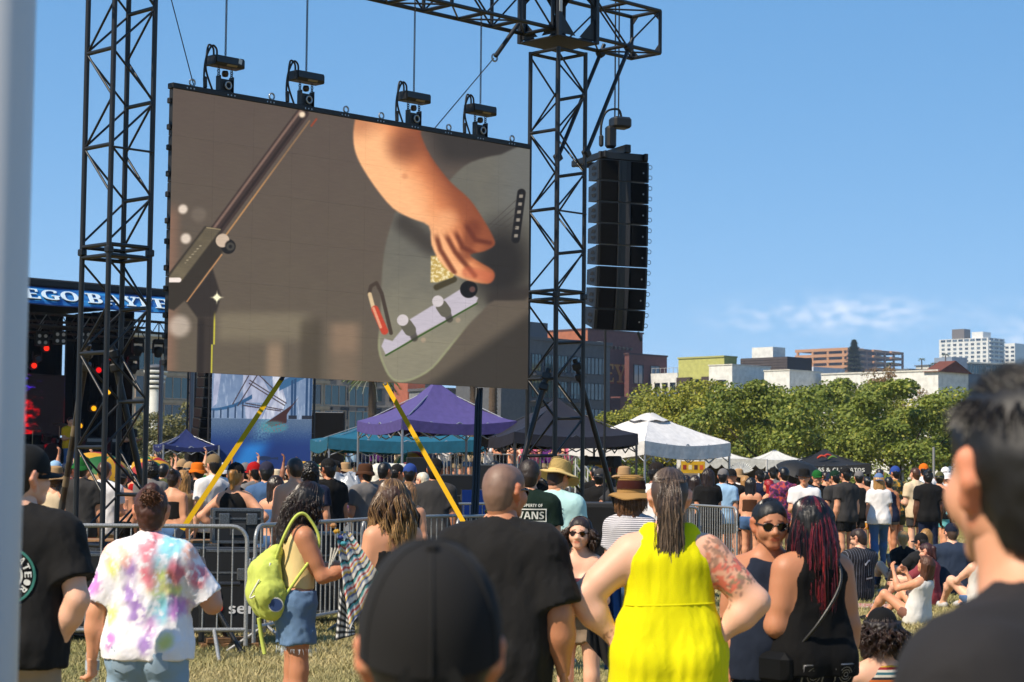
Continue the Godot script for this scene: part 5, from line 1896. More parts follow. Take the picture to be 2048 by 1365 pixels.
func build_barriers() -> void:
	var list:=[
		["front crowd barrier behind the tie-dyed shirt at left",Vector3(-4.375,0,-17.6),Vector3(-2.358,0,-17.9)],
		["front crowd barrier behind the person with the lime backpack",Vector3(-2.321,0,-18.2),Vector3(-1.487,0,-21.2)],
		["front crowd barrier behind the wavy haired person",Vector3(-1.586,0,-21.4),Vector3(-0.553,0,-23.4)],
		["front crowd barrier behind the big black t-shirt",Vector3(-0.607,0,-22.6),Vector3(0.401,0,-24.8)],
		["rear crowd barrier between the left tower legs",Vector3(-6.403,0,-28.5),Vector3(-4.593,0,-29.5)],
		["rear crowd barrier below the braided person",Vector3(-4.618,0,-29.8),Vector3(-2.838,0,-31.2)],
		["rear crowd barrier left of the person all in black",Vector3(-2.993,0,-31.6),Vector3(-1.269,0,-32.6)],
		["rear crowd barrier where the right yellow strap ends",Vector3(-1.143,0,-31.8),Vector3(0.829,0,-33.4)],
		["crowd barrier behind the yellow top's left shoulder",Vector3(1.071,0,-29.5),Vector3(2.932,0,-31)],
		["crowd barrier right of the yellow top's shoulder",Vector3(3.018,0,-33.5),Vector3(3.518,0,-31)],
		["crowd barrier standing end on farther right, behind the nearer one",Vector3(4.394,0,-46),Vector3(4.875,0,-41.5)],
		["crowd barrier end piece leaning by the black cap in the right crowd",Vector3(4.222,0,-39),Vector3(4.48,0,-37.5)],
	]
	for q in list:
		var a:Vector3 = q[1]
		var c:Vector3 = q[2]
		a.y = 0
		c.y = 0
		barrier(q[0],a,c)
	# viewing platform with barriers, far under the canopies
	var o:=thing("viewing_platform","raised viewing platform with guests behind barriers, seen under the canopies","platform",Vector3(-3.154,0,-66),0.06)
	block(o,"deck",Vector3(13.0,0.15,4.0),mat(Color(0.20,0.19,0.18),0.8),xf(Vector3(0,1.12,-2.0)),0.02)
	block(o,"skirt",Vector3(13.0,1.05,0.05),mat(Color(0.10,0.10,0.105),0.9,"cloth"),xf(Vector3(0,0.53,0.0)))
	for k in 14:
		strut(o,"deck_leg",Vector3(-6.3+k*0.97,0,-3.9),Vector3(-6.3+k*0.97,1.05,-3.9),0.03,mat(Color(0.3,0.3,0.3),0.5),6)
	for k in 5:
		var x0:=-6.0+k*2.35
		var a:=o.transform*Vector3(x0,1.2,-0.12)
		var c:=o.transform*Vector3(x0+2.25,1.2,-0.12)
		barrier(["platform barrier nearest the ship banner","platform barrier under the teal canopy's left half","platform barrier under the teal canopy's right half","platform barrier between the purple canopy legs","platform barrier left of the right tower"][k],a,c,1.10)
	var s:=thing("stair_rail","pale handrail slanting down beside the right tower under the white canopy","handrail",Vector3(2.178,0,-58),0.2)
	for e in 2:
		strut(s,"rail",Vector3(-0.3,2.3 - 0.35*e,0),Vector3(0.45,1.3 - 0.35*e,0),0.025,mat(Color(0.75,0.75,0.74),0.4),8)
	for e in 3:
		strut(s,"post",Vector3(-0.3+e*0.37,0,0),Vector3(-0.3+e*0.37,2.28 - e*0.5,0),0.022,mat(Color(0.75,0.75,0.74),0.4),8)


# ---- cases, umbrellas and other gear
func road_case(n: String,label: String,pos: Vector3,yaw: float,s: Vector3,wheels:=true,body:=Color(0.06,0.06,0.065)) -> Node3D:
	var o:=thing(n,label,"equipment case",pos,yaw)
	var alu:=mat(Color(0.55,0.56,0.57),0.35,"metal",0.8)
	var y:=0.14 if wheels else 0.0
	var c:=Vector3(0,y+s.y/2,0)
	block(o,"body",s,mat(body,0.55,"paint"),xf(c),0.01)
	var t:=0.03
	for e in [-1.0,1.0]:
		for f in [-1.0,1.0]:
			block(o,"edge_trim",Vector3(s.x+0.01,t,t),alu,xf(c+Vector3(0,e*(s.y/2 - t/2+0.005),f*(s.z/2 - t/2+0.005))),0.004)
			block(o,"edge_trim",Vector3(t,s.y - t,t),alu,xf(c+Vector3(e*(s.x/2 - t/2+0.006),0,f*(s.z/2 - t/2+0.006))),0.004)
	block(o,"lid_seam",Vector3(s.x+0.012,0.02,s.z+0.012),alu,xf(c+Vector3(0,s.y*0.22,0)),0.003)
	for k in 2:
		block(o,"latch",Vector3(0.11,0.12,0.02),alu,xf(c+Vector3((k - 0.5)*s.x*0.55,s.y*0.2,s.z/2+0.008)),0.01)
	block(o,"handle_dish",Vector3(0.16,0.12,0.012),mat(Color(0.2,0.2,0.2),0.4),xf(c+Vector3(0,-s.y*0.1,s.z/2+0.006)),0.02)
	if wheels:
		for e in [-1.0,1.0]:
			for f in [-1.0,1.0]:
				var b:=MB.new()
				b.tube([Vector3(-0.02,0.06,0),Vector3(0.02,0.06,0)],[0.055],12)
				part(o,"castor",b.mesh(),mat(Color(0.15,0.2,0.3),0.5),xf(Vector3(e*(s.x/2 - 0.1),0,f*(s.z/2 - 0.1))))
				block(o,"castor_plate",Vector3(0.1,0.04,0.1),alu,xf(Vector3(e*(s.x/2 - 0.1),0.125,f*(s.z/2 - 0.1))),0.01)
	return o


func umbrella(label: String,pos: Vector3,r: float,tilt: Vector2,cols: Array,length:=0.95) -> void:
	var o:=thing("umbrella",label,"umbrella",pos,pos.x*3.0,"umbrellas over the crowd")
	o.rotation.x = tilt.x
	o.rotation.z = tilt.y
	for k in 8:
		var pts:=[]
		for j in 6:
			for i in 5:
				var v:=1.0 - j/5.0
				var a:=TAU*(k+i/4.0)/8.0
				var th:=v*1.15
				var rr:=r*sin(th)/sin(1.15)*(1.0 - 0.055*sin(PI*i/4.0)*v)
				pts.append(Vector3(cos(a)*rr,r*0.62*(cos(th) - 1.0)/(1.0 - cos(1.15))*0.72,-sin(a)*rr))
		var b:=MB.new()
		b.grid(pts,5,6)
		var mm:=mat(cols[k % cols.size()],0.7,"fabric")
		part(o,"panel",b.mesh(),mm)
		var a:=TAU*k/8.0
		strut(o,"rib",Vector3(0,-0.01,0),Vector3(cos(a)*r*0.98,-r*0.43,-sin(a)*r*0.98),0.004,mat(Color(0.3,0.3,0.3),0.4),5)
	strut(o,"shaft",Vector3(0,0.06,0),Vector3(0,-length,0),0.008,mat(Color(0.35,0.35,0.36),0.35,"plain",0.6),8)
	block(o,"grip",Vector3(0.03,0.12,0.03),mat(Color(0.08,0.08,0.08),0.6),xf(Vector3(0,-length,0)),0.01)


func tarp(label: String,pos: Vector3,s: Vector3,c: Color,rough: float,seed_: int) -> void:
	var nz:=FastNoiseLite.new()
	nz.seed = seed_
	nz.frequency = 1.6
	var o:=thing("covered_equipment",label,"tarpaulin",pos)
	var pts:=[]
	var w:=40
	var h:=22
	for j in h:
		for i in w:
			var v:=j/float(h - 1)
			var a:=TAU*i/float(w - 1)
			var rad:=1.0 if v<0.6 else sqrt(maxf(0.0,1.0 - pow((v - 0.6)/0.4,2.0)))
			var q:=Vector3(signf(cos(a))*pow(absf(cos(a)),0.6)*s.x/2,0,-signf(sin(a))*pow(absf(sin(a)),0.6)*s.z/2)*(rad*(1.12 - 0.12*v))
			q.y = s.y*(v if v<0.6 else 0.6+0.4*sin((v - 0.6)/0.4*PI/2))
			var fold:=absf(nz.get_noise_3d(q.x*2.6,q.y*1.6,q.z*2.6))
			q *= 1.0 - 0.22*fold
			pts.append(q)
	var b:=MB.new()
	b.grid(pts,w,h)
	part(o,"cover",b.mesh(),mat(c,rough,"plain",0.0))
	tube_part(o,"rope",curve([Vector3(s.x*0.52,s.y*0.5,0),Vector3(0,s.y*0.46,s.z*0.54),Vector3(-s.x*0.52,s.y*0.5,0)],6),0.008,mat(Color(0.3,0.28,0.25),0.8))


func build_clutter() -> void:
	var alu:=mat(Color(0.55,0.56,0.57),0.35,"metal",0.8)
	var black:=mat(Color(0.055,0.055,0.06),0.6,"paint")
	var a:=road_case("road_case","black road case with silver edges and white lettering behind the front barrier",Vector3(-2.862,0,-19.4),0.12,Vector3(1.0,0.78,0.6))
	place_text(a,"case_lettering","sen",0.26,0.075,mat(Color(0.78,0.78,0.78),0.6),xf(Vector3(0.28,0.36,0.306)))
	part(a,"red_dot",rod_mesh(0.035,0.01,16),mat(Color(0.7,0.06,0.05),0.6),xf(Vector3(0.06,0.37,0.306),0,PI/2))
	road_case("road_case","black ribbed road case standing behind the far left barrier",Vector3(-4.095,0,-19.6),0.1,Vector3(0.62,0.72,0.6))
	road_case("road_case","low wide black case under the plank behind the tie-dyed shirt",Vector3(-3.695,0,-20.4),0.1,Vector3(1.1,0.66,0.7))
	road_case("road_case","dark box with grey side sitting on top of the road cases",Vector3(-2.779,0,-20.3)+Vector3(0,0.95,0),0.2,Vector3(0.5,0.34,0.42),false,Color(0.10,0.10,0.105))
	road_case("road_case","black case seen through the bars right of the lime backpack",Vector3(-2.092,0,-22.2),0.3,Vector3(0.9,0.86,0.6))
	road_case("road_case","black upright case between the wavy haired person and the big black t-shirt",Vector3(-0.897,0,-25.5),0.3,Vector3(0.9,0.8,0.6))
	var pl:=thing("stage_plank","wooden topped plank platform behind the left barrier","platform",Vector3(-3.994,0,-20.9),0.1)
	block(pl,"board",Vector3(1.9,0.04,0.6),mat(Color(0.55,0.40,0.24),0.8,"wall"),xf(Vector3(0,0.93,0)),0.006)
	block(pl,"rim",Vector3(1.92,0.10,0.03),alu,xf(Vector3(0,0.87,0.31)),0.006)
	for e in [-0.85,0.85]:
		for z in [-0.25,0.25]:
			strut(pl,"leg",Vector3(e,0,z),Vector3(e,0.9,z),0.024,alu,8)
	var dl:=thing("tripod_base","black steel base with spread legs in front of the lettered case","stand",Vector3(-2.855,0,-18.6),0.3)
	for k in 4:
		var t:=PI/4+k*PI/2
		strut(dl,"leg",Vector3(0,0.62,0),Vector3(cos(t)*0.45,0.03,sin(t)*0.45),0.022,mat(Color(0.12,0.12,0.125),0.4,"metal"),8)
		block(dl,"foot",Vector3(0.09,0.03,0.09),black,xf(Vector3(cos(t)*0.45,0.02,sin(t)*0.45)),0.01)
	strut(dl,"post",Vector3(0,0.1,0),Vector3(0,0.95,0),0.03,mat(Color(0.12,0.12,0.125),0.4,"metal"),10)
	strut(dl,"tie_bar",Vector3(-0.5,0.62,0.0),Vector3(0.35,0.62,0.0),0.024,mat(Color(0.3,0.3,0.31),0.4,"metal",0.6),8)
	for q in [[Vector3(-2.641,0,-18.9),"wooden block under the steel base"],[Vector3(-3.656,0,-19.3),"wooden block on the grass left of the tie-dyed shirt"]]:
		var wb:=thing("timber_block",q[1],"wood block",q[0],0.3)
		block(wb,"timber",Vector3(0.55,0.06,0.16),mat(Color(0.50,0.36,0.22),0.85,"wall"),xf(Vector3(0,0.03,0)),0.006)
		block(wb,"timber",Vector3(0.5,0.05,0.14),mat(Color(0.46,0.33,0.2),0.85,"wall"),xf(Vector3(0.02,0.085,0.0),0.1),0.006)
	# subwoofers under the right tower
	for k in 2:
		var sb:=thing("subwoofer",["grey black subwoofer box left of the raffia hat","second black subwoofer box behind the raffia hat"][k],"loudspeaker",[Vector3(1.142,0,-27),Vector3(1.662,0,-27.6)][k],0.15,"subwoofers under the right tower")
		block(sb,"cabinet",Vector3(0.62,1.28,0.7),mat(Color(0.20,0.195,0.19) if k==0 else Color(0.05,0.05,0.055),0.6,"paint"),xf(Vector3(0,0.66,0)),0.02)
		block(sb,"grille",Vector3(0.54,1.16,0.012),mat(Color(0.13,0.13,0.13) if k==0 else Color(0.03,0.03,0.03),0.85,"cloth"),xf(Vector3(0,0.66,0.356)),0.004)
		for e in [-1.0,1.0]:
			block(sb,"handle",Vector3(0.02,0.18,0.10),mat(Color(0.02,0.02,0.02),0.6),xf(Vector3(0.312*e,0.75,0)),0.01)
	# mixing area gear
	var mx:=road_case("mixing_console","long black console case with silver rim under the purple canopy",Vector3(-1.404,0,-40),0.15,Vector3(1.5,1.5,0.8),true)
	block(mx,"raised_lid",Vector3(0.5,0.36,0.06),black,xf(Vector3(-0.45,1.8,0)),0.02)
	road_case("road_case","black case below the white plastic cover",Vector3(-2.186,0,-38),0.1,Vector3(0.9,1.35,0.6))
	road_case("road_case","tall black rack left of the right tower",Vector3(-0.339,0,-38),0.1,Vector3(0.6,1.7,0.6))
	tarp("silver grey plastic sheet over equipment right of the person all in black",Vector3(-2.803,0,-34),Vector3(0.62,1.72,0.5),Color(0.55,0.57,0.60),0.28,4)
	tarp("crumpled white plastic cover over equipment under the purple canopy",Vector3(-2.482,0,-41)+Vector3(0,1.45,0),Vector3(0.85,0.42,0.5),Color(0.80,0.78,0.72),0.45,9)
	var ch:=thing("folding_chair","blue folding chair beside the cables under the screen","chair",Vector3(-0.588,0,-36),0.4)
	var blue:=mat(Color(0.04,0.16,0.40),0.8,"cloth")
	block(ch,"backrest",Vector3(0.45,0.5,0.02),blue,xf(Vector3(0,1.12,-0.2),0,-0.15),0.006)
	block(ch,"seat",Vector3(0.45,0.02,0.42),blue,xf(Vector3(0,0.75,0)),0.006)
	for e in [-0.22,0.22]:
		strut(ch,"leg",Vector3(e,0,0.2),Vector3(e,0.78,-0.18),0.012,black,6)
		strut(ch,"leg",Vector3(e,0,-0.2),Vector3(e,0.76,0.2),0.012,black,6)
		strut(ch,"back_post",Vector3(e,0.76,-0.16),Vector3(e,1.38,-0.24),0.012,black,6)
	var cm:=thing("video_camera","broadcast camera on a pedestal under the white canopy","camera",Vector3(2.268,0,-44),0.3)
	block(cm,"body",Vector3(0.22,0.26,0.5),black,xf(Vector3(0,1.95,0)),0.03)
	var lb:=MB.new()
	lb.tube([Vector3(0,0,0),Vector3(0,0,0.5),Vector3(0,0,0.55)],[0.09,0.1,0.12],14)
	part(cm,"lens",lb.mesh(),black,xf(Vector3(-0.2,1.97,0.1),-1.3))
	strut(cm,"pedestal",Vector3(0,0,0),Vector3(0,1.82,0),0.06,black)
	# umbrellas
	var R:=Color(0.62,0.06,0.05)
	var Y:=Color(0.78,0.58,0.06)
	var G:=Color(0.05,0.36,0.13)
	umbrella("green, yellow and red umbrella behind the left tower legs",Vector3(-6.039,1.867,-30),0.46,Vector2(0.45,-0.15),[G,Y,R,Y])
	umbrella("green, yellow and red umbrella just right of the left tower",Vector3(-6.122,1.84,-34),0.36,Vector2(0.5,0.1),[R,Y,G,Y])
	umbrella("green and yellow umbrella left of the person all in black",Vector3(-3.624,1.815,-36),0.44,Vector2(0.2,-0.3),[G,Y,Color(0.06,0.06,0.06),Y])
	umbrella("green and yellow umbrella low behind the rear barrier",Vector3(-4.218,1.201,-27.5),0.27,Vector2(0.5,-0.2),[G,G,Y,G],0.8)
	umbrella("purple umbrella low behind the front barrier",Vector3(-2.445,1.16,-27),0.26,Vector2(0.6,0.05),[Color(0.42,0.10,0.46)],0.8)
	umbrella("red, yellow and green umbrella beside the white plastic cover",Vector3(-2.374,2.139,-46),0.42,Vector2(0.25,0.1),[R,Y,G,Y])
	umbrella("red and yellow umbrella under the white canopy's left side",Vector3(2.437,2.017,-48),0.40,Vector2(0.3,0.2),[R,R,Y,Y])
	umbrella("black umbrella with coloured prints before the black beer tent",Vector3(8.518,2.086,-58),0.75,Vector2(0.35,-0.1),[Color(0.05,0.05,0.055),Color(0.06,0.06,0.06)])
	for e in 2:
		var pole:=thing("slim_pole",["thin grey pole behind the right crowd below the trees","second thin grey pole near the dark haired head"][e],"pole",[Vector3(16.134,0,-82),Vector3(16.979,0,-80)][e])
		strut(pole,"pole",Vector3.ZERO,Vector3(0,2.9,0),0.05,mat(Color(0.5,0.5,0.5),0.5),8)
		block(pole,"base",Vector3(0.25,0.03,0.25),mat(Color(0.4,0.4,0.4),0.5),xf(Vector3(0,0.015,0)),0.006)


# ---- people: a skeleton of tapered capsules, joined by a smooth minimum and meshed as surface nets
func add_field(mb: MB,bones: Array,cell: float,k: float,cuts:=[]) -> Vector2i:
	var lo:=Vector3(1e9,1e9,1e9)
	var hi:=-lo
	for bn in bones:
		var r:float = maxf(bn[2],bn[3])
		for e in 2:
			var p:Vector3 = bn[e]
			lo = lo.min(p - Vector3(r,r,r))
			hi = hi.max(p+Vector3(r,r,r))
	var pad:=cell*3.0+k
	lo -= Vector3(pad,pad,pad)
	hi += Vector3(pad,pad,pad)
	var nx:=int((hi.x - lo.x)/cell)+2
	var ny:=int((hi.y - lo.y)/cell)+2
	var nz:=int((hi.z - lo.z)/cell)+2
	var sx:=1
	var sy:=nx
	var sz:=nx*ny
	var sum:=PackedFloat32Array()
	sum.resize(nx*ny*nz)
	var m:=3.0*k+cell*1.6
	var ik:=1.0/k
	for bn in bones:
		var a:Vector3 = bn[0]
		var ba:Vector3 = bn[1] - a
		var ra:float = bn[2]
		var dr:float = bn[3] - ra
		var inv:=1.0/maxf(ba.length_squared(),1e-9)
		var cut:Array = bn[5] if bn.size()>5 else []
		var rr:=maxf(ra,bn[3])+m
		var q0:Vector3 = (a.min(bn[1]) - Vector3(rr,rr,rr) - lo)/cell
		var q1:Vector3 = (a.max(bn[1])+Vector3(rr,rr,rr) - lo)/cell
		var i0:=maxi(int(q0.x),0)
		var i1:=mini(int(q1.x)+1,nx - 1)
		for kk in range(maxi(int(q0.z),0),mini(int(q1.z)+1,nz - 1)+1):
			for j in range(maxi(int(q0.y),0),mini(int(q1.y)+1,ny - 1)+1):
				var idx:=i0+j*sy+kk*sz
				var p:=lo+Vector3(i0,j,kk)*cell - a
				for i in range(i0,i1+1):
					var t:=clampf(p.dot(ba)*inv,0.0,1.0)
					var d:=(p - ba*t).length() - ra - dr*t
					if d<m:
						for c in cut:
							d = maxf(d,(p+a - c[0]).dot(c[1]))
						if d<m:
							sum[idx] += exp(-d*ik)
					idx += 1
					p.x += cell
	# field values
	var f:=PackedFloat32Array()
	f.resize(sum.size())
	f.fill(m)
	var total:=sum.size()
	for i in total:
		if sum[i]>0.0:
			f[i] = -k*log(sum[i])
	if cuts.size():
		for i in total:
			if f[i]<m:
				var p:=lo+Vector3(i % nx,(i/nx) % ny,i/sz)*cell
				for c in cuts:
					f[i] = maxf(f[i],(p - c[0]).dot(c[1]))
	var cells:={}
	var pos:=PackedVector3Array()
	var cnt:=PackedInt32Array()
	var quads:=PackedInt32Array()
	var step:=[sx,sy,sz]
	var ax:=[Vector3(cell,0,0),Vector3(0,cell,0),Vector3(0,0,cell)]
	for kk in range(1,nz - 1):
		for j in range(1,ny - 1):
			var idx:=1+j*sy+kk*sz
			for i in range(1,nx - 1):
				var f0:=f[idx]
				if f0<m*0.99:
					for e in 3:
						var f1:=f[idx+step[e]]
						if (f0<0.0) != (f1<0.0):
							var p:Vector3 = lo+Vector3(i,j,kk)*cell+ax[e]*(f0/(f0 - f1))
							var u:int = step[(e+1) % 3]
							var w:int = step[(e+2) % 3]
							var ids:=[idx - u - w,idx - w,idx,idx - u]
							for c in 4:
								var id:int = ids[c]
								var vi:int = cells.get(id,-1)
								if vi<0:
									vi = pos.size()
									cells[id] = vi
									pos.append(Vector3.ZERO)
									cnt.append(0)
								pos[vi] += p
								cnt[vi] += 1
								ids[c] = vi
							if f0<0.0:
								quads.append_array(PackedInt32Array(ids))
							else:
								quads.append_array(PackedInt32Array([ids[3],ids[2],ids[1],ids[0]]))
				idx += 1
	var base:=mb.v.size()
	for i in pos.size():
		var p:=pos[i]/cnt[i]
		mb.vert(p,Vector3.ZERO,Vector2(p.x,-p.y))
	for q in range(0,quads.size(),4):
		var a:=base+quads[q]
		var b:=base+quads[q+1]
		var c:=base+quads[q+2]
		var d:=base+quads[q+3]
		mb.tri(a,b,c)
		mb.tri(a,c,d)
	renormal(mb,base)
	return Vector2i(base,mb.v.size())


func renormal(mb: MB,base: int) -> void:
	for i in range(base,mb.v.size()):
		mb.n[i] = Vector3.ZERO
	for q in range(0,mb.ix.size(),3):
		var a:=mb.ix[q]
		if a<base:
			continue
		var b:=mb.ix[q+1]
		var c:=mb.ix[q+2]
		var nn:=(mb.v[c] - mb.v[a]).cross(mb.v[b] - mb.v[a])
		mb.n[a] += nn
		mb.n[b] += nn
		mb.n[c] += nn
	for i in range(base,mb.v.size()):
		mb.n[i] = mb.n[i].normalized()


# folds: push the cloth in and out along its normal
func wrinkle(mb: MB,span: Vector2i,amp: float,stretch: Vector3,seed_: int,freq:=5.0) -> void:
	var nz:=FastNoiseLite.new()
	nz.seed = seed_
	nz.frequency = freq
	nz.fractal_octaves = 3
	nz.domain_warp_enabled = true
	nz.domain_warp_amplitude = 0.06
	nz.domain_warp_frequency = 4.0
	for i in range(span.x,span.y):
		var p:=mb.v[i]*stretch
		mb.v[i] += mb.n[i]*amp*(0.35 - absf(nz.get_noise_3d(p.x,p.y,p.z))*2.2+0.4*nz.get_noise_3d(p.z*0.6,p.x*0.6,p.y*0.6))
	renormal(mb,span.x)


const ARMS:={
	"down":[Vector3(0.17,-1,0.06),Vector3(0.04,-1,-0.20)],
	"hip":[Vector3(0.80,-0.72,0.20),Vector3(-0.70,-0.62,-0.30)],
	"drink":[Vector3(0.16,-1,-0.08),Vector3(-0.25,0.10,-1)],
	"phone":[Vector3(0.22,-0.75,-0.6),Vector3(-0.15,0.9,-0.45)],
	"raise":[Vector3(0.55,0.65,-0.25),Vector3(0.05,1,-0.15)],
	"cross":[Vector3(0.22,-1,-0.12),Vector3(-0.85,0.18,-0.5)],
	"face":[Vector3(0.30,-0.80,-0.40),Vector3(-0.38,0.85,-0.40)],
	"rail":[Vector3(0.26,-0.78,-0.62),Vector3(-0.35,-0.12,-1)],
	"pocket":[Vector3(0.24,-1,0.10),Vector3(-0.10,-1,-0.26)],
	"back":[Vector3(0.30,-0.95,0.25),Vector3(-0.75,-0.15,0.45)],
	"prop":[Vector3(0.32,-0.85,0.45),Vector3(0.05,-1,0.10)],
	"knees":[Vector3(0.30,-0.62,-0.75),Vector3(-0.25,-0.25,-1)],
}


func skeleton(P: Dictionary) -> Dictionary:
	var s:float = P.get("h",1.75)/1.75
	var w:float = P.get("w",1.0)
	var fem:float = P.get("fem",0.0)
	var hip:float = P.get("hip",lerpf(1.0,1.08,fem))
	var belly:float = P.get("belly",1.0)
	var arm:float = P.get("arm",lerpf(1.0,0.84,fem))
	var leg:float = P.get("leg",1.0)
	var pose:String = P.get("legs","stand")
	var B:=[]
	var J:={}
	var pel:=Vector3(0,0.95,0)
	if pose=="sit":
		pel = Vector3(0,0.14,0.05)
	elif pose=="kneel":
		pel = Vector3(0,0.30,0.05)
	var T:=Transform3D(Basis.from_euler(Vector3(-P.get("lean",0.0),P.get("twist",0.0),P.get("tilt",0.0))),pel)
	J.T = T
	var sw:float = lerpf(0.178,0.152,fem)*lerpf(1.0,w,0.75)
	for e in [-1.0,1.0]:
		B.append([T*Vector3(0.088*w*e,0.40,0.0),T*Vector3(0.076*w*e*lerpf(1.0,0.92,fem),0.20,0),lerpf(0.100,0.088,fem)*lerpf(1.0,w,0.6),lerpf(0.092,0.076,fem)*lerpf(1.0,w,0.6)*lerpf(1.0,belly,0.4),"chest"])
		B.append([T*Vector3(0.074*w*e,0.20,0),T*Vector3(0.080*e*hip*lerpf(1.0,w,0.7),0.02,0.005),lerpf(0.090,0.074,fem)*belly,0.104*hip*lerpf(1.0,belly,0.6),"waist"])
		B.append([T*Vector3(0.075*hip*e,-0.03,0.050),T*Vector3(0.078*hip*e,-0.07,0.045),0.092*hip,0.088*hip,"butt"])
		B.append([T*Vector3(0.10*w*e,0.452,0.005),T*Vector3(sw*e,0.448,0.0),0.060*lerpf(1.0,arm,0.5),0.056*arm,"shoulder"])
		B.append([T*Vector3(0.025*e,0.53,0.015),T*Vector3(sw*0.78*e,0.472,0.01),0.048,0.044*lerpf(1.0,arm,0.5),"trap"])
		if fem>0.5:
			B.append([T*Vector3(0.070*w*e,0.30,-0.080*lerpf(1.0,w,0.5)),T*Vector3(0.072*w*e,0.285,-0.085*lerpf(1.0,w,0.5)),0.058,0.054,"bust"])
	B.append([T*Vector3(0,0.43,0.025),T*Vector3(0,0.10,0.022),0.095,0.085*belly,"back"])
	if belly>1.05:
		B.append([T*Vector3(0,0.20,-0.05*belly),T*Vector3(0,0.10,-0.06*belly),0.12*belly,0.11*belly,"belly"])
	B.append([T*Vector3(0,0.50,0.012),T*Vector3(0,0.62,-0.018),lerpf(0.060,0.048,fem)*lerpf(1.0,w,0.4),lerpf(0.056,0.046,fem)*lerpf(1.0,w,0.4),"neck"])
	# head
	J.head = T*Transform3D(Basis.from_euler(Vector3(P.get("nod",0.0),P.get("look",0.0),P.get("cock",0.0))),Vector3(0,0.635,-0.01))*Transform3D(Basis.IDENTITY,Vector3(0,0.055,-0.015))
	# arms
	for side in 2:
		var e:=-1.0 if side==0 else 1.0
		var a = P.get("arm_l" if side==0 else "arm_r","down")
		var d:Array = ARMS[a] if a is String else a
		var u:Vector3 = T.basis*(Vector3(d[0].x*e,d[0].y,d[0].z).normalized())
		var fo:Vector3 = T.basis*(Vector3(d[1].x*e,d[1].y,d[1].z).normalized())
		var sh:Vector3 = T*Vector3(sw*e,0.445,0.0)
		var el:=sh+u*0.295
		var wr:=el+fo*0.255
		var n:="_l" if side==0 else "_r"
		J["sh"+n] = sh
		J["el"+n] = el
		J["wr"+n] = wr
		J["fo"+n] = fo
		B.append([sh,el,0.052*arm,0.040*arm,"uarm"+n])
		B.append([sh.lerp(el,0.3),sh.lerp(el,0.6),0.052*arm,0.048*arm,"uarm"+n])
		B.append([el,el.lerp(wr,0.35),0.040*arm,0.043*arm,"farm"+n])
		B.append([el.lerp(wr,0.35),wr,0.043*arm,0.027*lerpf(1.0,arm,0.5),"farm"+n])
		# legs
		var hj:=Vector3(0.088*hip*e,pel.y - 0.04,pel.z)
		var kn:=Vector3(0.098*e*hip,0.50,-0.012)
		var an:=Vector3(0.108*e,0.085,0.012)
		var toe:=Vector3(0.05*e,0,-1)
		match pose:
			"walk":
				kn = Vector3(0.09*e,0.52,-0.20) if e>0 else Vector3(0.09*e,0.50,0.03)
				an = Vector3(0.085*e,0.10,-0.20) if e>0 else Vector3(0.085*e,0.13,0.34)
			"contra":
				if e>0:
					kn = Vector3(0.13,0.50,-0.09)
					an = Vector3(0.17,0.085,-0.03)
					toe = Vector3(0.4,0,-1)
			"wide":
				kn = Vector3(0.14*e,0.50,-0.012)
				an = Vector3(0.185*e,0.085,0.012)
				toe = Vector3(0.25*e,0,-1)
			"sit":
				kn = Vector3(0.22*e,0.40,-0.33)
				an = Vector3(0.16*e,0.085,-0.62)
			"kneel":
				kn = Vector3(0.14*e,0.09,-0.32)
				an = Vector3(0.13*e,0.08,0.12)
				toe = Vector3(0,-0.2,1)
		J["kn"+n] = kn
		J["an"+n] = an
		B.append([hj,kn,0.090*leg*lerpf(1.0,hip,0.7),0.056*leg,"thigh"+n])
		B.append([kn,kn.lerp(an,0.32),0.054*leg,0.058*leg,"calf"+n])
		B.append([kn.lerp(an,0.32) ,an,0.058*leg,0.036,"calf"+n])
		toe = toe.normalized()
		var sole:=an.y - 0.045
		B.append([Vector3(an.x,sole,an.z) - toe*0.045,Vector3(an.x,sole - 0.008,an.z)+toe*0.10,0.036,0.034,"foot"+n])
		B.append([Vector3(an.x,sole - 0.008,an.z)+toe*0.10,Vector3(an.x,sole - 0.014,an.z)+toe*0.17,0.036,0.026,"foot"+n])
		J["toe"+n] = toe
	J.s = s
	J.B = B
	return J


func pick(B: Array,tags: Array,grow: float) -> Array:
	var out:=[]
	for b in B:
		for t in tags:
			if (b[4] as String).begins_with(t):
				out.append([b[0],b[1],b[2]+grow,b[3]+grow,b[4]])
				break
	return out


func scaled(B: Array,s: float) -> Array:
	var out:=[]
	for b in B:
		var q:=[b[0]*s,b[1]*s,b[2]*s,b[3]*s,b[4] if b.size()>4 else ""]
		if b.size()>5:
			var cc:=[]
			for c in b[5]:
				cc.append([c[0]*s,c[1]])
			q.append(cc)
		out.append(q)
	return out


func moved(B: Array,x: Transform3D) -> Array:
	var out:=[]
	for b in B:
		out.append([x*b[0],x*b[1],b[2],b[3],""])
	return out


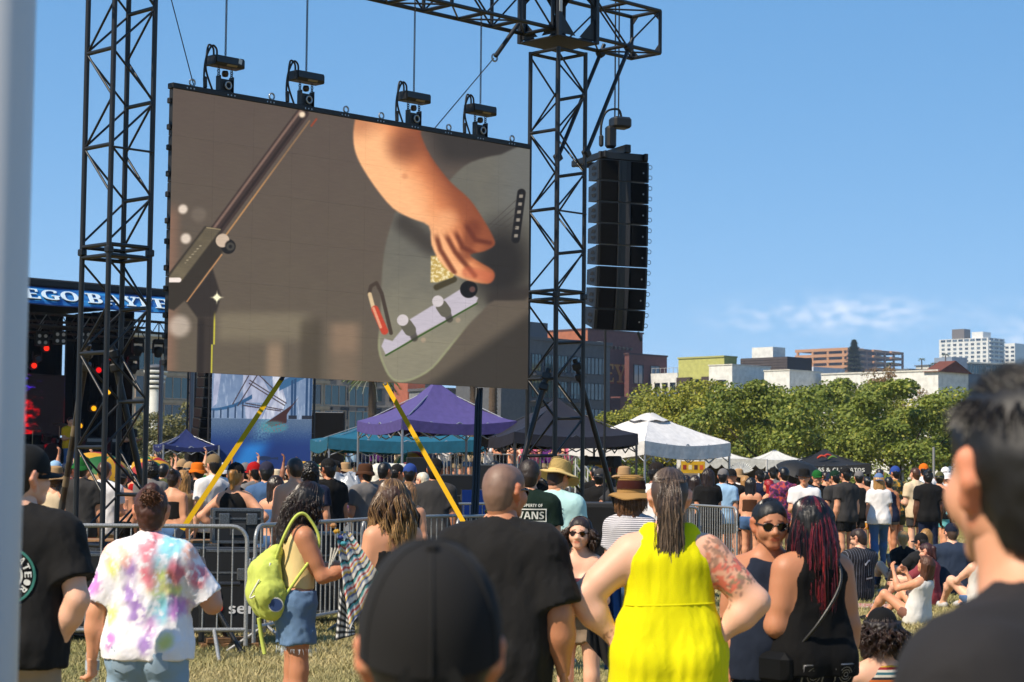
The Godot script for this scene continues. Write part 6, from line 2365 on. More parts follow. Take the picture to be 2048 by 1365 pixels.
const SKULL:=[
	[Vector3(0,0.042,0.022),Vector3(0,0.040,-0.018),0.079,0.076],
	[Vector3(0,0.010,0.030),Vector3(0,0.0,-0.03),0.072,0.062],
]
const FACE:=[
	[Vector3(-0.028,-0.030,-0.048),Vector3(0.028,-0.030,-0.048),0.043,0.043],
	[Vector3(-0.042,-0.050,0.0),Vector3(-0.014,-0.088,-0.066),0.030,0.022],
	[Vector3(0.042,-0.050,0.0),Vector3(0.014,-0.088,-0.066),0.030,0.022],
	[Vector3(-0.010,-0.094,-0.074),Vector3(0.010,-0.094,-0.074),0.017,0.017],
	[Vector3(-0.032,0.024,-0.080),Vector3(0.032,0.024,-0.080),0.012,0.012],
	[Vector3(0,0.014,-0.090),Vector3(0,-0.028,-0.112),0.008,0.012],
	[Vector3(-0.013,-0.032,-0.099),Vector3(0.013,-0.032,-0.099),0.009,0.009],
	[Vector3(-0.040,-0.022,-0.068),Vector3(-0.034,-0.030,-0.070),0.024,0.024],
	[Vector3(0.040,-0.022,-0.068),Vector3(0.034,-0.030,-0.070),0.024,0.024],
	[Vector3(-0.017,-0.056,-0.090),Vector3(0.017,-0.056,-0.090),0.007,0.007],
	[Vector3(-0.014,-0.068,-0.088),Vector3(0.014,-0.068,-0.088),0.008,0.008],
	[Vector3(0,-0.02,0.05),Vector3(0,-0.09,0.03),0.060,0.055],
]
const EAR:=[
	[Vector3(0.074,0.024,0.004),Vector3(0.088,0.026,0.020),0.007,0.008],
	[Vector3(0.088,0.026,0.020),Vector3(0.087,-0.002,0.028),0.008,0.007],
	[Vector3(0.087,-0.002,0.028),Vector3(0.078,-0.028,0.010),0.007,0.010],
	[Vector3(0.074,0.020,0.008),Vector3(0.076,-0.02,0.008),0.009,0.010],
]


func head_bones() -> Array:
	var out:=[]
	for b in SKULL:
		out.append(b)
	for b in FACE:
		out.append(b)
	for b in EAR:
		out.append(b)
		out.append([b[0]*Vector3(-1,1,1),b[1]*Vector3(-1,1,1),b[2],b[3]])
	return out


func paint_face(mb: MB,span: Vector2i,hx: Transform3D,brow: Color,eyes:=true) -> void:
	var inv:=hx.affine_inverse()
	for i in range(span.x,span.y):
		var p:=inv*mb.v[i]
		if p.z>-0.05:
			if absf(p.x)>0.07 and p.z<0.04 and p.z>-0.01:
				mb.c[i] = Color(1.0,0.80,0.76)
			continue
		var ax:=absf(p.x)
		if Vector2(p.x/0.024,(p.y+0.062)/0.011).length()<1.0:
			mb.c[i] = Color(0.82,0.48,0.46)
		elif absf(p.y+0.062)<0.0025 and ax<0.024:
			mb.c[i] = Color(0.45,0.25,0.24)
		elif eyes and Vector2((ax - 0.033)/0.015,(p.y - 0.004)/0.0065).length()<1.0:
			mb.c[i] = Color(0.12,0.09,0.08) if absf(ax - 0.033)<0.0075 else Color(1.1,1.15,1.2)
		elif Vector2((ax - 0.034)/0.021,(p.y - 0.027+0.006*(ax - 0.034)/0.02)/0.0055).length()<1.0:
			mb.c[i] = brow


# fingers and palm from the wrist on; d points along the hand, th towards the thumb, curl 0..1
func hand_bones(w: Vector3,d: Vector3,th: Vector3,curl: float,sc:=1.0) -> Array:
	d = d.normalized()
	th = (th - d*th.dot(d)).normalized()
	var palm:=d.cross(th).normalized()
	var out:=[]
	for k in 3:
		var o:=th*(0.026 - 0.026*k)
		out.append([w+o*0.6*sc,w+(d*0.085+o)*sc,0.016*sc,0.014*sc])
	for k in 4:
		var o:=th*(0.031 - 0.0205*k)
		var L:float = [0.068,0.078,0.072,0.056][k]*sc
		var a:Vector3 = w+(d*[0.085,0.090,0.086,0.078][k]+o)*sc
		var a1:=curl*1.1+0.12+0.05*k
		var a2:=curl*2.5+0.3
		var d1:=d*cos(a1)+palm*sin(a1)
		var d2:=d*cos(a2)+palm*sin(a2)
		var b:Vector3 = a+d1*L*0.52
		var r:float = [0.0092,0.0095,0.0090,0.0080][k]*sc
		out.append([a,b,r*1.05,r])
		out.append([b,b+d2*L*0.5,r,r*0.8])
	var t0:=w+(d*0.025+th*0.026)*sc
	var t1:=t0+(d*0.6+th*0.75+palm*0.25).normalized()*0.045*sc
	out.append([t0,t1,0.015*sc,0.0115*sc])
	out.append([t1,t1+(d*0.85+th*(0.35 - 0.5*curl)+palm*(0.2+0.5*curl)).normalized()*0.036*sc,0.0112*sc,0.009*sc])
	return out


func thin_fingers(mb: MB,bones: Array) -> void:
	for b in bones:
		mb.tube([b[0],b[1],b[1]+(b[1] - b[0]).normalized()*b[3]*0.7],[b[2],b[3],b[3]*0.4],5)


func cut_at(b: Array,t: float,grow0: float,grow1: float) -> Array: # the first part of a limb,cut flat
	var a:Vector3 = b[0]
	var e:Vector3 = a.lerp(b[1],t)
	var d:=(e - a).normalized()
	return [a,e+d*0.03,b[2]+grow0,lerpf(b[2],b[3],t)+grow1,b[4],[[e,d]]]


func make_top(J: Dictionary,o: Dictionary,P: Dictionary,cell: float) -> MB:
	var B:Array = J.B
	var T:Transform3D = J.T
	var kind:String = o.kind
	var g:float = o.get("loose",0.016)
	var w:float = P.get("w",1.0)
	var hip:float = P.get("hip",1.0+0.08*P.get("fem",0.0))
	var belly:float = P.get("belly",1.0)
	var hem:float = o.get("hem",-0.13)
	var flare:float = o.get("flare",0.0)
	var L:=[]
	if kind=="tee" or kind=="long":
		L = pick(B,["chest","waist","back","belly","bust","shoulder"],g)
		L += pick(B,["trap"],0.010)
		for n in ["_l","_r"]:
			var fa:=[]
			for b in B:
				if b[4]=="uarm"+n and fa.is_empty():
					fa = b
			var sl:float = o.get("sleeve",0.62)
			if kind=="long":
				L.append([fa[0],fa[1],fa[2]+g+0.006,fa[3]+g+0.006,""])
				for b in B:
					if b[4]=="farm"+n:
						L.append([b[0],b[1],b[2]+g,b[3]+g,""])
			else:
				L.append(cut_at(fa,sl,g+0.010,g+o.get("sleeve_loose",0.026)))
	else:
		L = pick(B,["chest","waist","back","belly","bust"],g*0.7)
		for e in [-1.0,1.0]:
			L.append([T*Vector3(0.085*w*e,0.42,0.035),T*Vector3(0.072*w*e,0.535,0.02),0.036*o.get("strap",1.0),0.022*o.get("strap",1.0),""])
			L.append([T*Vector3(0.085*w*e,0.40,-0.05),T*Vector3(0.072*w*e,0.53,0.0),0.036*o.get("strap",1.0),0.022*o.get("strap",1.0),""])
	if hem<0.06:
		L += pick(B,["butt"],g)
		for e in [-1.0,1.0]:
			L.append([T*Vector3(0.080*e*lerpf(1.0,w,0.8)*hip,0.10,0.0),T*Vector3((0.088*hip+flare)*e*lerpf(1.0,w,0.6),hem - 0.05,0.01),0.102*lerpf(1.0,belly,0.7)+g,0.108*hip+g+flare,""])
			if flare>0.0 or belly>1.1:
				L.append([T*Vector3(0.03*e,0.05,-0.03*belly),T*Vector3(0.05*e,hem - 0.05,0.0),0.10*belly+g,0.12*hip+g+flare,""])
	var mb:=MB.new()
	var cuts:=[[T*Vector3(0,hem,0)*J.s,T.basis*Vector3(0,-1,0)]]
	if o.has("scoop"):
		cuts.append([T*Vector3(0,o.scoop,0)*J.s,T.basis*Vector3(0,1,0)])
	var span:=add_field(mb,scaled(L,J.s),cell,0.020,cuts)
	wrinkle(mb,span,o.get("folds",0.007),o.get("stretch",Vector3(1.6,0.75,1.6)),int(P.get("seed",1))*7+3,o.get("fold_freq",3.2))
	return mb


func make_bottom(J: Dictionary,o: Dictionary,P: Dictionary,cell: float) -> MB:
	var B:Array = J.B
	var g:float = o.get("loose",0.014)
	var len_:float = o.get("len",0.6)
	var L:=pick(B,["butt"],g)
	var T:Transform3D = J.T
	for b in B:
		var tag:String = b[4]
		if tag=="waist":
			L.append([b[0].lerp(b[1],0.75),b[1],b[3]+g*0.6,b[3]+g,""])
		elif tag.begins_with("thigh"):
			if len_ >= 1.0:
				L.append([b[0],b[1],b[2]+g,b[3]+g,""])
			else:
				L.append(cut_at(b,len_,g,g+o.get("hem_loose",0.018)))
		elif tag.begins_with("calf") and len_>1.0:
			L.append([b[0],b[1],b[2]+g,b[3]+g+0.004,""])
	L.append([T*Vector3(0,0.0,0.01),T*Vector3(0,-0.10,0.02),0.09+g,0.07+g,""])
	var mb:=MB.new()
	var cuts:=[[T*Vector3(0,o.get("rise",0.07),0)*J.s,T.basis*Vector3(0,1,0)]]
	if len_>1.0 and P.get("legs","stand") != "sit":
		cuts.append([Vector3(0,0.055,0),Vector3(0,-1,0)])
	var span:=add_field(mb,scaled(L,J.s),cell,0.014,cuts)
	wrinkle(mb,span,o.get("folds",0.006),Vector3(1.2,1.0,1.2),int(P.get("seed",1))*5+1,4.0)
	return mb


# builds a person standing at the origin of its own node; returns the node and where its head is
func person(P: Dictionary) -> Dictionary:
	var J:=skeleton(P)
	var s:float = J.s
	var cell:float = P.get("cell",0.014)
	var hcell:float = P.get("hcell",0.006)
	var o:=thing("person",P.label,"person",P.get("pos",Vector3.ZERO),P.get("turn",0.0),P.get("group",""))
	var hx:Transform3D = J.head
	hx = Transform3D(hx.basis.scaled(Vector3.ONE*s*P.get("head",1.0)),hx.origin*s)
	var mb:=MB.new()
	var bare:Array = J.B
	add_field(mb,scaled(bare,s),cell,0.020*s)
	var hb:=[]
	for b in head_bones():
		hb.append([b[0]*P.get("head",1.0)*s,b[1]*P.get("head",1.0)*s,b[2]*P.get("head",1.0)*s,b[3]*P.get("head",1.0)*s])
	var span:=add_field(mb,moved(hb,Transform3D((J.head as Transform3D).basis,hx.origin)),hcell,0.0065)
	paint_face(mb,span,hx,P.get("brow",Color(0.28,0.2,0.17)),P.get("eyes",true))
	for n in ["_l","_r"]:
		var e:=-1.0 if n=="_l" else 1.0
		var hd:Array = P.get("hand"+n,[Vector3.ZERO,Vector3(-0.3*e,0.1,-1),0.35])
		var d:Vector3 = hd[0] if hd[0] != Vector3.ZERO else J["fo"+n]
		var th:Vector3 = hd[1]
		var hbn:=hand_bones(J["wr"+n]*s,d,th,hd[2]*1.0,0.98*s*P.get("hands",1.0))
		# the palm side is towards the body for the left hand as well
		if e<0.0:
			var w:Vector3 = J["wr"+n]*s
			var pn:=d.normalized().cross((th - d.normalized()*th.dot(d.normalized())).normalized()).normalized()
			for b in hbn:
				for q in 2:
					var r:Vector3 = b[q] - w
					b[q] = w+r - pn*2.0*r.dot(pn)
		if P.has("fine_hands"):
			add_field(mb,hbn,0.0045,0.005)
		else:
			thin_fingers(mb,hbn)
	var skin:Color = P.get("skin",Color(0.80,0.58,0.46))
	var body:=part(o,"body",mb.mesh(),mat(skin,0.52,"skin"))
	var out:={"root":o,"head":hx,"J":J,"body":body,"skin":skin,"mb":mb}
	if P.has("bottom"):
		var q:Dictionary = P.bottom
		var nm:String = "trousers" if q.get("len",0.6)>1.0 else "shorts"
		out.bottom = part(o,nm,make_bottom(J,q,P,cell).mesh(),q.mat if q.has("mat") else mat(q.color,0.85,"cloth"))
	if P.has("top"):
		var q:Dictionary = P.top
		var nm2:String = {"tee": "t_shirt","long": "shirt","tank": "tank_top","crop": "crop_top"}[q.kind]
		out.top = part(o,nm2,make_top(J,q,P,P.get("top_cell",cell)).mesh(),q.mat if q.has("mat") else mat(q.color,0.85,"cloth"))
	if P.get("shoes",null) != null:
		for n in ["_l","_r"]:
			var sb:=MB.new()
			add_field(sb,scaled(pick(J.B,["foot"+n],0.012),s),cell*0.8,0.010,[[Vector3(0,0.012,0),Vector3(0,-1,0)]] if P.get("legs","") != "sit" else [])
			var sh:=part(o,"shoe",sb.mesh(),mat(P.shoes,0.6,"cloth"))
			var a:Vector3 = J["an"+n]*s
			var t:Vector3 = J["toe"+n]
			if P.get("legs","") in ["stand","contra","wide"]:
				block(sh,"sole",Vector3(0.095,0.024,0.30)*s,mat(Color(0.75,0.74,0.72) if P.shoes.v<0.5 else Color(0.55,0.54,0.52),0.7),Transform3D(Basis.looking_at(t),Vector3(a.x,0.014,a.z)+t*0.06),0.010)
	if P.has("hair"):
		out.hair = part(o,"hair",hair_mesh(P.hair,P.has("hat")),mat(P.hair_color,0.55,"hair"),hx)
	if P.has("hat"):
		out.hat = put_hat(o,P.hat,P.hat_color,hx)
	if P.has("glasses"):
		sunglasses(o,hx,P.glasses)
	return out


func hair_mesh(kind: String,under_hat:=false) -> ArrayMesh:
	var key:="hair_%s_%s" % [kind,under_hat]
	if cache.has(key):
		return cache[key]
	var L:=[[Vector3(0,0.048,0.022),Vector3(0,0.050,-0.016),0.086,0.080],[Vector3(0,0.01,0.034),Vector3(0,-0.015,0.042),0.080,0.066],[Vector3(0,-0.01,0.050),Vector3(0,-0.062,0.044),0.068,0.060]]
	var cuts:=[[Vector3(0,0.022,-0.062),Vector3(0,-0.52,-0.85).normalized()],[Vector3(0,-0.045,0.02),Vector3(0,-0.72,-0.69).normalized()]]
	var amp:=0.003
	match kind:
		"buzz":
			L = [[Vector3(0,0.044,0.022),Vector3(0,0.044,-0.016),0.0815,0.0775],[Vector3(0,0.01,0.032),Vector3(0,-0.01,0.036),0.0745,0.064],[Vector3(0,-0.01,0.048),Vector3(0,-0.055,0.040),0.0635,0.058]]
			amp = 0.0008
		"long":
			for e in [-1.0,1.0]:
				L.append([Vector3(0.050*e,0.02,0.055),Vector3(0.058*e,-0.28,0.085),0.058,0.042])
				L.append([Vector3(0.078*e,0.02,0.012),Vector3(0.082*e,-0.22,0.035),0.026,0.030])
			L.append([Vector3(0,0.0,0.07),Vector3(0,-0.33,0.095),0.055,0.035])
			cuts = [[Vector3(0,0.022,-0.062),Vector3(0,-0.25,-0.97).normalized()]]
			amp = 0.008
		"bun":
			L.append([Vector3(0,0.10,0.075),Vector3(0.01,0.115,0.085),0.042,0.040])
			amp = 0.006
		"pony":
			L.append([Vector3(0,0.06,0.09),Vector3(0,0.03,0.13),0.028,0.030])
			L.append([Vector3(0,0.03,0.13),Vector3(0,-0.20,0.115),0.032,0.020])
			amp = 0.004
		"curly":
			L.append([Vector3(0,0.05,0.03),Vector3(0,0.02,0.05),0.115,0.105])
			for e in [-1.0,1.0]:
				L.append([Vector3(0.075*e,0.0,0.02),Vector3(0.085*e,-0.13,0.04),0.045,0.045])
			cuts = [[Vector3(0,0.028,-0.062),Vector3(0,-0.3,-0.95).normalized()]]
			amp = 0.016
	if under_hat:
		cuts.append([Vector3(0,0.070,0),Vector3(0,1,0)])
	var mb:=MB.new()
	var span:=add_field(mb,L,0.010,0.010,cuts)
	var long:=kind in ["long","pony"]
	wrinkle(mb,span,amp,Vector3(14,1.6,14) if long else (Vector3(9,9,9) if kind=="curly" else Vector3(10,5,10)),12,2.2)
	var nz:=FastNoiseLite.new()
	nz.seed = 4
	nz.frequency = 9.0
	for i in range(span.x,span.y):
		var p:=mb.v[i]
		var t:=nz.get_noise_3d(p.x*3.0,p.y*(0.3 if long else 1.0),p.z*3.0)
		mb.c[i] = Color(1,1,1)*(1.0+0.5*t)
	cache[key] = mb.mesh()
	return cache[key]


func sunglasses(o: Node3D,hx: Transform3D,lens: Color) -> void:
	var fr:=mat(Color(0.03,0.028,0.027),0.25)
	var b:=MB.new()
	for e in [-1.0,1.0]:
		var pts:=[]
		for k in 15:
			var a:=TAU*k/14.0
			pts.append(Vector3(0.034*e+0.026*cos(a),0.002+0.021*sin(a)*(1.0 if sin(a)<0 else 0.85),-0.104+0.012*absf(0.5*cos(a)*e+0.5)*0.8))
		b.tube(pts,[0.0034],6,false,true)
		b.tube([Vector3(0.058*e,0.010,-0.096),Vector3(0.078*e,0.012,-0.03),Vector3(0.083*e,0.008,0.012)],[0.0042,0.0035,0.003],6)
	b.tube([Vector3(-0.010,0.004,-0.106),Vector3(0,0.008,-0.108),Vector3(0.010,0.004,-0.106)],[0.003],6)
	var f:=part(o,"sunglasses",b.mesh(),fr,hx)
	for e in [-1.0,1.0]:
		var q:=MB.new()
		var pts:=[]
		for k in 14:
			var a:=TAU*k/14.0
			pts.append(Vector3(0.034*e+0.025*cos(a),0.002+0.020*sin(a)*(1.0 if sin(a)<0 else 0.85),-0.1035+0.012*absf(0.5*cos(a)*e+0.5)*0.8))
		q.poly(pts,Vector3(0.034*e,0,0.1))
		part(f,"lens",q.mesh(),mat(lens,0.08))


# caps and hats, in the head's own axes
func put_hat(o: Node3D,kind: String,c: Color,hx: Transform3D) -> MeshInstance3D:
	var m:=mat(c,0.85,"cloth")
	var key:="hat_"+kind
	if not cache.has(key):
		var b:=MB.new()
		var brim:=MB.new()
		match kind:
			"cap","cap_back","cap_side":
				var prof:=[]
				for k in 9:
					var t:=PI/2*k/8.0
					prof.append(Vector2(0.105*cos(t*0.97) ,0.008+0.126*pow(sin(t),0.85)))
				b.lathe(prof,Transform3D(Basis.from_euler(Vector3(-0.10,0,0)),Vector3(0,0.018,0.004)),24,Vector2(0.92,1.10))
				b.box(Vector3(0.016,0.008,0.016),xf(Vector3(0,0.154,0.018)),0.003)
				var pts:=[]
				for j in 4:
					for i in 13:
						var a:=PI*(i/12.0)
						var r:=1.0+0.78*j/3.0*pow(sin(a),0.6)
						pts.append(Vector3(cos(a)*0.092*lerpf(1.0,r,0.22),0.034 - 0.014*j/3.0 - 0.018*absf(cos(a)) ,-sin(a)*0.104*r))
				brim.grid(pts,13,4)
				var p2:=[]
				for q in pts:
					p2.append(q - Vector3(0,0.004,0))
				p2.reverse()
				brim.grid(p2,13,4)
			"bucket","straw","raffia","fedora":
				var R:float = {"bucket":0.135,"straw":0.19,"raffia":0.175,"fedora":0.15}[kind]
				var H:float = {"bucket":0.10,"straw":0.125,"raffia":0.12,"fedora":0.12}[kind]
				var drop:float = {"bucket":-0.045,"straw":-0.035,"raffia":-0.03,"fedora":-0.01}[kind]
				b.lathe([Vector2(0.108,0.02),Vector2(0.107,0.04),Vector2(0.098,0.02+H*0.75),Vector2(0.084,0.02+H*0.95),Vector2(0.05,0.02+H*1.03),Vector2(0.0,0.02+H*1.05)],xf(Vector3(0,0.018,0.0)),24,Vector2(0.92,1.1))
				var pts:=[]
				var nn:=33
				for j in 6:
					for i in nn:
						var a:=TAU*i/(nn - 1)
						var t:=j/5.0
						var r:=lerpf(0.106,R,t)
						pts.append(Vector3(cos(a)*r*0.96,0.038+drop*t*t+0.012*t*sin(a*2.0+0.7)+0.006*t*sin(a*5.0),-sin(a)*r*1.06))
				brim.grid(pts,nn,6)
				var p2:=[]
				for q in pts:
					p2.append(q - Vector3(0,0.006,0))
				p2.reverse()
				brim.grid(p2,nn,6)
		cache[key] = b.mesh()
		cache[key+"_brim"] = brim.mesh()
	var x:=hx
	if kind=="cap_back":
		x = hx*xf(Vector3(0,0.004,0.0),PI)
	elif kind=="cap_side":
		x = hx*xf(Vector3.ZERO,-0.9)
	var nm:="cap" if kind.begins_with("cap") else "hat"
	var h:=part(o,nm,cache[key],m,x)
	part(h,"brim",cache[key+"_brim"],m)
	return h


# loose strands falling from the crown: returns one mesh in the head's own axes
func strands(n: int,L: float,seed_: int,tones: Array,o: Dictionary = {}) -> ArrayMesh:
	var r:=RandomNumberGenerator.new()
	r.seed = seed_
	var b:=MB.new()
	var spread:float = o.get("spread",1.9)
	var wave:float = o.get("wave",0.0)
	var thick:float = o.get("thick",0.0032)
	var tie:bool = o.has("tie")
	var lean:Vector3 = o.get("lean",Vector3.ZERO)
	for i in n:
		var th:=r.randf_range(-spread,spread) # 0 is the back of the head
		if o.has("front") and r.randf()<0.25:
			th = r.randf_range(-PI,PI)*0.78
		var dir:=Vector3(sin(th),0,cos(th))
		var lay:=r.randf_range(0.0,1.0)
		var Rk:=0.086+0.012*lay
		var pts:=[]
		var len_:float = L*r.randf_range(0.80,1.0)*(1.0 - 0.18*absf(th)/spread*o.get("taper",1.0))
		var ph:=r.randf()*TAU
		var clump:=floorf(th*5.0)
		var cph:=clump*2.3+0.6*r.randf()
		for k in 6:
			var a:=0.15+1.30*k/5.0
			pts.append(Vector3(dir.x*Rk*0.95*sin(a),0.040+Rk*cos(a),0.012+dir.z*(Rk*1.10)*sin(a)))
		if tie:
			var tp:Vector3 = o.tie
			var q:=[]
			for k in 6:
				var t:=k/5.0
				q.append((pts[k] as Vector3).lerp(tp+Vector3(r.randfn()*0.011,r.randfn()*0.009,r.randfn()*0.006),t*t*(0.25 if k<5 else 1.0)))
			pts = q
			dir = Vector3(sin(th*0.6)*0.62,0,0.30+0.1*cos(th))
		var last:Vector3 = pts[5]
		var steps:=12
		for k in range(1,steps+1):
			var t:=float(k)/steps
			var out:float = 0.035*sin(minf(t*2.2,1.0)*PI/2)*(0.4+lay)*o.get("puff",1.0)
			if tie:
				out = 0.075*sqrt(t)*(0.2+lay)*(1.0 - 0.35*t)
			var p:Vector3 = last+Vector3(0,-len_*t,0)+dir*out+lean*t
			if tie:
				p += Vector3(r.randfn()*0.002,0,0.045*sin(minf(t*5.0,1.0)*PI/2) - 0.03*t)
			p += (Vector3(cos(th),0,-sin(th))*sin(cph+t*L*o.get("curl",22.0))+dir*cos(cph+1.0+t*L*o.get("curl",22.0)))*wave*smoothstep(0.0,0.35,t)
			p += Vector3(r.randfn(),0,r.randfn())*0.0022*o.get("frizz",1.0)
			pts.append(p)
		var pick_:=r.randf()
		var c:Color = tones[0].lerp(tones[1],r.randf())
		if tones.size()>2 and pick_<o.get("streak",0.3) and (not o.has("streak_at") or absf(th - o.streak_at)<o.get("streak_w",0.5)):
			c = tones[2].lerp(tones[0],r.randf()*0.5)
		b.col = c
		b.tube(pts,[thick,thick,thick,thick,thick,thick,thick,thick,thick,thick,thick,thick,thick,thick*0.9,thick*0.7,thick*0.5,thick*0.3],3,false)
		if o.has("tip"):
			for q in range(b.v.size() - 18,b.v.size()):
				b.c[q] = c.lerp(o.tip,0.7)
	return b.mesh()


# ---- prints that follow the back of a shirt
func back_map(m: Mesh) -> Dictionary:
	var a:=m.surface_get_arrays(0)
	var v:PackedVector3Array = a[Mesh.ARRAY_VERTEX]
	var n:PackedVector3Array = a[Mesh.ARRAY_NORMAL]
	var out:={}
	for i in v.size():
		if n[i].z>0.1:
			var key:=Vector2i(roundi(v[i].x/0.016),roundi(v[i].y/0.016))
			out[key] = maxf(out.get(key,-9.0),v[i].z)
	return out


func back_z(bm: Dictionary,p: Vector2) -> float:
	var c:=Vector2i(roundi(p.x/0.016),roundi(p.y/0.016))
	var best:=-9.0
	var w:=0.0
	var sum:=0.0
	for r in 5:
		for j in range(-r,r+1):
			for i in range(-r,r+1):
				var z:float = bm.get(c+Vector2i(i,j),-9.0)
				if z>-8.0:
					var d:=Vector2(c.x+i,c.y+j).distance_to(p/0.016)+0.2
					sum += z/(d*d)
					w += 1.0/(d*d)
					best = maxf(best,z)
		if w>0.0 and r>0:
			break
	return sum/w if w>0.0 else 0.1


func print_on(o: Node,n: String,bm: Dictionary,verts: PackedVector3Array,idx: PackedInt32Array,m: Material,eps:=0.006) -> void:
	var b:=MB.new()
	for p in verts:
		b.vert(Vector3(p.x,p.y,back_z(bm,Vector2(p.x,p.y))+eps),Vector3(0,0,1))
	b.ix = idx
	renormal(b,0)
	var face:=0.0
	for q in b.n:
		face += q.z
	if face<0.0:
		for q in range(0,b.ix.size(),3):
			var e:=b.ix[q]
			b.ix[q] = b.ix[q+1]
			b.ix[q+1] = e
		renormal(b,0)
	part(o,n,b.mesh(),m)


func print_text(o: Node,bm: Dictionary,text: String,at: Vector2,w: float,h: float,m: Material,serif:=false,turn:=0.0,eps:=0.007) -> void:
	var tm:=letters(text,1.0,0.0,serif,1.5)
	var a:=tm.get_mesh_arrays()
	var bb:=tm.get_aabb()
	var v:PackedVector3Array = a[Mesh.ARRAY_VERTEX]
	for i in v.size():
		var q:=Vector2((v[i].x - bb.get_center().x)*w/bb.size.x,(v[i].y - bb.get_center().y)*h/bb.size.y).rotated(turn)+at
		v[i] = Vector3(q.x,q.y,0)
	print_on(o,"printed_lettering",bm,v,a[Mesh.ARRAY_INDEX],m,eps)


func print_shape(o: Node,bm: Dictionary,outer: Array,inner: Array,m: Material,eps:=0.006) -> void: # a band between two outlines,or a filled outline
	var v:=PackedVector3Array()
	var ix:=PackedInt32Array()
	var n:=outer.size()
	for k in n:
		for t in 4:
			var q:Vector2 = (outer[k] as Vector2).lerp(inner[k],t/3.0)
			v.append(Vector3(q.x,q.y,0))
	for k in n:
		for t in 3:
			var a:=k*4+t
			var b:=((k+1) % n)*4+t
			ix.append_array(PackedInt32Array([a,a+1,b,b,a+1,b+1]))
	print_on(o,"printed_shape",bm,v,ix,m,eps)


func ring(c: Vector2,r: float,n:=40) -> Array:
	var out:=[]
	for k in n:
		out.append(c+Vector2(cos(TAU*k/n),sin(TAU*k/n))*r)
	return out


func rect(x0: float,y0: float,x1: float,y1: float,n:=8) -> Array:
	var out:=[]
	var c:=[Vector2(x0,y0),Vector2(x1,y0),Vector2(x1,y1),Vector2(x0,y1)]
	for k in 4:
		for i in n:
			out.append((c[k] as Vector2).lerp(c[(k+1) % 4],float(i)/n))
	return out


func many(p: Vector2,n: int) -> Array:
	var out:=[]
	for k in n:
		out.append(p)
	return out


const SKIN:=[Color(0.86,0.66,0.55),Color(0.80,0.57,0.44),Color(0.70,0.47,0.34),Color(0.56,0.36,0.25),Color(0.36,0.22,0.15)]


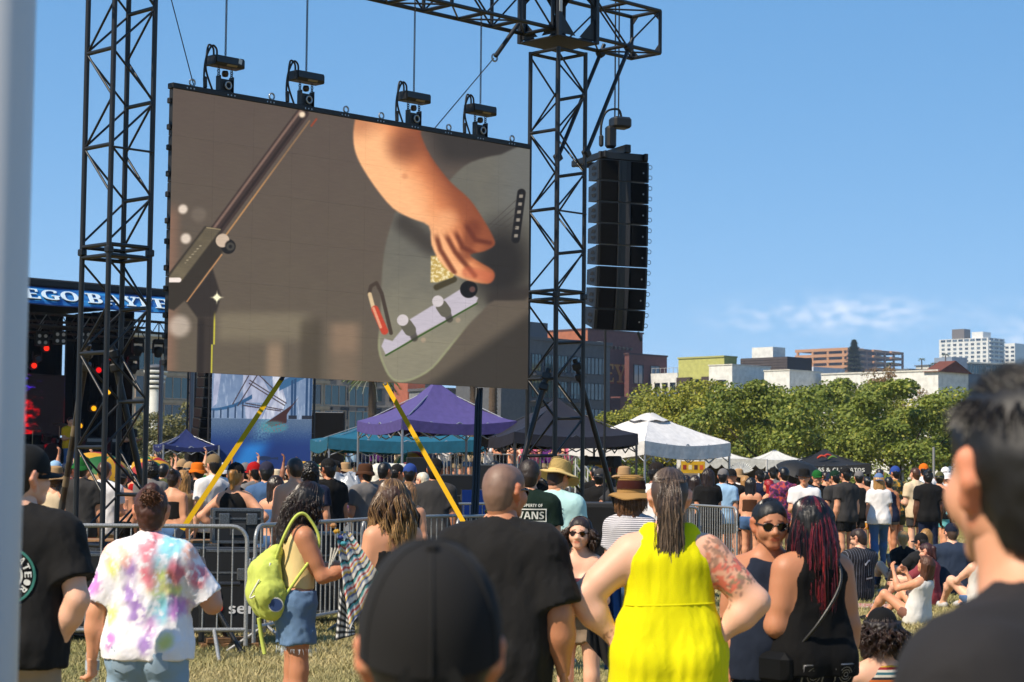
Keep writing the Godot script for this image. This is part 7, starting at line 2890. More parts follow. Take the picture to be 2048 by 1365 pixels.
func build_people() -> void:
	var black:=Color(0.115,0.112,0.112)
	# dark haired person close by at the right edge
	var p:=person({"label": "person in charcoal t-shirt very close to the camera at the photo's right edge","pos":Vector3(0.658,0,-2.5),"turn":0.95,"look":-0.68,"nod":0.05,"h":1.79,"cell":0.012,"hcell":0.0045,"w":1.08,"skin":SKIN[1],"fine_hands":1,
		"top":{"kind": "tee","color":Color(0.16,0.155,0.16),"loose":0.02,"folds":0.006},"bottom":{"color":Color(0.16,0.17,0.2),"len":2.0},"shoes":Color(0.1,0.1,0.1),"hair": "short","hair_color":Color(0.055,0.045,0.042)})
	var sh:=MB.new()
	sh = short_strands(5200,91,[Color(0.008,0.007,0.006),Color(0.022,0.018,0.016)])
	var hs:=part(p.root,"hair_strands",sh.mesh(),mat(Color(1,1,1),0.34,"hair"),p.head)
	meta(hs,"","","","stuff")
	# person in a black cap, close by in the middle
	p = person({"label": "person in plain black cap seen from behind, close in the middle foreground","pos":Vector3(-0.095,0,-2.4),"turn":0.06,"nod":0.34,"h":1.557,"cell":0.012,"hcell":0.0045,"skin":SKIN[1],"fine_hands":1,
		"top":{"kind": "tee","color":Color(0.14,0.14,0.15),"loose":0.018},"bottom":{"color":Color(0.2,0.22,0.26),"len":2.0},"shoes":Color(0.1,0.1,0.1),"hair": "short","hair_color":Color(0.07,0.05,0.045),"hat": "cap","hat_color":Color(0.135,0.132,0.132)})
	var cap:MeshInstance3D = p.hat
	cap.transform = cap.transform*Transform3D(Basis.from_scale(Vector3(1.02,1.22,1.02)),Vector3(0,-0.022,0.004))
	var gap:=MB.new()
	var fan:=[]
	for k in 13:
		var a:=PI*k/12.0
		fan.append(Vector3(cos(a)*0.044,0.020+sin(a)*0.040,0.1225 - 0.010*sin(a) - 0.006*absf(cos(a))))
	gap.poly(fan,Vector3(0,0.03,0))
	part(cap,"rear_opening",gap.mesh(),mat(Color(0.03,0.024,0.022),0.8))
	for k in 6:
		var a:=TAU*k/6.0+PI/6.0
		var pts:=[]
		for i in 9:
			var t:=PI/2*i/8.0
			var r:=0.1058*cos(t*0.97)
			pts.append(Transform3D(Basis.from_euler(Vector3(-0.10,0,0)),Vector3(0,0.018,0.004))*Vector3(cos(a)*r*0.92,0.0085+0.126*pow(sin(t),0.85),sin(a)*r*1.10))
		tube_part(cap,"seam",pts,0.0016,mat(Color(0.10,0.098,0.098),0.9),5)
	# far left, black t-shirt with round print
	p = person({"label": "person in black t-shirt with round back print and black cap at left, hand on hip","pos":Vector3(-2.131,0,-8.7),"turn":-0.12,"look":-0.6,"h":1.745,"cell":0.012,"skin":SKIN[0],"fine_hands":1,"arm_r":[Vector3(0.35,-0.95,0.20),Vector3(-0.45,-0.85,-0.25)],"w":1.06,
		"top":{"kind": "tee","color":black,"loose":0.030,"sleeve":0.72,"folds":0.008},"bottom":{"color":Color(0.56,0.49,0.41),"len":0.62,"loose":0.018,"rise":-0.04},"shoes":Color(0.2,0.2,0.2),"hair": "short","hair_color":Color(0.09,0.06,0.05),"hat": "cap","hat_color":Color(0.10,0.10,0.10)})
	var bm:=back_map((p.top as MeshInstance3D).mesh)
	var c:=Vector2(0.0,1.22)
	print_shape(p.top,bm,ring(c,0.125),ring(c,0.114),mat(Color(0.16,0.42,0.38),0.8))
	print_shape(p.top,bm,ring(c,0.070),ring(c,0.060),mat(Color(0.78,0.78,0.76),0.8))
	var word:="RATE•RANCH•"
	for k in word.length():
		var a:=1.15 - k*0.36
		if word[k] != " ":
			print_text(p.top,bm,word[k],c+Vector2(cos(a),sin(a))*0.093,0.024,0.030,mat(Color(0.78,0.78,0.76),0.8),false,a - PI/2)
	# tie-dyed shirt
	var dye:={"kind": "tee","mat":mat(Color(1,1,1),0.85,"skin") ,"loose":0.020,"sleeve":0.84,"hem":-0.07,"folds":0.010,"sleeve_loose":0.028}
	var dm:=StandardMaterial3D.new()
	dm.vertex_color_use_as_albedo = true
	dm.roughness = 0.85
	dm.normal_enabled = true
	dm.normal_texture = n_cloth
	dm.normal_scale = 0.25
	dm.uv1_triplanar = true
	dm.uv1_scale = Vector3.ONE*6.0
	dye.mat = dm
	p = person({"label": "person in tie-dyed t-shirt and light denim shorts, holding a clear bottle","pos":Vector3(-1.692,0,-9.4),"turn":-0.08,"look":0.1,"h":1.58,"fem":1.0,"w":1.04,"belly":1.04,"hip":1.12,"arm":1.0,"cell":0.012,"top_cell":0.009,"skin":SKIN[1],"fine_hands":1,"hand_l":[Vector3(0.0,-1,-0.25),Vector3(0.2,0,-1),0.55],"arm_l":[Vector3(0.42,-1,0.06),Vector3(0.12,-1,-0.12)],"arm_r":[Vector3(0.55,-0.80,-0.25),Vector3(-0.35,0.62,-0.75)],
		"top":dye,"bottom":{"color":Color(0.53,0.63,0.72),"len":0.42,"loose":0.016},"shoes":Color(0.7,0.7,0.7),"hair": "bun","hair_color":Color(0.26,0.13,0.075)})
	tie_dye((p.top as MeshInstance3D))
	var st:=strands(420,0.07,17,[Color(0.075,0.028,0.012),Color(0.16,0.065,0.028)],{"wave":0.016,"spread":2.6,"puff":0.4,"thick":0.003,"curl":60.0,"frizz":2.0,"tie":Vector3(0.01,0.105,0.085)})
	meta(part(p.root,"hair_strands",st,mat(Color(1,1,1),0.4,"hair"),p.head),"","","","stuff")
	pockets(p.bottom,1.595/1.75)
	var w:Vector3 = p.J.wr_l*p.J.s
	bottle("clear plastic bottle held low by the person in the tie-dyed shirt",(p.root as Node3D).transform*(w+Vector3(-0.01,-0.13,-0.05)),0.25)
	# curly hair, cream crop top, lime backpack
	p = person({"label": "person in cream crop top and frayed denim shorts with lime backpack, holding a striped cloth","pos":Vector3(-1.323,0,-12.4),"turn":-1.30,"look":0.12,"nod":-0.25,"h":1.60,"fem":1.0,"cell":0.012,"skin":SKIN[2],"fine_hands":1,"lean":0.06,
		"arm_r":[Vector3(0.10,-0.86,-0.45),Vector3(-0.05,0.36,-0.92)],"arm_l":[Vector3(0.10,-0.75,-0.62),Vector3(-0.10,0.25,-0.95)],"hand_r":[Vector3(0.85,0.1,-0.5)*0.0,Vector3(0,1,-0.2),0.8],"hand_l":[Vector3.ZERO,Vector3(0,1,-0.2),0.8],
		"top":{"kind": "crop","color":Color(0.82,0.72,0.50),"loose":0.014,"hem":0.10,"folds":0.004,"strap":0.75,"scoop":0.50},"bottom":{"color":Color(0.36,0.46,0.58),"len":0.58,"rise":0.09,"loose":0.020,"hem_loose":0.032,"folds":0.010},"shoes":Color(0.6,0.6,0.58),"hair": "long","hair_color":Color(0.075,0.05,0.042),"glasses":Color(0.03,0.03,0.03)})
	st = strands(1100,0.36,31,[Color(0.010,0.006,0.005),Color(0.035,0.020,0.015),Color(0.06,0.035,0.025)],{"wave":0.013,"spread":2.2,"curl":55.0,"puff":0.75,"thick":0.0028,"frizz":1.6,"front":1,"streak":0.15})
	meta(part(p.root,"hair_strands",st,mat(Color(1,1,1),0.36,"hair"),p.head),"","","","stuff")
	pockets(p.bottom,1.6/1.75)
	backpack(p)
	frays(p,0.58)
	striped_cloth()
	# wavy brown hair, bare shoulders
	p = person({"label": "person with bare shoulders and black strapless top, behind the striped cloth","pos":Vector3(-0.715,0,-12.2),"turn":0.55,"look":0.35,"h":1.615,"fem":1.0,"cell":0.012,"skin":SKIN[1],"arm_l": "drink","arm_r": "drink",
		"top":{"kind": "crop","color":black,"loose":0.012,"hem":-0.05,"strap":0.01,"scoop":0.36},"bottom":{"color":Color(0.10,0.10,0.11),"len":0.5,"loose":0.03},"shoes":Color(0.6,0.58,0.55),"hair": "long","hair_color":Color(0.24,0.145,0.085)})
	st = strands(1500,0.44,41,[Color(0.050,0.024,0.010),Color(0.135,0.070,0.030),Color(0.36,0.21,0.085)],{"wave":0.014,"spread":2.15,"curl":24.0,"puff":1.1,"thick":0.0029,"front":1,"tip":Color(0.42,0.25,0.10),"streak":0.22})
	meta(part(p.root,"hair_strands",st,mat(Color(1,1,1),0.36,"hair"),p.head),"","","","stuff")
	# big person in black t-shirt
	p = person({"label": "big person in plain black t-shirt and sunglasses standing with a hand in pocket","pos":Vector3(-0.035,0,-8.5),"turn":-0.22,"look":-0.42,"h":1.705,"w":1.05,"belly":1.2,"arm":1.18,"cell":0.012,"hcell":0.0045,"skin":SKIN[2],"fine_hands":1,"arm_r":[Vector3(0.30,-1,0.10),Vector3(0.02,-1,-0.22)],
		"top":{"kind": "tee","color":black,"loose":0.026,"sleeve":0.88,"hem":-0.14,"folds":0.010,"sleeve_loose":0.036},"bottom":{"color":Color(0.40,0.41,0.36),"len":2.0,"loose":0.025},"shoes":Color(0.15,0.15,0.15),"hair": "buzz","hair_color":Color(0.47,0.36,0.30),"glasses":Color(0.02,0.02,0.02)})
	# green and mint t-shirts behind
	p = person({"label": "person in dark green t-shirt with white boxed lettering behind the big black t-shirt","pos":Vector3(0.156,0,-16.8),"turn":-0.05,"h":1.775,"cell":0.014,"skin":SKIN[1],"arm_l": "hip",
		"top":{"kind": "tee","color":Color(0.085,0.145,0.115),"loose":0.02},"bottom":{"color":Color(0.2,0.2,0.22),"len":0.6},"shoes":Color(0.1,0.1,0.1),"hair": "short","hair_color":Color(0.14,0.09,0.06)})
	bm = back_map((p.top as MeshInstance3D).mesh)
	var cream:=mat(Color(0.80,0.80,0.76),0.8)
	var pc:=Vector2(0.02,1.33)
	print_shape(p.top,bm,rect(pc.x - 0.135,pc.y - 0.055,pc.x+0.135,pc.y+0.055),rect(pc.x - 0.125,pc.y - 0.045,pc.x+0.125,pc.y+0.045),cream)
	print_text(p.top,bm,"VANS",pc,0.225,0.062,cream)
	print_text(p.top,bm,"PROPERTY OF",pc+Vector2(0,0.083),0.20,0.026,cream)
	print_text(p.top,bm,"Off The Wall",pc+Vector2(0,-0.095),0.25,0.05,cream,true)
	p = person({"label": "person in straw hat and mint t-shirt with framed back print","pos":Vector3(0.401,0,-17.6),"turn":-0.30,"nod":-0.35,"look":-0.3,"h":1.76,"cell":0.013,"skin":SKIN[1],"arm_r": "drink","arm_l": "drink",
		"top":{"kind": "tee","color":Color(0.66,0.80,0.79),"loose":0.022},"bottom":{"color":Color(0.25,0.27,0.3),"len":0.6},"shoes":Color(0.6,0.6,0.6),"hair": "short","hair_color":Color(0.22,0.12,0.07),"hat": "straw","hat_color":Color(0.78,0.67,0.43)})
	bm = back_map((p.top as MeshInstance3D).mesh)
	pc = Vector2(-0.02,1.27)
	for i in 14:
		for q in [[Vector2(pc.x - 0.125+i*0.018,pc.y+0.12)],[Vector2(pc.x - 0.125+i*0.018,pc.y - 0.125)],[Vector2(pc.x - 0.125,pc.y - 0.12+i*0.018)],[Vector2(pc.x+0.115,pc.y - 0.12+i*0.018)]]:
			var a:Vector2 = q[0]
			if i % 2==0:
				print_shape(p.top,bm,rect(a.x,a.y,a.x+0.011,a.y+0.011,1),many(a+Vector2(0.005,0.005),4),mat(Color(0.10,0.20,0.34),0.8),0.008)
	print_shape(p.top,bm,rect(pc.x - 0.10,pc.y+0.01,pc.x+0.10,pc.y+0.105),many(pc+Vector2(0,0.05),32),mat(Color(0.78,0.76,0.40),0.8),0.006)
	print_shape(p.top,bm,rect(pc.x - 0.10,pc.y - 0.105,pc.x+0.10,pc.y+0.01),many(pc+Vector2(0,-0.05),32),mat(Color(0.70,0.52,0.68),0.8),0.006)
	print_shape(p.top,bm,[pc+Vector2(-0.10,-0.05),pc+Vector2(-0.04,0.03),pc+Vector2(0.01,0.0),pc+Vector2(0.06,-0.02),pc+Vector2(0.10,-0.055)],many(pc+Vector2(-0.01,-0.03),5),mat(Color(0.14,0.26,0.45),0.8),0.010)
	raffia_lines(p)
	# smiling person with sunglasses facing the camera
	p = person({"label": "smiling person in round sunglasses, dark patterned bandeau and khaki shorts, facing the camera","pos":Vector3(0.447,0,-12.8),"turn":PI - 0.12,"look":-0.08,"cock":0.06,"h":1.385,"fem":1.0,"cell":0.011,"hcell":0.0042,"skin":SKIN[0],"fine_hands":1,"head":1.04,"w":0.92,"arm_l": "cross","arm_r":[Vector3(0.16,-1,-0.05),Vector3(-0.75,0.06,-0.6)],
		"top":{"kind": "crop","mat":pattern_mat(Color(0.03,0.02,0.05),Color(0.35,0.06,0.16),0.06),"loose":0.012,"hem":0.17,"strap":0.01,"scoop":0.335,"folds":0.003},"bottom":{"color":Color(0.52,0.45,0.38),"len":0.34,"loose":0.022,"hem_loose":0.03,"rise":0.12},"shoes":Color(0.5,0.4,0.3),"hair": "short","hair_color":Color(0.15,0.09,0.065),"glasses":Color(0.13,0.03,0.015)})
	st = strands(420,0.24,57,[Color(0.018,0.009,0.006),Color(0.06,0.03,0.018)],{"wave":0.016,"spread":2.1,"curl":60.0,"puff":1.2,"frizz":2.0,"thick":0.003})
	meta(part(p.root,"hair_strands",st,mat(Color(1,1,1),0.4,"hair"),p.head),"","","","stuff")
	wrist_band(p,"_l",Color(0.05,0.04,0.16))
	var belt:=MB.new()
	var bp:=[]
	for k in 25:
		var a:=TAU*k/24.0
		bp.append(Vector3(cos(a)*0.135,0.83+0.015*cos(a),sin(a)*0.118))
	belt.tube(bp,[0.011],6,false,true)
	part(p.root,"waist_strap",belt.mesh(),mat(Color(0.55,0.40,0.24),0.7))
	block(p.root,"waist_pouch",Vector3(0.17,0.09,0.05),mat(Color(0.62,0.46,0.28),0.7,"cloth"),xf(Vector3(0.05,0.82,-0.135),-0.2),0.02)
	var jk:=thing("jacket","black jacket hanging from the smiling person's arm","jacket",Vector3(0.558,0.639,-12.55))
	sheet(jk,"cloth",[Vector3(-0.055,0.30,0),Vector3(0.02,0.30,0.02),Vector3(0.14,-0.26,0.03),Vector3(-0.075,0.0,0.03)],0.02,mat(black,0.9,"cloth"))
	var dj:=thing("denim_jacket","blue denim jacket hanging behind the smiling person, beside the yellow top","jacket",Vector3(0.67,0.699,-13))
	sheet(dj,"cloth",[Vector3(-0.07,0.30,0),Vector3(0.05,0.32,0.0),Vector3(0.08,-0.26,0.02),Vector3(-0.05,-0.28,0.02)],0.025,mat(Color(0.14,0.28,0.48),0.85,"cloth"))
	# raffia hat
	p = person({"label": "person in tan and brown raffia hat with white striped blouse, left of the yellow top","pos":Vector3(0.938,0,-15.6),"turn":-0.35,"h":1.595,"fem":1.0,"cell":0.014,"skin":SKIN[1],"arm_l": "drink",
		"top":{"kind": "tee","mat":stripe_mat(Color(0.80,0.79,0.80),Color(0.45,0.44,0.47),64.0),"loose":0.022,"hem":-0.02},"bottom":{"color":Color(0.32,0.43,0.56),"len":2.0,"loose":0.016},"shoes":Color(0.6,0.6,0.6),"hair": "long","hair_color":Color(0.36,0.22,0.12),"hat": "raffia","hat_color":Color(0.60,0.46,0.27)})
	st = strands(420,0.20,63,[Color(0.10,0.045,0.018),Color(0.24,0.12,0.05)],{"spread":1.9,"puff":1.0,"thick":0.0034})
	meta(part(p.root,"hair_strands",st,mat(Color(1,1,1),0.38,"hair"),p.head),"","","","stuff")
	(p.hat as MeshInstance3D).scale *= 1.22
	var hb:=MB.new()
	hb.lathe([Vector2(0.110,0.045),Vector2(0.1105,0.06),Vector2(0.1045,0.095),Vector2(0.101,0.105)],xf(Vector3(0,0.018,0)),28,Vector2(0.93,1.11))
	part(p.hat,"brown_band",hb.mesh(),mat(Color(0.23,0.105,0.085),0.95,"cloth"))
	raffia_lines(p)
	# yellow top
	p = person({"label": "person in bright yellow sleeveless top standing with both hands on hips","pos":Vector3(0.678,0,-8.5),"turn":-0.04,"h":1.685,"fem":1.0,"w":1.14,"belly":1.10,"hip":1.20,"arm":1.28,"cell":0.011,"hcell":0.0045,"skin":SKIN[0],"fine_hands":1,"hands":0.95,
		"arm_l":[Vector3(0.78,-0.70,0.10),Vector3(-0.66,-0.80,-0.10)],"arm_r":[Vector3(0.78,-0.74,0.10),Vector3(-0.72,-0.68,-0.08)],"hand_l":[Vector3(0.9,-0.12,-0.35),Vector3(0,-0.4,1),0.25],"hand_r":[Vector3(-0.9,-0.1,-0.35),Vector3(0,-0.4,1),0.25],
		"top":{"kind": "tank","color":Color(0.83,0.80,0.035),"loose":0.022,"hem":-0.34,"flare":0.014,"strap":1.75,"folds":0.0055,"stretch":Vector3(3.2,0.35,3.2)},"bottom":{"color":Color(0.06,0.075,0.12),"len":2.0,"loose":0.01},"shoes":Color(0.2,0.2,0.2),"hair": "buzz","hair_color":Color(0.26,0.20,0.165)})
	st = strands(3800,0.50,71,[Color(0.040,0.026,0.019),Color(0.115,0.080,0.058),Color(0.22,0.155,0.11)],{"spread":2.9,"tie":Vector3(0.0,0.065,0.102),"thick":0.0023,"frizz":0.7,"taper":0.2,"streak":0.25})
	meta(part(p.root,"ponytail_strands",st,mat(Color(1,1,1),0.34,"hair"),p.head),"","","","stuff")
	tattoo(p)
	bm = back_map((p.top as MeshInstance3D).mesh)
	var seam:=[]
	for k in 34:
		var x:=-0.185+0.37*k/33.0
		seam.append(Vector3(x,1.135+0.006*sin(x*7.0),back_z(bm,Vector2(x,1.135)) - 0.003))
	tube_part(p.top,"empire_seam",seam,0.005,mat(Color(0.80,0.77,0.04),0.85,"cloth"),6)
	# sunglasses and navy tank
	p = person({"label": "person in dark sunglasses and navy tank top facing the camera, right of the yellow top","pos":Vector3(1.219,0,-9.4),"turn":PI - 0.05,"look":0.18,"nod":-0.06,"h":1.545,"fem":1.0,"w":1.12,"belly":1.12,"arm":1.1,"cell":0.012,"hcell":0.004,"skin":SKIN[2],"fine_hands":1,"head":1.05,
		"top":{"kind": "tank","color":Color(0.12,0.145,0.20),"loose":0.014,"hem":-0.12,"strap":1.0,"folds":0.006,"scoop":0.52},"bottom":{"color":Color(0.13,0.20,0.32),"len":2.0,"loose":0.012},"shoes":Color(0.2,0.2,0.2),"hair": "short","hair_color":Color(0.045,0.04,0.045),"glasses":Color(0.035,0.025,0.02)})
	st = strands(900,0.10,77,[Color(0.006,0.005,0.006),Color(0.022,0.018,0.018)],{"spread":3.0,"tie":Vector3(0.0,0.03,0.10),"thick":0.0028,"taper":0.0})
	meta(part(p.root,"hair_strands",st,mat(Color(1,1,1),0.3,"hair"),p.head),"","","","stuff")
	# long black hair with red streaks
	p = person({"label": "person in black tank top with cross-body strap, back turned, facing the navy tank top","pos":Vector3(1.408,0,-9.3),"turn":0.42,"look":0.25,"h":1.565,"fem":1.0,"w":1.08,"belly":1.05,"hip":1.16,"arm":1.12,"cell":0.011,"skin":SKIN[2],"fine_hands":1,"arm_l":[Vector3(0.20,-1,0.0),Vector3(-0.12,0.12,-1)],"hand_l":[Vector3.ZERO,Vector3(0,1,0),0.5],"arm_r":[Vector3(0.20,-1,0.06),Vector3(0.05,-1,-0.3)],
		"top":{"kind": "tank","color":Color(0.06,0.058,0.06),"loose":0.015,"hem":-0.10,"strap":1.15,"folds":0.007},"bottom":{"color":Color(0.075,0.08,0.10),"len":2.0,"loose":0.012},"shoes":Color(0.1,0.1,0.1),"hair": "long","hair_color":Color(0.035,0.028,0.03)})
	st = strands(2600,0.60,81,[Color(0.005,0.004,0.0045),Color(0.018,0.012,0.013),Color(0.30,0.025,0.028)],{"spread":2.0,"puff":0.8,"thick":0.0026,"taper":0.3,"streak":0.8,"streak_at":-0.55,"streak_w":0.22,"wave":0.004,"curl":9.0,"frizz":0.8})
	meta(part(p.root,"hair_strands",st,mat(Color(1,1,1),0.28,"hair"),p.head),"","","","stuff")
	st = strands(420,0.52,83,[Color(0.05,0.010,0.014),Color(0.015,0.008,0.010),Color(0.20,0.022,0.035)],{"spread":1.7,"puff":0.95,"thick":0.0026,"taper":0.3,"streak":0.5,"wave":0.006,"curl":9.0})
	meta(part(p.root,"hair_streaks",st,mat(Color(1,1,1),0.28,"hair"),p.head),"","","","stuff")
	wrist_band(p,"_l",Color(0.03,0.03,0.03))
	tube_part(p.root,"bag_strap",curve([Vector3(0.10,1.36,0.02),Vector3(0.06,1.20,0.145),Vector3(-0.06,1.02,0.155),Vector3(-0.17,0.86,0.08)],6),0.008,mat(Color(0.04,0.04,0.04),0.4),6)
	block(p.root,"bag",Vector3(0.08,0.15,0.20),mat(Color(0.05,0.05,0.052),0.5,"cloth"),xf(Vector3(-0.21,0.80,0.02),0.2),0.03)
	bm = back_map((p.bottom as MeshInstance3D).mesh)
	for e in [-1.0,1.0]:
		var cc:=Vector2(0.085*e,0.775)
		print_shape(p.bottom,bm,rect(cc.x - 0.055,cc.y - 0.05,cc.x+0.055,cc.y+0.05),rect(cc.x - 0.050,cc.y - 0.045,cc.x+0.050,cc.y+0.045),mat(Color(0.5,0.5,0.52),0.4,"plain",0.6))
		for k in 3:
			print_shape(p.bottom,bm,ring(cc,0.012+0.012*k,16),ring(cc,0.009+0.012*k,16),mat(Color(0.5,0.5,0.52),0.4,"plain",0.6))
	w = p.J.wr_r*p.J.s
	bottle("clear water bottle with label held by the person in black tank top",(p.root as Node3D).transform*(w+Vector3(0.02,-0.12,-0.04)),0.22)
	seated()


func short_strands(n: int,seed_: int,tones: Array) -> MB:
	var r:=RandomNumberGenerator.new()
	r.seed = seed_
	var b:=MB.new()
	for i in n:
		var th:=r.randf_range(-PI,PI)*0.80
		var el:=r.randf_range(-0.35,1.5)
		if absf(th)>1.7 and el<0.5:
			continue
		var d:=Vector3(sin(th)*cos(el),sin(el),cos(th)*cos(el))
		var s:=Vector3(0,0.046,0.012)+d*Vector3(0.083,0.082,0.100)
		var flow:=Vector3(0.25*sin(th),0.55,-0.9) if el>0.75 else Vector3(0.1*sin(th),-1.0,0.15)
		flow = (flow - d*flow.dot(d)).normalized()
		var L:=r.randf_range(0.020,0.045) if el>0.5 else r.randf_range(0.010,0.020)
		var lift:=0.35 if el>0.5 else 0.12
		b.col = tones[0].lerp(tones[1],r.randf())
		var jit:=Vector3(r.randfn(),r.randfn(),r.randfn())*0.15
		b.tube([s,s+(flow+d*lift+jit).normalized()*L*0.5,s+(flow+d*lift*0.6+jit).normalized()*L],[0.0013,0.0010,0.0003],3,false)
	return b


func tie_dye(top: MeshInstance3D) -> void:
	var a:=top.mesh.surface_get_arrays(0)
	var v:PackedVector3Array = a[Mesh.ARRAY_VERTEX]
	var c:PackedColorArray = a[Mesh.ARRAY_COLOR]
	var nz:=FastNoiseLite.new()
	nz.seed = 15
	nz.frequency = 7.0
	nz.fractal_octaves = 4
	var tones:=[Color(0.72,0.10,0.16),Color(0.25,0.10,0.45),Color(0.14,0.55,0.66),Color(0.62,0.66,0.10),Color(0.85,0.42,0.30),Color(0.48,0.10,0.50)]
	var blobs:=[[0.02,1.30,0.08,0],[-0.06,1.22,0.055,1],[-0.06,1.10,0.06,1],[0.11,1.28,0.11,2],[-0.15,1.22,0.05,3],[0.10,1.13,0.09,3],[0.14,1.06,0.07,5],[-0.25,1.14,0.07,5],[-0.10,1.28,0.05,4],[0.02,1.18,0.06,0],[-0.02,1.02,0.06,1],[0.09,1.04,0.07,2],[-0.15,1.00,0.06,3],[0.24,1.20,0.06,0],[0.22,1.30,0.07,4],[0.05,0.94,0.06,5],[-0.14,0.90,0.05,5],[0.12,0.88,0.05,3],[-0.20,1.32,0.06,4],[0.02,0.86,0.05,1],[0.03,1.36,0.05,0],[0.15,1.20,0.06,0]]
	for i in v.size():
		var p:=v[i]
		var col:=Color(0.82,0.80,0.83)
		for k in blobs.size():
			var q:Array = blobs[k]
			var d:float = Vector2((p.x - q[0])*1.25,(p.y - q[1])*0.9).length()/q[2]
			d += 0.75*nz.get_noise_3d(p.x+k*3.0,p.y,p.z)
			var s:=smoothstep(1.25,0.35,d)
			if s>0.0:
				col = col.lerp(tones[q[3]],s*0.82)
		var crease:=nz.get_noise_3d(p.x*2.5+40.0,p.y*2.5,p.z*2.5)
		c[i] = col.lerp(Color(0.84,0.82,0.85),smoothstep(0.12,0.35,crease)*0.8)
	a[Mesh.ARRAY_COLOR] = c
	var m:=ArrayMesh.new()
	m.add_surface_from_arrays(Mesh.PRIMITIVE_TRIANGLES,a)
	top.mesh = m


func pockets(bottom: MeshInstance3D,s: float) -> void:
	var bm:=back_map(bottom.mesh)
	var base:Color = (bottom.material_override as StandardMaterial3D).albedo_color
	var m:=mat(base.lightened(0.10),0.85,"cloth")
	for e in [-1.0,1.0]:
		var c:=Vector2(0.085*e,0.885)*s
		print_shape(bottom,bm,[c+Vector2(-0.058,0.055),c+Vector2(0,0.057),c+Vector2(0.058,0.055),c+Vector2(0.056,-0.045),c+Vector2(0,-0.070),c+Vector2(-0.056,-0.045)],many(c,6),m,0.004)


func wrist_band(p: Dictionary,n: String,c: Color) -> void:
	var b:=MB.new()
	var w:Vector3 = p.J["wr"+n]*p.J.s
	var f:Vector3 = p.J["fo"+n]
	b.torus(0.034,0.008,Transform3D(Basis.looking_at(f),w - f*0.02),18,6)
	part(p.root,"wristband",b.mesh(),mat(c,0.6))


func sheet(o: Node,n: String,q: Array,depth: float,m: Material,w:=16,h:=22) -> MeshInstance3D: # hanging cloth between four corners: top left,top right,bottom right,bottom left
	var pts:=[]
	for j in h:
		for i in w:
			var u:=i/float(w - 1)
			var v:=j/float(h - 1)
			var p:Vector3 = (q[3] as Vector3).lerp(q[2],u).lerp((q[0] as Vector3).lerp(q[1],u),v)
			p.z += depth*(sin(u*11.0+v*2.0)+0.5*sin(u*23.0+3.0*v))*(1.0 - 0.4*v)
			pts.append(p)
	var b:=MB.new()
	b.grid(pts,w,h)
	var back:=[]
	for j in h:
		for i in w:
			back.append(pts[j*w+w - 1 - i] - Vector3(0,0,0.008))
	b.grid(back,w,h)
	return part(o,n,b.mesh(),m)


func bottle(label: String,pos: Vector3,size: float) -> void:
	var o:=thing("water_bottle",label,"bottle",pos)
	var gl:=StandardMaterial3D.new()
	gl.albedo_color = Color(0.92,0.95,0.97,0.22)
	gl.transparency = BaseMaterial3D.TRANSPARENCY_ALPHA
	gl.roughness = 0.08
	var b:=MB.new()
	var k:=size/0.25
	b.lathe([Vector2(0.0,0),Vector2(0.028,0.0),Vector2(0.033,0.012),Vector2(0.031,0.05),Vector2(0.033,0.07),Vector2(0.031,0.09),Vector2(0.033,0.12),Vector2(0.032,0.155),Vector2(0.016,0.20),Vector2(0.013,0.215),Vector2(0.013,0.225)],Transform3D(Basis.from_scale(Vector3.ONE*k),Vector3.ZERO),18)
	part(o,"body",b.mesh(),gl)
	b = MB.new()
	b.lathe([Vector2(0.0,0.222),Vector2(0.016,0.222),Vector2(0.016,0.242),Vector2(0.0,0.244)],Transform3D(Basis.from_scale(Vector3.ONE*k),Vector3.ZERO),14)
	part(o,"cap",b.mesh(),mat(Color(0.80,0.82,0.84),0.5))
	b = MB.new()
	b.lathe([Vector2(0.0335,0.075),Vector2(0.0338,0.12)],Transform3D(Basis.from_scale(Vector3.ONE*k),Vector3.ZERO),18)
	part(o,"paper_label",b.mesh(),mat(Color(0.66,0.70,0.74),0.6))


func pattern_mat(a: Color,b: Color,freq: float,c:=Color(0,0,0,0)) -> StandardMaterial3D:
	var t:=noise_tex(freq,int(a.r*1000+b.g*700),false,1.0,a,b,1)
	t.width = 256
	t.height = 256
	t.color_ramp.set_offset(0,0.25)
	t.color_ramp.set_offset(1,0.6)
	if c.a>0.0:
		t.color_ramp.add_point(0.42,c)
		t.color_ramp.interpolation_mode = Gradient.GRADIENT_INTERPOLATE_CONSTANT
	var m:=StandardMaterial3D.new()
	m.albedo_texture = t
	m.roughness = 0.85
	m.uv1_triplanar = true
	m.uv1_scale = Vector3.ONE*1.6
	return m


func stripe_mat(a: Color,b: Color,per_metre: float,thin:=0.5,vertical:=false) -> StandardMaterial3D:
	var im:=Image.create(32,32,false,Image.FORMAT_RGB8)
	im.fill(a)
	var n:=int(32*thin)
	im.fill_rect(Rect2i(0,0,n if vertical else 32,32 if vertical else n),b)
	var m:=image_mat(im,0.85)
	m.uv1_scale = Vector3.ONE*per_metre
	return m


func raffia_lines(p: Dictionary) -> void:
	var h:MeshInstance3D = p.hat
	var c:Color = (h.material_override as StandardMaterial3D).albedo_color
	var b:=MB.new()
	for k in 9:
		var y:=0.045+k*0.0125
		var r:=0.1095 - 0.0135*(k/8.0) - (0.006 if k>7 else 0.0)
		var pts:=[]
		for i in 33:
			var a:=TAU*i/32.0
			pts.append(Vector3(cos(a)*r*0.92,y+0.018,sin(a)*r*1.1))
		b.tube(pts,[0.0022],4,false,true)
	part(h,"woven_rows",b.mesh(),mat(c.darkened(0.18),0.95,"cloth"))


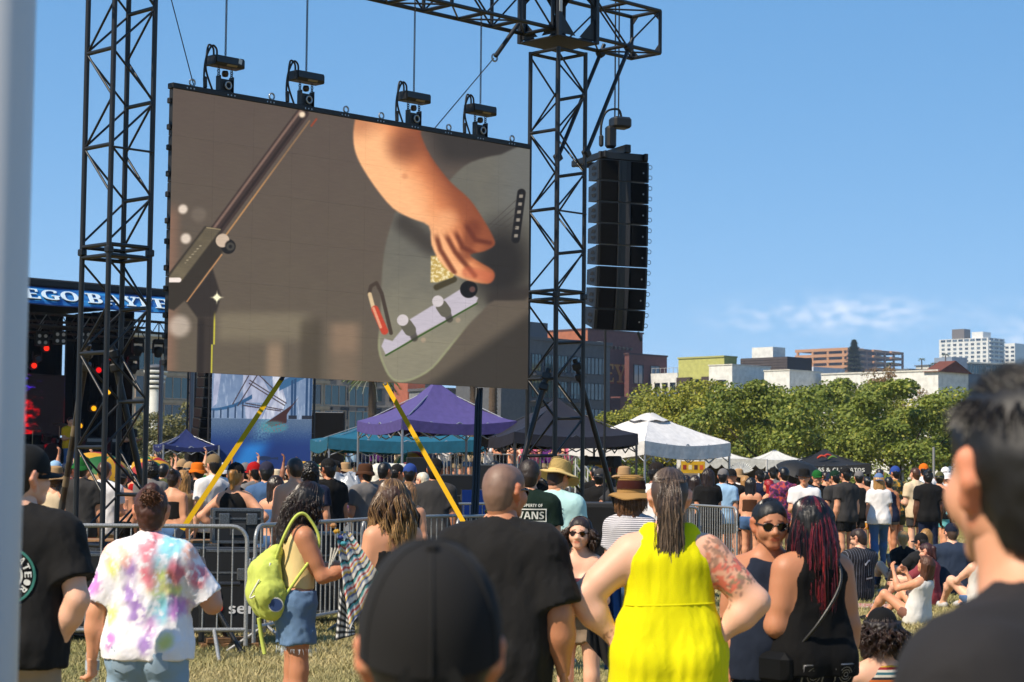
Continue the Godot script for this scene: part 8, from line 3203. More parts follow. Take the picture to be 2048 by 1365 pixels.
func backpack(p: Dictionary) -> void:
	var s:float = p.J.s
	var T:Transform3D = Transform3D((p.J.T as Transform3D).basis,(p.J.T as Transform3D).origin*s)
	var o:=thing("backpack","lime green backpack with round sun patch hanging on one shoulder","backpack",(p.root as Node3D).transform*(T*Vector3(0.0,0.07,0.0)))
	o.basis = (p.root as Node3D).basis
	var lime:=mat(Color(0.72,0.76,0.36),0.8,"cloth")
	var mb:=MB.new()
	# slack body behind the back, sagging towards the hip
	var span:=add_field(mb,[[Vector3(-0.08,0.12,0.21),Vector3(0.10,0.13,0.20),0.080,0.080],[Vector3(-0.09,-0.01,0.20),Vector3(0.12,0.0,0.19),0.100,0.105],[Vector3(-0.06,-0.09,0.18),Vector3(0.10,-0.09,0.16),0.082,0.085],[Vector3(0.02,0.19,0.17),Vector3(0.05,0.25,0.14),0.06,0.04]],0.012,0.025)
	wrinkle(mb,span,0.010,Vector3(1.6,0.9,1.6),8,5.0)
	part(o,"bag",mb.mesh(),lime)
	tube_part(o,"shoulder_strap",curve([Vector3(0.10,0.20,0.15),Vector3(0.155,0.36,0.10),Vector3(0.150,0.47,0.03),Vector3(0.14,0.46,-0.04),Vector3(0.15,0.30,-0.11),Vector3(0.18,0.10,0.02),Vector3(0.16,-0.05,0.12)],6),0.010,lime,6)
	tube_part(o,"loose_strap",curve([Vector3(0.06,-0.16,0.24),Vector3(0.05,-0.28,0.22),Vector3(0.06,-0.38,0.20)],5),0.013,lime,6)
	tube_part(o,"white_cord",curve([Vector3(0.16,0.18,0.19),Vector3(0.185,0.02,0.25),Vector3(0.15,-0.03,0.31),Vector3(0.19,0.08,0.26)],6),0.006,mat(Color(0.80,0.80,0.72),0.8),5)
	var pos:=Vector3(0.205,-0.07,0.16)
	var bas:=Basis.looking_at(Vector3(-1,0.25,-0.25))
	for q in [[0.046,Color(0.80,0.80,0.76),0.0],[0.040,Color(0.16,0.26,0.46),0.002],[0.024,Color(0.80,0.55,0.16),0.004]]:
		var db:=MB.new()
		db.tube([Vector3(0,0,0),Vector3(0,0,0.004)],[q[0]],24)
		part(o,"round_patch",db.mesh(),mat(q[1],0.8),Transform3D(bas,pos+bas.z*(q[2] as float)+Vector3(0,0.012 if q[0]<0.03 else 0.0,0)))


func frays(p: Dictionary,t: float) -> void:
	var r:=RandomNumberGenerator.new()
	r.seed = 3
	var b:=MB.new()
	for n in ["_l","_r"]:
		for q in p.J.B:
			if q[4]=="thigh"+n:
				var e:Vector3 = (q[0] as Vector3).lerp(q[1],t+0.07)*p.J.s
				for k in 60:
					var a:=r.randf()*TAU
					var o:=e+Vector3(cos(a),0,sin(a))*0.107+Vector3(0,0.008,0)
					b.tube([o,o+Vector3(r.randfn()*0.006,-r.randf_range(0.012,0.05),r.randfn()*0.006)],[0.0014,0.0007],3)
	var f:=part(p.bottom,"frayed_threads",b.mesh(),mat(Color(0.72,0.76,0.80),0.9))
	meta(f,"","","","stuff")


func striped_cloth() -> void:
	var o:=thing("striped_cloth","multi-coloured striped woven cloth being folded between two people","cloth",Vector3(-0.961,1.053,-11.75))
	var w:=26
	var h:=60
	var q:=[Vector3(-0.055,0.26,0.05),Vector3(0.02,0.27,0.0),Vector3(0.20,0.02,0),Vector3(0.03,-0.30,0.02)]
	var tones:=[Color(0.60,0.59,0.56),Color(0.10,0.13,0.28),Color(0.60,0.42,0.08),Color(0.62,0.60,0.58),Color(0.50,0.08,0.07),Color(0.62,0.60,0.58),Color(0.06,0.30,0.32),Color(0.03,0.03,0.035),Color(0.62,0.60,0.58)]
	var pts:=[]
	for j in h:
		for i in w:
			var u:=i/float(w - 1)
			var v:=j/float(h - 1)
			var p:Vector3 = (q[3] as Vector3).lerp(q[2],u).lerp((q[0] as Vector3).lerp(q[1],u),v)
			p.z += 0.022*(sin(u*13.0+v*2.0)+0.4*sin(u*31.0))*(1.0 - 0.5*v)
			p.y += 0.01*sin(u*13.0)
			pts.append(p)
	var b:=MB.new()
	b.grid(pts,w,h)
	for j in h:
		for i in w:
			var k:=int(j*0.62+i*0.15)
			b.c[j*w+i] = tones[k % tones.size()]
	var m:=mat(Color(1,1,1),0.9,"vertex")
	part(o,"striped_panel",b.mesh(),m)
	b = MB.new()
	var lower:=[]
	for j in 30:
		for i in w:
			var u:=i/float(w - 1)
			var v:=j/29.0
			var p:=Vector3(-0.055,-0.36,0.03).lerp(Vector3(0.06,-0.33,0.0),u).lerp(Vector3(-0.03,-0.05,0.03).lerp(Vector3(0.05,-0.22,0.0),u),v)
			p.z += 0.015*sin(u*12.0)
			lower.append(p)
	b.grid(lower,w,30)
	for j in 30:
		for i in w:
			b.c[j*w+i] = Color(0.02,0.02,0.022) if (j/2) % 2==0 or (i % 5==0) else Color(0.55,0.54,0.52)
	part(o,"black_white_panel",b.mesh(),m)
	for k in 4:
		block(o,"wooden_bead",Vector3(0.04,0.03,0.03),mat([Color(0.6,0.42,0.24),Color(0.66,0.5,0.1),Color(0.1,0.16,0.4),Color(0.2,0.5,0.55)][k],0.6),xf(Vector3(-0.075+0.02*k,0.31 - 0.035*k,0.04)),0.012)
	for e in 3:
		tube_part(o,"tassel",[Vector3(-0.04 - 0.02*e,0.18,0.05),Vector3(-0.075 - 0.01*e,0.10 - 0.02*e,0.05)],0.006,mat(Color(0.7,0.68,0.64),0.9),5)


func tattoo(p: Dictionary) -> void:
	var body:MeshInstance3D = p.body
	var a:=body.mesh.surface_get_arrays(0)
	var v:PackedVector3Array = a[Mesh.ARRAY_VERTEX]
	var c:PackedColorArray = a[Mesh.ARRAY_COLOR]
	var s:float = p.J.s
	var sh:Vector3 = p.J.sh_r*s
	var el:Vector3 = p.J.el_r*s
	var d:=(el - sh).normalized()
	var nz:=FastNoiseLite.new()
	nz.seed = 6
	nz.frequency = 22.0
	for i in v.size():
		var q:=v[i] - sh
		var t:=q.dot(d)/sh.distance_to(el)
		if (q - d*q.dot(d)).length()<0.11 and t>-0.15 and t<0.78 and v[i].x>0.12:
			var n:=nz.get_noise_3dv(v[i])
			var n2:=nz.get_noise_3d(v[i].x+5.0,v[i].y,v[i].z)
			var col:=Color(0.95,0.88,0.85)
			if t>0.22 and t<0.66 and n>-0.05:
				col = Color(0.85,0.24,0.22)
			if n2>0.2 and t>0.5:
				col = Color(0.22,0.36,0.26)
			if t<0.22 and n>0.0:
				col = Color(0.42,0.40,0.34)
			if t<0.25 and n2>0.25:
				col = Color(0.75,0.42,0.28)
			if absf(n)<0.05:
				col = Color(0.25,0.24,0.26)
			c[i] = c[i].lerp(col,0.8)
	# small mark on the left forearm
	var wr:Vector3 = p.J.wr_l*s
	var e2:Vector3 = p.J.el_l*s
	for i in v.size():
		var t:=(v[i] - e2).dot((wr - e2).normalized())/e2.distance_to(wr)
		if t>0.72 and t<0.90 and v[i].distance_to(wr)<0.10 and absf(nz.get_noise_3dv(v[i]))<0.10:
			c[i] = Color(0.40,0.38,0.36)
	a[Mesh.ARRAY_COLOR] = c
	var m:=ArrayMesh.new()
	m.add_surface_from_arrays(Mesh.PRIMITIVE_TRIANGLES,a)
	body.mesh = m


# ---- people sitting on the grass at the right
func seated() -> void:
	var g:="people sitting on the grass at right"
	var p:=person({"label": "person sitting in navy pinstriped jersey numbered 1 on the grass","group":g,"pos":Vector3(4.651,0,-27),"turn":0.55,"look":0.35,"nod":-0.3,"lean":-0.12,"h":1.80,"legs": "sit","cell":0.014,"skin":SKIN[0],"arm_l": "knees","arm_r": "knees","w":1.12,"belly":1.15,
		"top":{"kind": "tee","mat":stripe_mat(Color(0.06,0.065,0.095),Color(0.42,0.43,0.48),26.0,0.14,true),"loose":0.03,"hem":-0.08,"sleeve":0.9},"bottom":{"color":Color(0.2,0.28,0.42),"len":2.0},"shoes":Color(0.1,0.1,0.1),"hair": "short","hair_color":Color(0.17,0.11,0.08),"glasses":Color(0.02,0.02,0.02)})
	var bm:=back_map((p.top as MeshInstance3D).mesh)
	print_text(p.top,bm,"1",Vector2(0.03,0.44),0.13,0.26,mat(Color(0.75,0.75,0.76),0.8),true,0.12,0.012)
	print_text(p.top,bm,"1",Vector2(0.03,0.44),0.095,0.215,mat(Color(0.06,0.065,0.095),0.8),true,0.12,0.02)
	person({"label": "person sitting in black long sleeved top leaning on one hand","group":g,"pos":Vector3(5.786,0,-29.5),"turn":0.25,"look":-0.3,"h":1.62,"fem":1.0,"legs": "sit","cell":0.015,"skin":SKIN[0],"arm_l": "prop","arm_r": "knees","top":{"kind": "long","color":Color(0.10,0.10,0.10),"loose":0.018},"bottom":{"color":Color(0.12,0.2,0.36),"len":2.0},"shoes":Color(0.1,0.1,0.1),"hair": "pony","hair_color":Color(0.66,0.50,0.30)})
	person({"label": "person sitting with pale braids behind the black cap, in grey top","group":g,"pos":Vector3(6.354,0,-30.5),"turn":-0.2,"h":1.64,"fem":1.0,"legs": "sit","cell":0.015,"skin":SKIN[0],"arm_l": "knees","arm_r": "knees","top":{"kind": "tee","color":Color(0.35,0.34,0.33)},"bottom":{"color":Color(0.2,0.2,0.22),"len":0.6},"shoes":Color(0.5,0.5,0.5),"hair": "long","hair_color":Color(0.58,0.42,0.20)})
	p = person({"label": "person sitting in black cap and charcoal t-shirt with red shoulder strap","group":g,"pos":Vector3(5.811,0,-28.3),"turn":0.5,"look":0.2,"h":1.60,"legs": "sit","cell":0.015,"skin":SKIN[1],"arm_l": "knees","arm_r": "knees","top":{"kind": "tee","color":Color(0.13,0.13,0.135)},"bottom":{"color":Color(0.2,0.2,0.22),"len":0.6},"shoes":Color(0.5,0.5,0.5),"hair": "short","hair_color":Color(0.1,0.07,0.06),"hat": "cap","hat_color":Color(0.085,0.085,0.09)})
	tube_part(p.root,"red_strap",curve([Vector3(0.11,0.46,0.15),Vector3(0.11,0.56,0.10),Vector3(0.10,0.60,0.02),Vector3(0.10,0.52,-0.1)],5),0.016,mat(Color(0.55,0.10,0.07),0.8),6)
	p = person({"label": "person sitting in dusty maroon t-shirt and dark glasses","group":g,"pos":Vector3(5.451,0,-26.2),"turn":0.85,"look":0.15,"nod":-0.2,"h":1.50,"fem":1.0,"w":1.12,"legs": "sit","cell":0.014,"skin":SKIN[0],"arm_l": "knees","arm_r": "knees","top":{"kind": "tee","color":Color(0.50,0.22,0.25),"loose":0.022,"sleeve":0.85},"bottom":{"color":Color(0.15,0.15,0.17),"len":0.8},"shoes":Color(0.5,0.5,0.5),"hair": "pony","hair_color":Color(0.20,0.07,0.07),"glasses":Color(0.02,0.02,0.02)})
	person({"label": "broad person sitting in navy blue t-shirt and navy cap","group":g,"pos":Vector3(6.358,0,-28.8),"turn":0.1,"h":1.84,"w":1.25,"belly":1.2,"arm":1.15,"legs": "sit","cell":0.015,"skin":SKIN[0],"arm_l": "knees","arm_r": "knees","top":{"kind": "tee","color":Color(0.17,0.21,0.28),"loose":0.026},"bottom":{"color":Color(0.3,0.28,0.25),"len":0.6},"shoes":Color(0.2,0.2,0.2),"hair": "buzz","hair_color":Color(0.3,0.22,0.17),"hat": "cap","hat_color":Color(0.10,0.12,0.18)})
	person({"label": "person with long pale hair sitting beside the close dark haired head","group":g,"pos":Vector3(5.978,0,-25.5),"turn":0.4,"h":1.60,"fem":1.0,"legs": "sit","cell":0.015,"skin":SKIN[0],"arm_l": "knees","arm_r": "prop","top":{"kind": "tank","color":Color(0.75,0.73,0.7)},"bottom":{"color":Color(0.3,0.4,0.55),"len":0.45},"shoes":Color(0.7,0.7,0.7),"hair": "long","hair_color":Color(0.72,0.56,0.33)})
	p = person({"label": "person sitting low in white top, holding up a phone, wearing black sneakers","group":g,"pos":Vector3(4.648,0,-23),"turn":0.75,"h":1.46,"fem":1.0,"legs": "sit","lean":-0.25,"cell":0.014,"skin":SKIN[1],"arm_l":[Vector3(0.2,-0.5,-0.8),Vector3(-0.1,0.8,-0.55)],"arm_r":[Vector3(0.1,-0.6,-0.75),Vector3(-0.3,0.75,-0.5)],"top":{"kind": "tank","color":Color(0.80,0.79,0.77)},"bottom":{"color":Color(0.5,0.35,0.3),"len":0.4},"shoes":Color(0.06,0.06,0.065),"hair": "long","hair_color":Color(0.30,0.17,0.09)})
	var w:Vector3 = p.J.wr_l*p.J.s
	var ph:=thing("phone","black phone held up by the person sitting low on the grass","phone",(p.root as Node3D).transform*(w+Vector3(0,0.12,-0.07)),0.8)
	block(ph,"case",Vector3(0.075,0.155,0.010),mat(Color(0.02,0.02,0.022),0.3),xf(Vector3.ZERO,0,-0.2),0.005)
	block(ph,"camera_bump",Vector3(0.03,0.03,0.004),mat(Color(0.05,0.05,0.055),0.2),xf(Vector3(-0.015,0.05,0.008),0,-0.2),0.002)
	p = person({"label": "person sitting nearest at right in black cap and rainbow striped halter top","group":g,"pos":Vector3(2.113,0,-11.6),"turn":0.5,"look":-0.5,"h":1.66,"fem":1.0,"legs": "sit","lean":-0.05,"cell":0.012,"hcell":0.005,"skin":SKIN[0],"arm_l":[Vector3(0.8,-0.35,-0.3),Vector3(0.3,-0.9,-0.3)],"arm_r": "knees","fine_hands":1,"top":{"kind": "crop","mat":halter_mat(),"loose":0.012,"hem":0.19,"strap":0.9,"scoop":0.52,"folds":0.002},"bottom":{"color":Color(0.06,0.06,0.065),"len":0.25,"loose":0.010},"shoes":Color(0.5,0.5,0.5),"hair": "curly","hair_color":Color(0.11,0.065,0.05),"hat": "cap","hat_color":Color(0.075,0.075,0.08)})
	var st:=strands(500,0.20,99,[Color(0.014,0.007,0.005),Color(0.045,0.022,0.014)],{"wave":0.016,"spread":2.2,"curl":70.0,"puff":1.6,"frizz":2.2,"thick":0.003})
	meta(part(p.root,"hair_strands",st,mat(Color(1,1,1),0.38,"hair"),p.head),"","","","stuff")
	# blanket on the grass
	var bl:=thing("picnic_blanket","red and white patterned cloth lying on the grass behind the red streaked hair","blanket",Vector3(4.622,0,-25.725))
	sheet(bl,"cloth",[Vector3(-0.45,0.03,-0.5),Vector3(0.55,0.02,-0.5),Vector3(0.5,0.03,0.3),Vector3(-0.5,0.02,0.3)],0.0,pattern_mat(Color(0.62,0.08,0.10),Color(0.75,0.72,0.66),0.05),12,12)


func halter_mat() -> StandardMaterial3D:
	var im:=Image.create(8,64,false,Image.FORMAT_RGB8)
	var tones:=[Color(0.75,0.72,0.66),Color(0.12,0.12,0.14),Color(0.72,0.36,0.12),Color(0.13,0.14,0.35),Color(0.78,0.62,0.15),Color(0.55,0.12,0.14),Color(0.75,0.72,0.66),Color(0.15,0.35,0.40)]
	for k in 8:
		im.fill_rect(Rect2i(0,k*8,8,8),tones[k])
	var m:=image_mat(im,0.85)
	m.uv1_scale = Vector3(6,9,1)
	return m


# ---- the crowd: one template per pose and outfit cut, then copies with clothes of their own
var templates:={}
var labels_used:={}
const TONE:={
	"black":Color(0.095,0.092,0.092),"charcoal":Color(0.21,0.205,0.205),"grey":Color(0.42,0.41,0.41),"white":Color(0.84,0.83,0.83),"cream":Color(0.80,0.72,0.60),"navy":Color(0.10,0.13,0.22),
	"blue":Color(0.16,0.26,0.52),"light blue":Color(0.55,0.68,0.80),"red":Color(0.60,0.07,0.07),"maroon":Color(0.34,0.10,0.12),"green":Color(0.10,0.34,0.14),"olive":Color(0.30,0.30,0.18),"yellow":Color(0.80,0.62,0.10),
	"orange":Color(0.80,0.40,0.08),"pink":Color(0.80,0.42,0.52),"purple":Color(0.34,0.16,0.42),"tan":Color(0.62,0.50,0.36),"brown":Color(0.27,0.17,0.11),"denim":Color(0.26,0.37,0.52),"light denim":Color(0.46,0.56,0.66),"khaki":Color(0.56,0.49,0.38),"aqua":Color(0.40,0.68,0.70),"peach":Color(0.86,0.62,0.50),
}
const HAIRC:=[Color(0.055,0.042,0.038),Color(0.14,0.085,0.055),Color(0.28,0.165,0.09),Color(0.62,0.46,0.26),Color(0.40,0.37,0.34)]


func copy_of(fem: bool,al: String,ar: String,legs: String,top: String,bottom: String) -> Dictionary:
	var key:="%s|%s|%s|%s|%s|%s" % [fem,al,ar,legs,top,bottom]
	if not templates.has(key):
		var len_:float = {"shorts":0.62,"short shorts":0.34,"trousers":2.0}[bottom]
		var P:={"label": "","h":1.66 if fem else 1.76,"fem":1.0 if fem else 0.0,"cell":0.021,"hcell":0.0105,"arm_l":al,"arm_r":ar,"legs":legs,"eyes":true,"skin":SKIN[1],"seed":templates.size(),
			"bottom":{"color":TONE["navy"],"len":len_,"loose":0.016},"shoes":Color(0.3,0.3,0.3)}
		match top:
			"tee":P.top = {"kind": "tee","color":TONE["grey"],"loose":0.02,"folds":0.009}
			"long":P.top = {"kind": "long","color":TONE["grey"],"loose":0.02,"folds":0.009}
			"tank":P.top = {"kind": "tank","color":TONE["grey"],"loose":0.014,"folds":0.005}
			"crop":P.top = {"kind": "crop","color":TONE["grey"],"loose":0.012,"hem":0.16,"scoop":0.40,"strap":0.8,"folds":0.003}
		templates[key] = person(P)
		templates[key].fresh = true
	var t:Dictionary = templates[key]
	var root:Node3D = t.root
	if t.fresh:
		t.fresh = false
	else:
		root = root.duplicate()
		root.name = numbered("person",self)
		for e in root.get_children():
			if not (e.name.begins_with("body") or e.name.begins_with("t_shirt") or e.name.begins_with("shirt") or e.name.begins_with("tank_top") or e.name.begins_with("crop_top") or e.name.begins_with("shorts") or e.name.begins_with("trousers") or e.name.begins_with("shoe")):
				root.remove_child(e)
				e.free()
		add_child(root,true)
	return {"root":root,"head":t.head,"J":t.J}


func crowd_person(q: Dictionary) -> Dictionary:
	var fem:bool = q.get("fem",false)
	var c:=copy_of(fem,q.get("al","down"),q.get("ar","down"),q.get("legs","stand"),q.get("top","tee"),q.get("bottom","shorts"))
	var o:Node3D = c.root
	o.position = q.pos
	o.rotation.y = q.get("turn",0.0)
	o.scale = Vector3.ONE*q.get("size",1.0)
	meta(o,unique_label(q),"person",q.get("group","people in the crowd"))
	for e in o.get_children():
		var m:MeshInstance3D = e
		var n:=String(e.name)
		if n.begins_with("body"):
			m.material_override = mat(SKIN[q.get("skin",1)],0.52,"skin")
		elif n.begins_with("t_shirt") or n.begins_with("shirt") or n.begins_with("tank_top") or n.begins_with("crop_top"):
			m.material_override = q.top_mat if q.has("top_mat") else mat(TONE[q.get("c","black")],0.85,"cloth")
		elif n.begins_with("shorts") or n.begins_with("trousers"):
			m.material_override = mat(TONE[q.get("bc","black")],0.85,"cloth")
		elif n.begins_with("shoe"):
			m.material_override = mat(TONE[q.get("shoe","white")],0.7,"cloth")
	if q.get("hair","short") != "none":
		part(o,"hair",hair_mesh(q.get("hair","short"),q.has("hat")),mat(q.hair_color if q.has("hair_color") else HAIRC[q.get("hc",0)],0.42,"hair"),c.head)
	if q.has("hat"):
		put_hat(o,q.hat,q.hat_color if q.has("hat_color") else TONE[q.get("htc","black")],c.head)
	if q.get("glasses",false):
		sunglasses(o,c.head,Color(0.02,0.02,0.02))
	if q.has("cup"):
		var n:String = q.cup
		var w:Vector3 = c.J["wr"+n]*c.J.s
		var f:Vector3 = c.J["fo"+n]
		var cp:=thing("drink_cup"," ".join(("cup of drink held by the "+String(o.get_meta("label")).split(",")[0]).split(" ").slice(0,15)),"cup",o.transform*(w+f*0.10+Vector3(0,-0.03,0)),0.0,"drinks held in the crowd")
		var b:=MB.new()
		b.lathe([Vector2(0,0),Vector2(0.032,0),Vector2(0.044,0.12),Vector2(0.0,0.12)],Transform3D.IDENTITY,12)
		part(cp,"cup",b.mesh(),mat(q.get("cup_color",Color(0.72,0.48,0.10)),0.2))
		b = MB.new()
		b.lathe([Vector2(0.0,0.12),Vector2(0.044,0.121),Vector2(0.046,0.145),Vector2(0,0.147)],Transform3D.IDENTITY,12)
		part(cp,"foam",b.mesh(),mat(Color(0.82,0.80,0.75),0.7))
	return c


func unique_label(q: Dictionary) -> String:
	var l:String = q.get("label","")
	if l=="":
		var what:={"tee": "t-shirt","long": "long sleeved shirt","tank": "tank top","crop": "cropped top"}
		var hat:=""
		if q.has("hat"):
			hat = ", %s %s" % [q.get("htc","black"),{"cap": "cap","cap_back": "backward cap","cap_side": "cap","bucket": "bucket hat","straw": "straw hat","raffia": "raffia hat","fedora": "brimmed hat"}[q.hat]]
		l = "person in %s %s%s, %s" % [q.get("c","black"),what[q.get("top","tee")],hat,q.zone]
	if labels_used.has(l):
		var tails:=[" with %s %s" % [q.get("bc","black"),q.get("bottom","shorts")],", arms %s" % {"raise": "raised","phone": "lifted","drink": "bent","cross": "crossed","hip": "on hips","rail": "on the rail"}.get(q.get("ar","down"),"hanging"),", facing %s" % ("right" if q.get("turn",0.0)<0.0 else "left")]
		for t in tails:
			if not labels_used.has(l+t):
				l += t
				break
		var k:=0
		var base:=l
		while labels_used.has(l):
			l = base+", %s" % ["farther back","nearer","farther left","farther right","at the row's end","at the row's middle","behind a taller one","before a taller one","half hidden","fully hidden below the shoulders","next to the pole","near the frame"][k % 12]
			k += 1
			if k>12:
				break
	labels_used[l] = true
	return l


func build_crowd() -> void:
	var floral:=pattern_mat(Color(0.12,0.06,0.16),Color(0.75,0.30,0.16),0.035,Color(0.42,0.12,0.40))
	var leafy:=pattern_mat(Color(0.03,0.06,0.05),Color(0.72,0.52,0.10),0.03,Color(0.05,0.24,0.20))
	var check:=pattern_mat(Color(0.12,0.18,0.34),Color(0.72,0.76,0.82),0.08)
	var R:="people standing in the right crowd"
	var right:=[
		{"pos":Vector3(1.959,0,-27),"turn":-0.9,"size":1.03,"c": "white","hat": "cap","hat_color":Color(0.13,0.11,0.10),"skin":3,"al": "drink","ar": "hip","bc": "khaki","label": "person in white t-shirt and dark cap turned right, behind the raffia hat"},
		{"pos":Vector3(3.191,0,-34.5),"turn":-0.2,"c": "charcoal","hair": "long","hc":1,"fem":true,"al": "hip","bc": "denim","label": "person in charcoal t-shirt just right of the yellow top's ponytail"},
		{"pos":Vector3(3.365,0,-34),"turn":0.1,"size":1.07,"c": "black","hair": "long","hc":1,"fem":true,"ar": "drink","bottom": "trousers","bc": "black","label": "person in black t-shirt just behind the end of the right barriers"},
		{"pos":Vector3(3.726,0,-35),"turn":-0.3,"c": "light blue","hat": "cap","htc": "grey","bc": "khaki","label": "person in pale blue t-shirt and pale grey cap left of the canopy leg"},
		{"pos":Vector3(4.05,0,-36.5),"turn":0.1,"c": "black","hat": "cap_back","htc": "black","hair": "none","skin":1,"bc": "black","label": "person in black t-shirt and black cap right of the canopy leg"},
		{"pos":Vector3(4.463,0,-39),"turn":0.2,"c": "white","hat": "straw","htc": "tan","bc": "denim","label": "person in brown straw hat beside the black cap, right of the canopy leg"},
		{"pos":Vector3(4.363,0,-37),"turn":0.4,"fem":true,"top": "crop","c": "black","hair": "long","hc":3,"ar": "face","al": "face","bottom": "short shorts","bc": "denim","label": "person in dark cropped top, elbows lifted, beside the straw hat"},
		{"pos":Vector3(4.335,0,-36),"turn":-0.3,"size":0.98,"fem":true,"top": "crop","c": "brown","hair": "long","hc":0,"al": "drink","bottom": "short shorts","bc": "denim","label": "person in brown cropped top and denim shorts at the barrier end"},
		{"pos":Vector3(5.006,0,-40),"turn":0.3,"c": "navy","hat": "cap","htc": "black","bc": "grey","label": "person in navy t-shirt and black cap behind the white tank top"},
		{"pos":Vector3(4.676,0,-36),"turn":0.9,"size":0.96,"fem":true,"top": "tank","c": "white","hair": "long","hair_color":Color(0.55,0.03,0.05),"al": "drink","ar": "drink","bottom": "short shorts","bc": "black","label": "person in white tank top and black shorts facing left"},
		{"pos":Vector3(5.895,0,-46),"c": "charcoal","hair": "buzz","skin":3,"label": "person in charcoal t-shirt behind the white tank top"},
		{"pos":Vector3(5.924,0,-45),"size":1.04,"c": "grey","hat": "cap","htc": "black","label": "person in grey t-shirt and black cap behind the flowered shirt"},
		{"pos":Vector3(7.332,0,-58),"c": "white","hat": "cap","htc": "white","label": "person in white cap far back before the white marquee"},
		{"pos":Vector3(4.8,0,-35),"turn":0.35,"size":1.03,"top_mat":floral,"hair": "short","hc":0,"skin":1,"bc": "black","label": "person in purple and orange flowered shirt seen from behind"},
		{"pos":Vector3(4.936,0,-33.5),"turn":PI - 0.2,"size":1.0,"c": "white","hat": "fedora","htc": "black","al": "drink","ar": "drink","bc": "black","label": "person in white t-shirt and wide black hat facing the camera"},
		{"pos":Vector3(5.827,0,-38),"turn":PI+0.4,"c": "black","hat": "cap","htc": "green","bc": "grey","label": "person in bright green cap and black t-shirt"},
		{"pos":Vector3(6.956,0,-44),"turn":0.6,"c": "peach","top": "tank","hair": "short","hc":1,"label": "person in peach tank top left of the dark green cap"},
		{"pos":Vector3(6.292,0,-39),"turn":0.9,"size":0.97,"c": "black","hat": "cap","htc": "navy","al": "drink","ar": "drink","cup": "_l","cup_color":Color(0.10,0.22,0.08),"bc": "denim","label": "person in black t-shirt and navy cap holding a green drink"},
		{"pos":Vector3(6.115,0,-37.5),"turn":0.5,"c": "charcoal","hat": "cap","hat_color":Color(0.06,0.16,0.11),"bc": "black","ar": "drink","cup": "_r","label": "person in charcoal t-shirt and dark green cap holding a beer"},
		{"pos":Vector3(6.143,0,-36.5),"turn":0.55,"size":1.03,"c": "charcoal","hat": "cap","htc": "black","skin":1,"bc": "black","shoe": "black","label": "person in dark grey t-shirt, black shorts and black cap, standing clear of the crowd"},
		{"pos":Vector3(6.992,0,-40),"turn":-0.1,"top": "tank","c": "black","hat": "cap","htc": "grey","bc": "black","label": "person in black sleeveless shirt with gold ring print and grey cap"},
		{"pos":Vector3(7.33,0,-41),"turn":0.3,"fem":true,"top": "crop","c": "black","hair": "pony","hc":0,"bottom": "short shorts","bc": "light denim","label": "person in black cropped top and pale denim shorts behind the white t-shirt"},
		{"pos":Vector3(6.836,0,-37),"turn":-0.12,"size":1.03,"fem":true,"c": "white","hair": "long","hc":3,"hat": "cap_back","hat_color":Color(0.36,0.45,0.60),"legs": "walk","al": "down","bottom": "trousers","bc": "denim","shoe": "black","cup": "_l","label": "person walking away in white t-shirt, blue jeans and checked cap, carrying a beer"},
		{"pos":Vector3(7.59,0,-40),"turn":0.15,"fem":true,"top": "tank","c": "navy","hair": "short","hc":0,"bottom": "short shorts","bc": "grey","skin":2,"label": "person in navy strappy tank top right of the checked cap"},
		{"pos":Vector3(9.263,0,-50),"turn":-0.4,"c": "white","hair": "buzz","hc":1,"size":1.06,"label": "person in white t-shirt looking down behind the checked cap"},
		{"pos":Vector3(7.923,0,-41),"turn":0.4,"size":1.06,"top_mat":leafy,"hat": "cap","htc": "blue","bc": "olive","label": "person in blue cap and black shirt with green and yellow leaf print"},
		{"pos":Vector3(8.129,0,-40),"turn":0.45,"size":1.05,"c": "cream","hair": "short","hc":2,"ar": "drink","al": "drink","bc": "charcoal","skin":0,"label": "person in cream t-shirt and charcoal shorts"},
		{"pos":Vector3(8.921,0,-43),"turn":0.2,"size":1.10,"c": "white","hat": "cap","htc": "orange","bc": "grey","label": "person in orange cap behind the cream t-shirt"},
		{"pos":Vector3(7.855,0,-37.5),"turn":0.05,"size":1.02,"c": "black","hair": "bun","hc":0,"skin":4,"bottom": "trousers","bc": "navy","label": "person in loose black t-shirt and dark jeans seen from behind at right"},
		{"pos":Vector3(8.823,0,-41),"turn":-0.3,"top": "tank","c": "black","hat": "cap_back","htc": "olive","bc": "aqua","label": "person in olive cap and aqua shorts near the right edge"},
		{"pos":Vector3(10.048,0,-46),"turn":0.3,"size":1.07,"c": "white","hat": "cap","htc": "white","label": "person in white cap beside the close dark haired head"},
		{"pos":Vector3(9.644,0,-44),"turn":0.5,"c": "white","hat": "bucket","htc": "white","label": "person in white bucket hat beside the close dark haired head"},
		{"pos":Vector3(3.081,0,-40),"turn":0.3,"c": "peach","hair": "short","hc":2,"label": "person in peach t-shirt far behind the yellow top"},
		{"pos":Vector3(3.883,0,-44),"turn":0.8,"fem":true,"top": "tank","c": "maroon","hair": "long","hc":1,"label": "person in maroon tank top below the yellow banner"},
		{"pos":Vector3(4.394,0,-52),"turn":-0.5,"c": "navy","hair": "short","hc":0,"label": "person in navy t-shirt below the yellow banner"},
	]
	for q in right:
		q.group = R
		crowd_person(q)
	var ring_at:=thing("feather_headdress","white feather headdress rising behind the straw hat before the marquee","headdress",Vector3(4.511,1.727,-39))
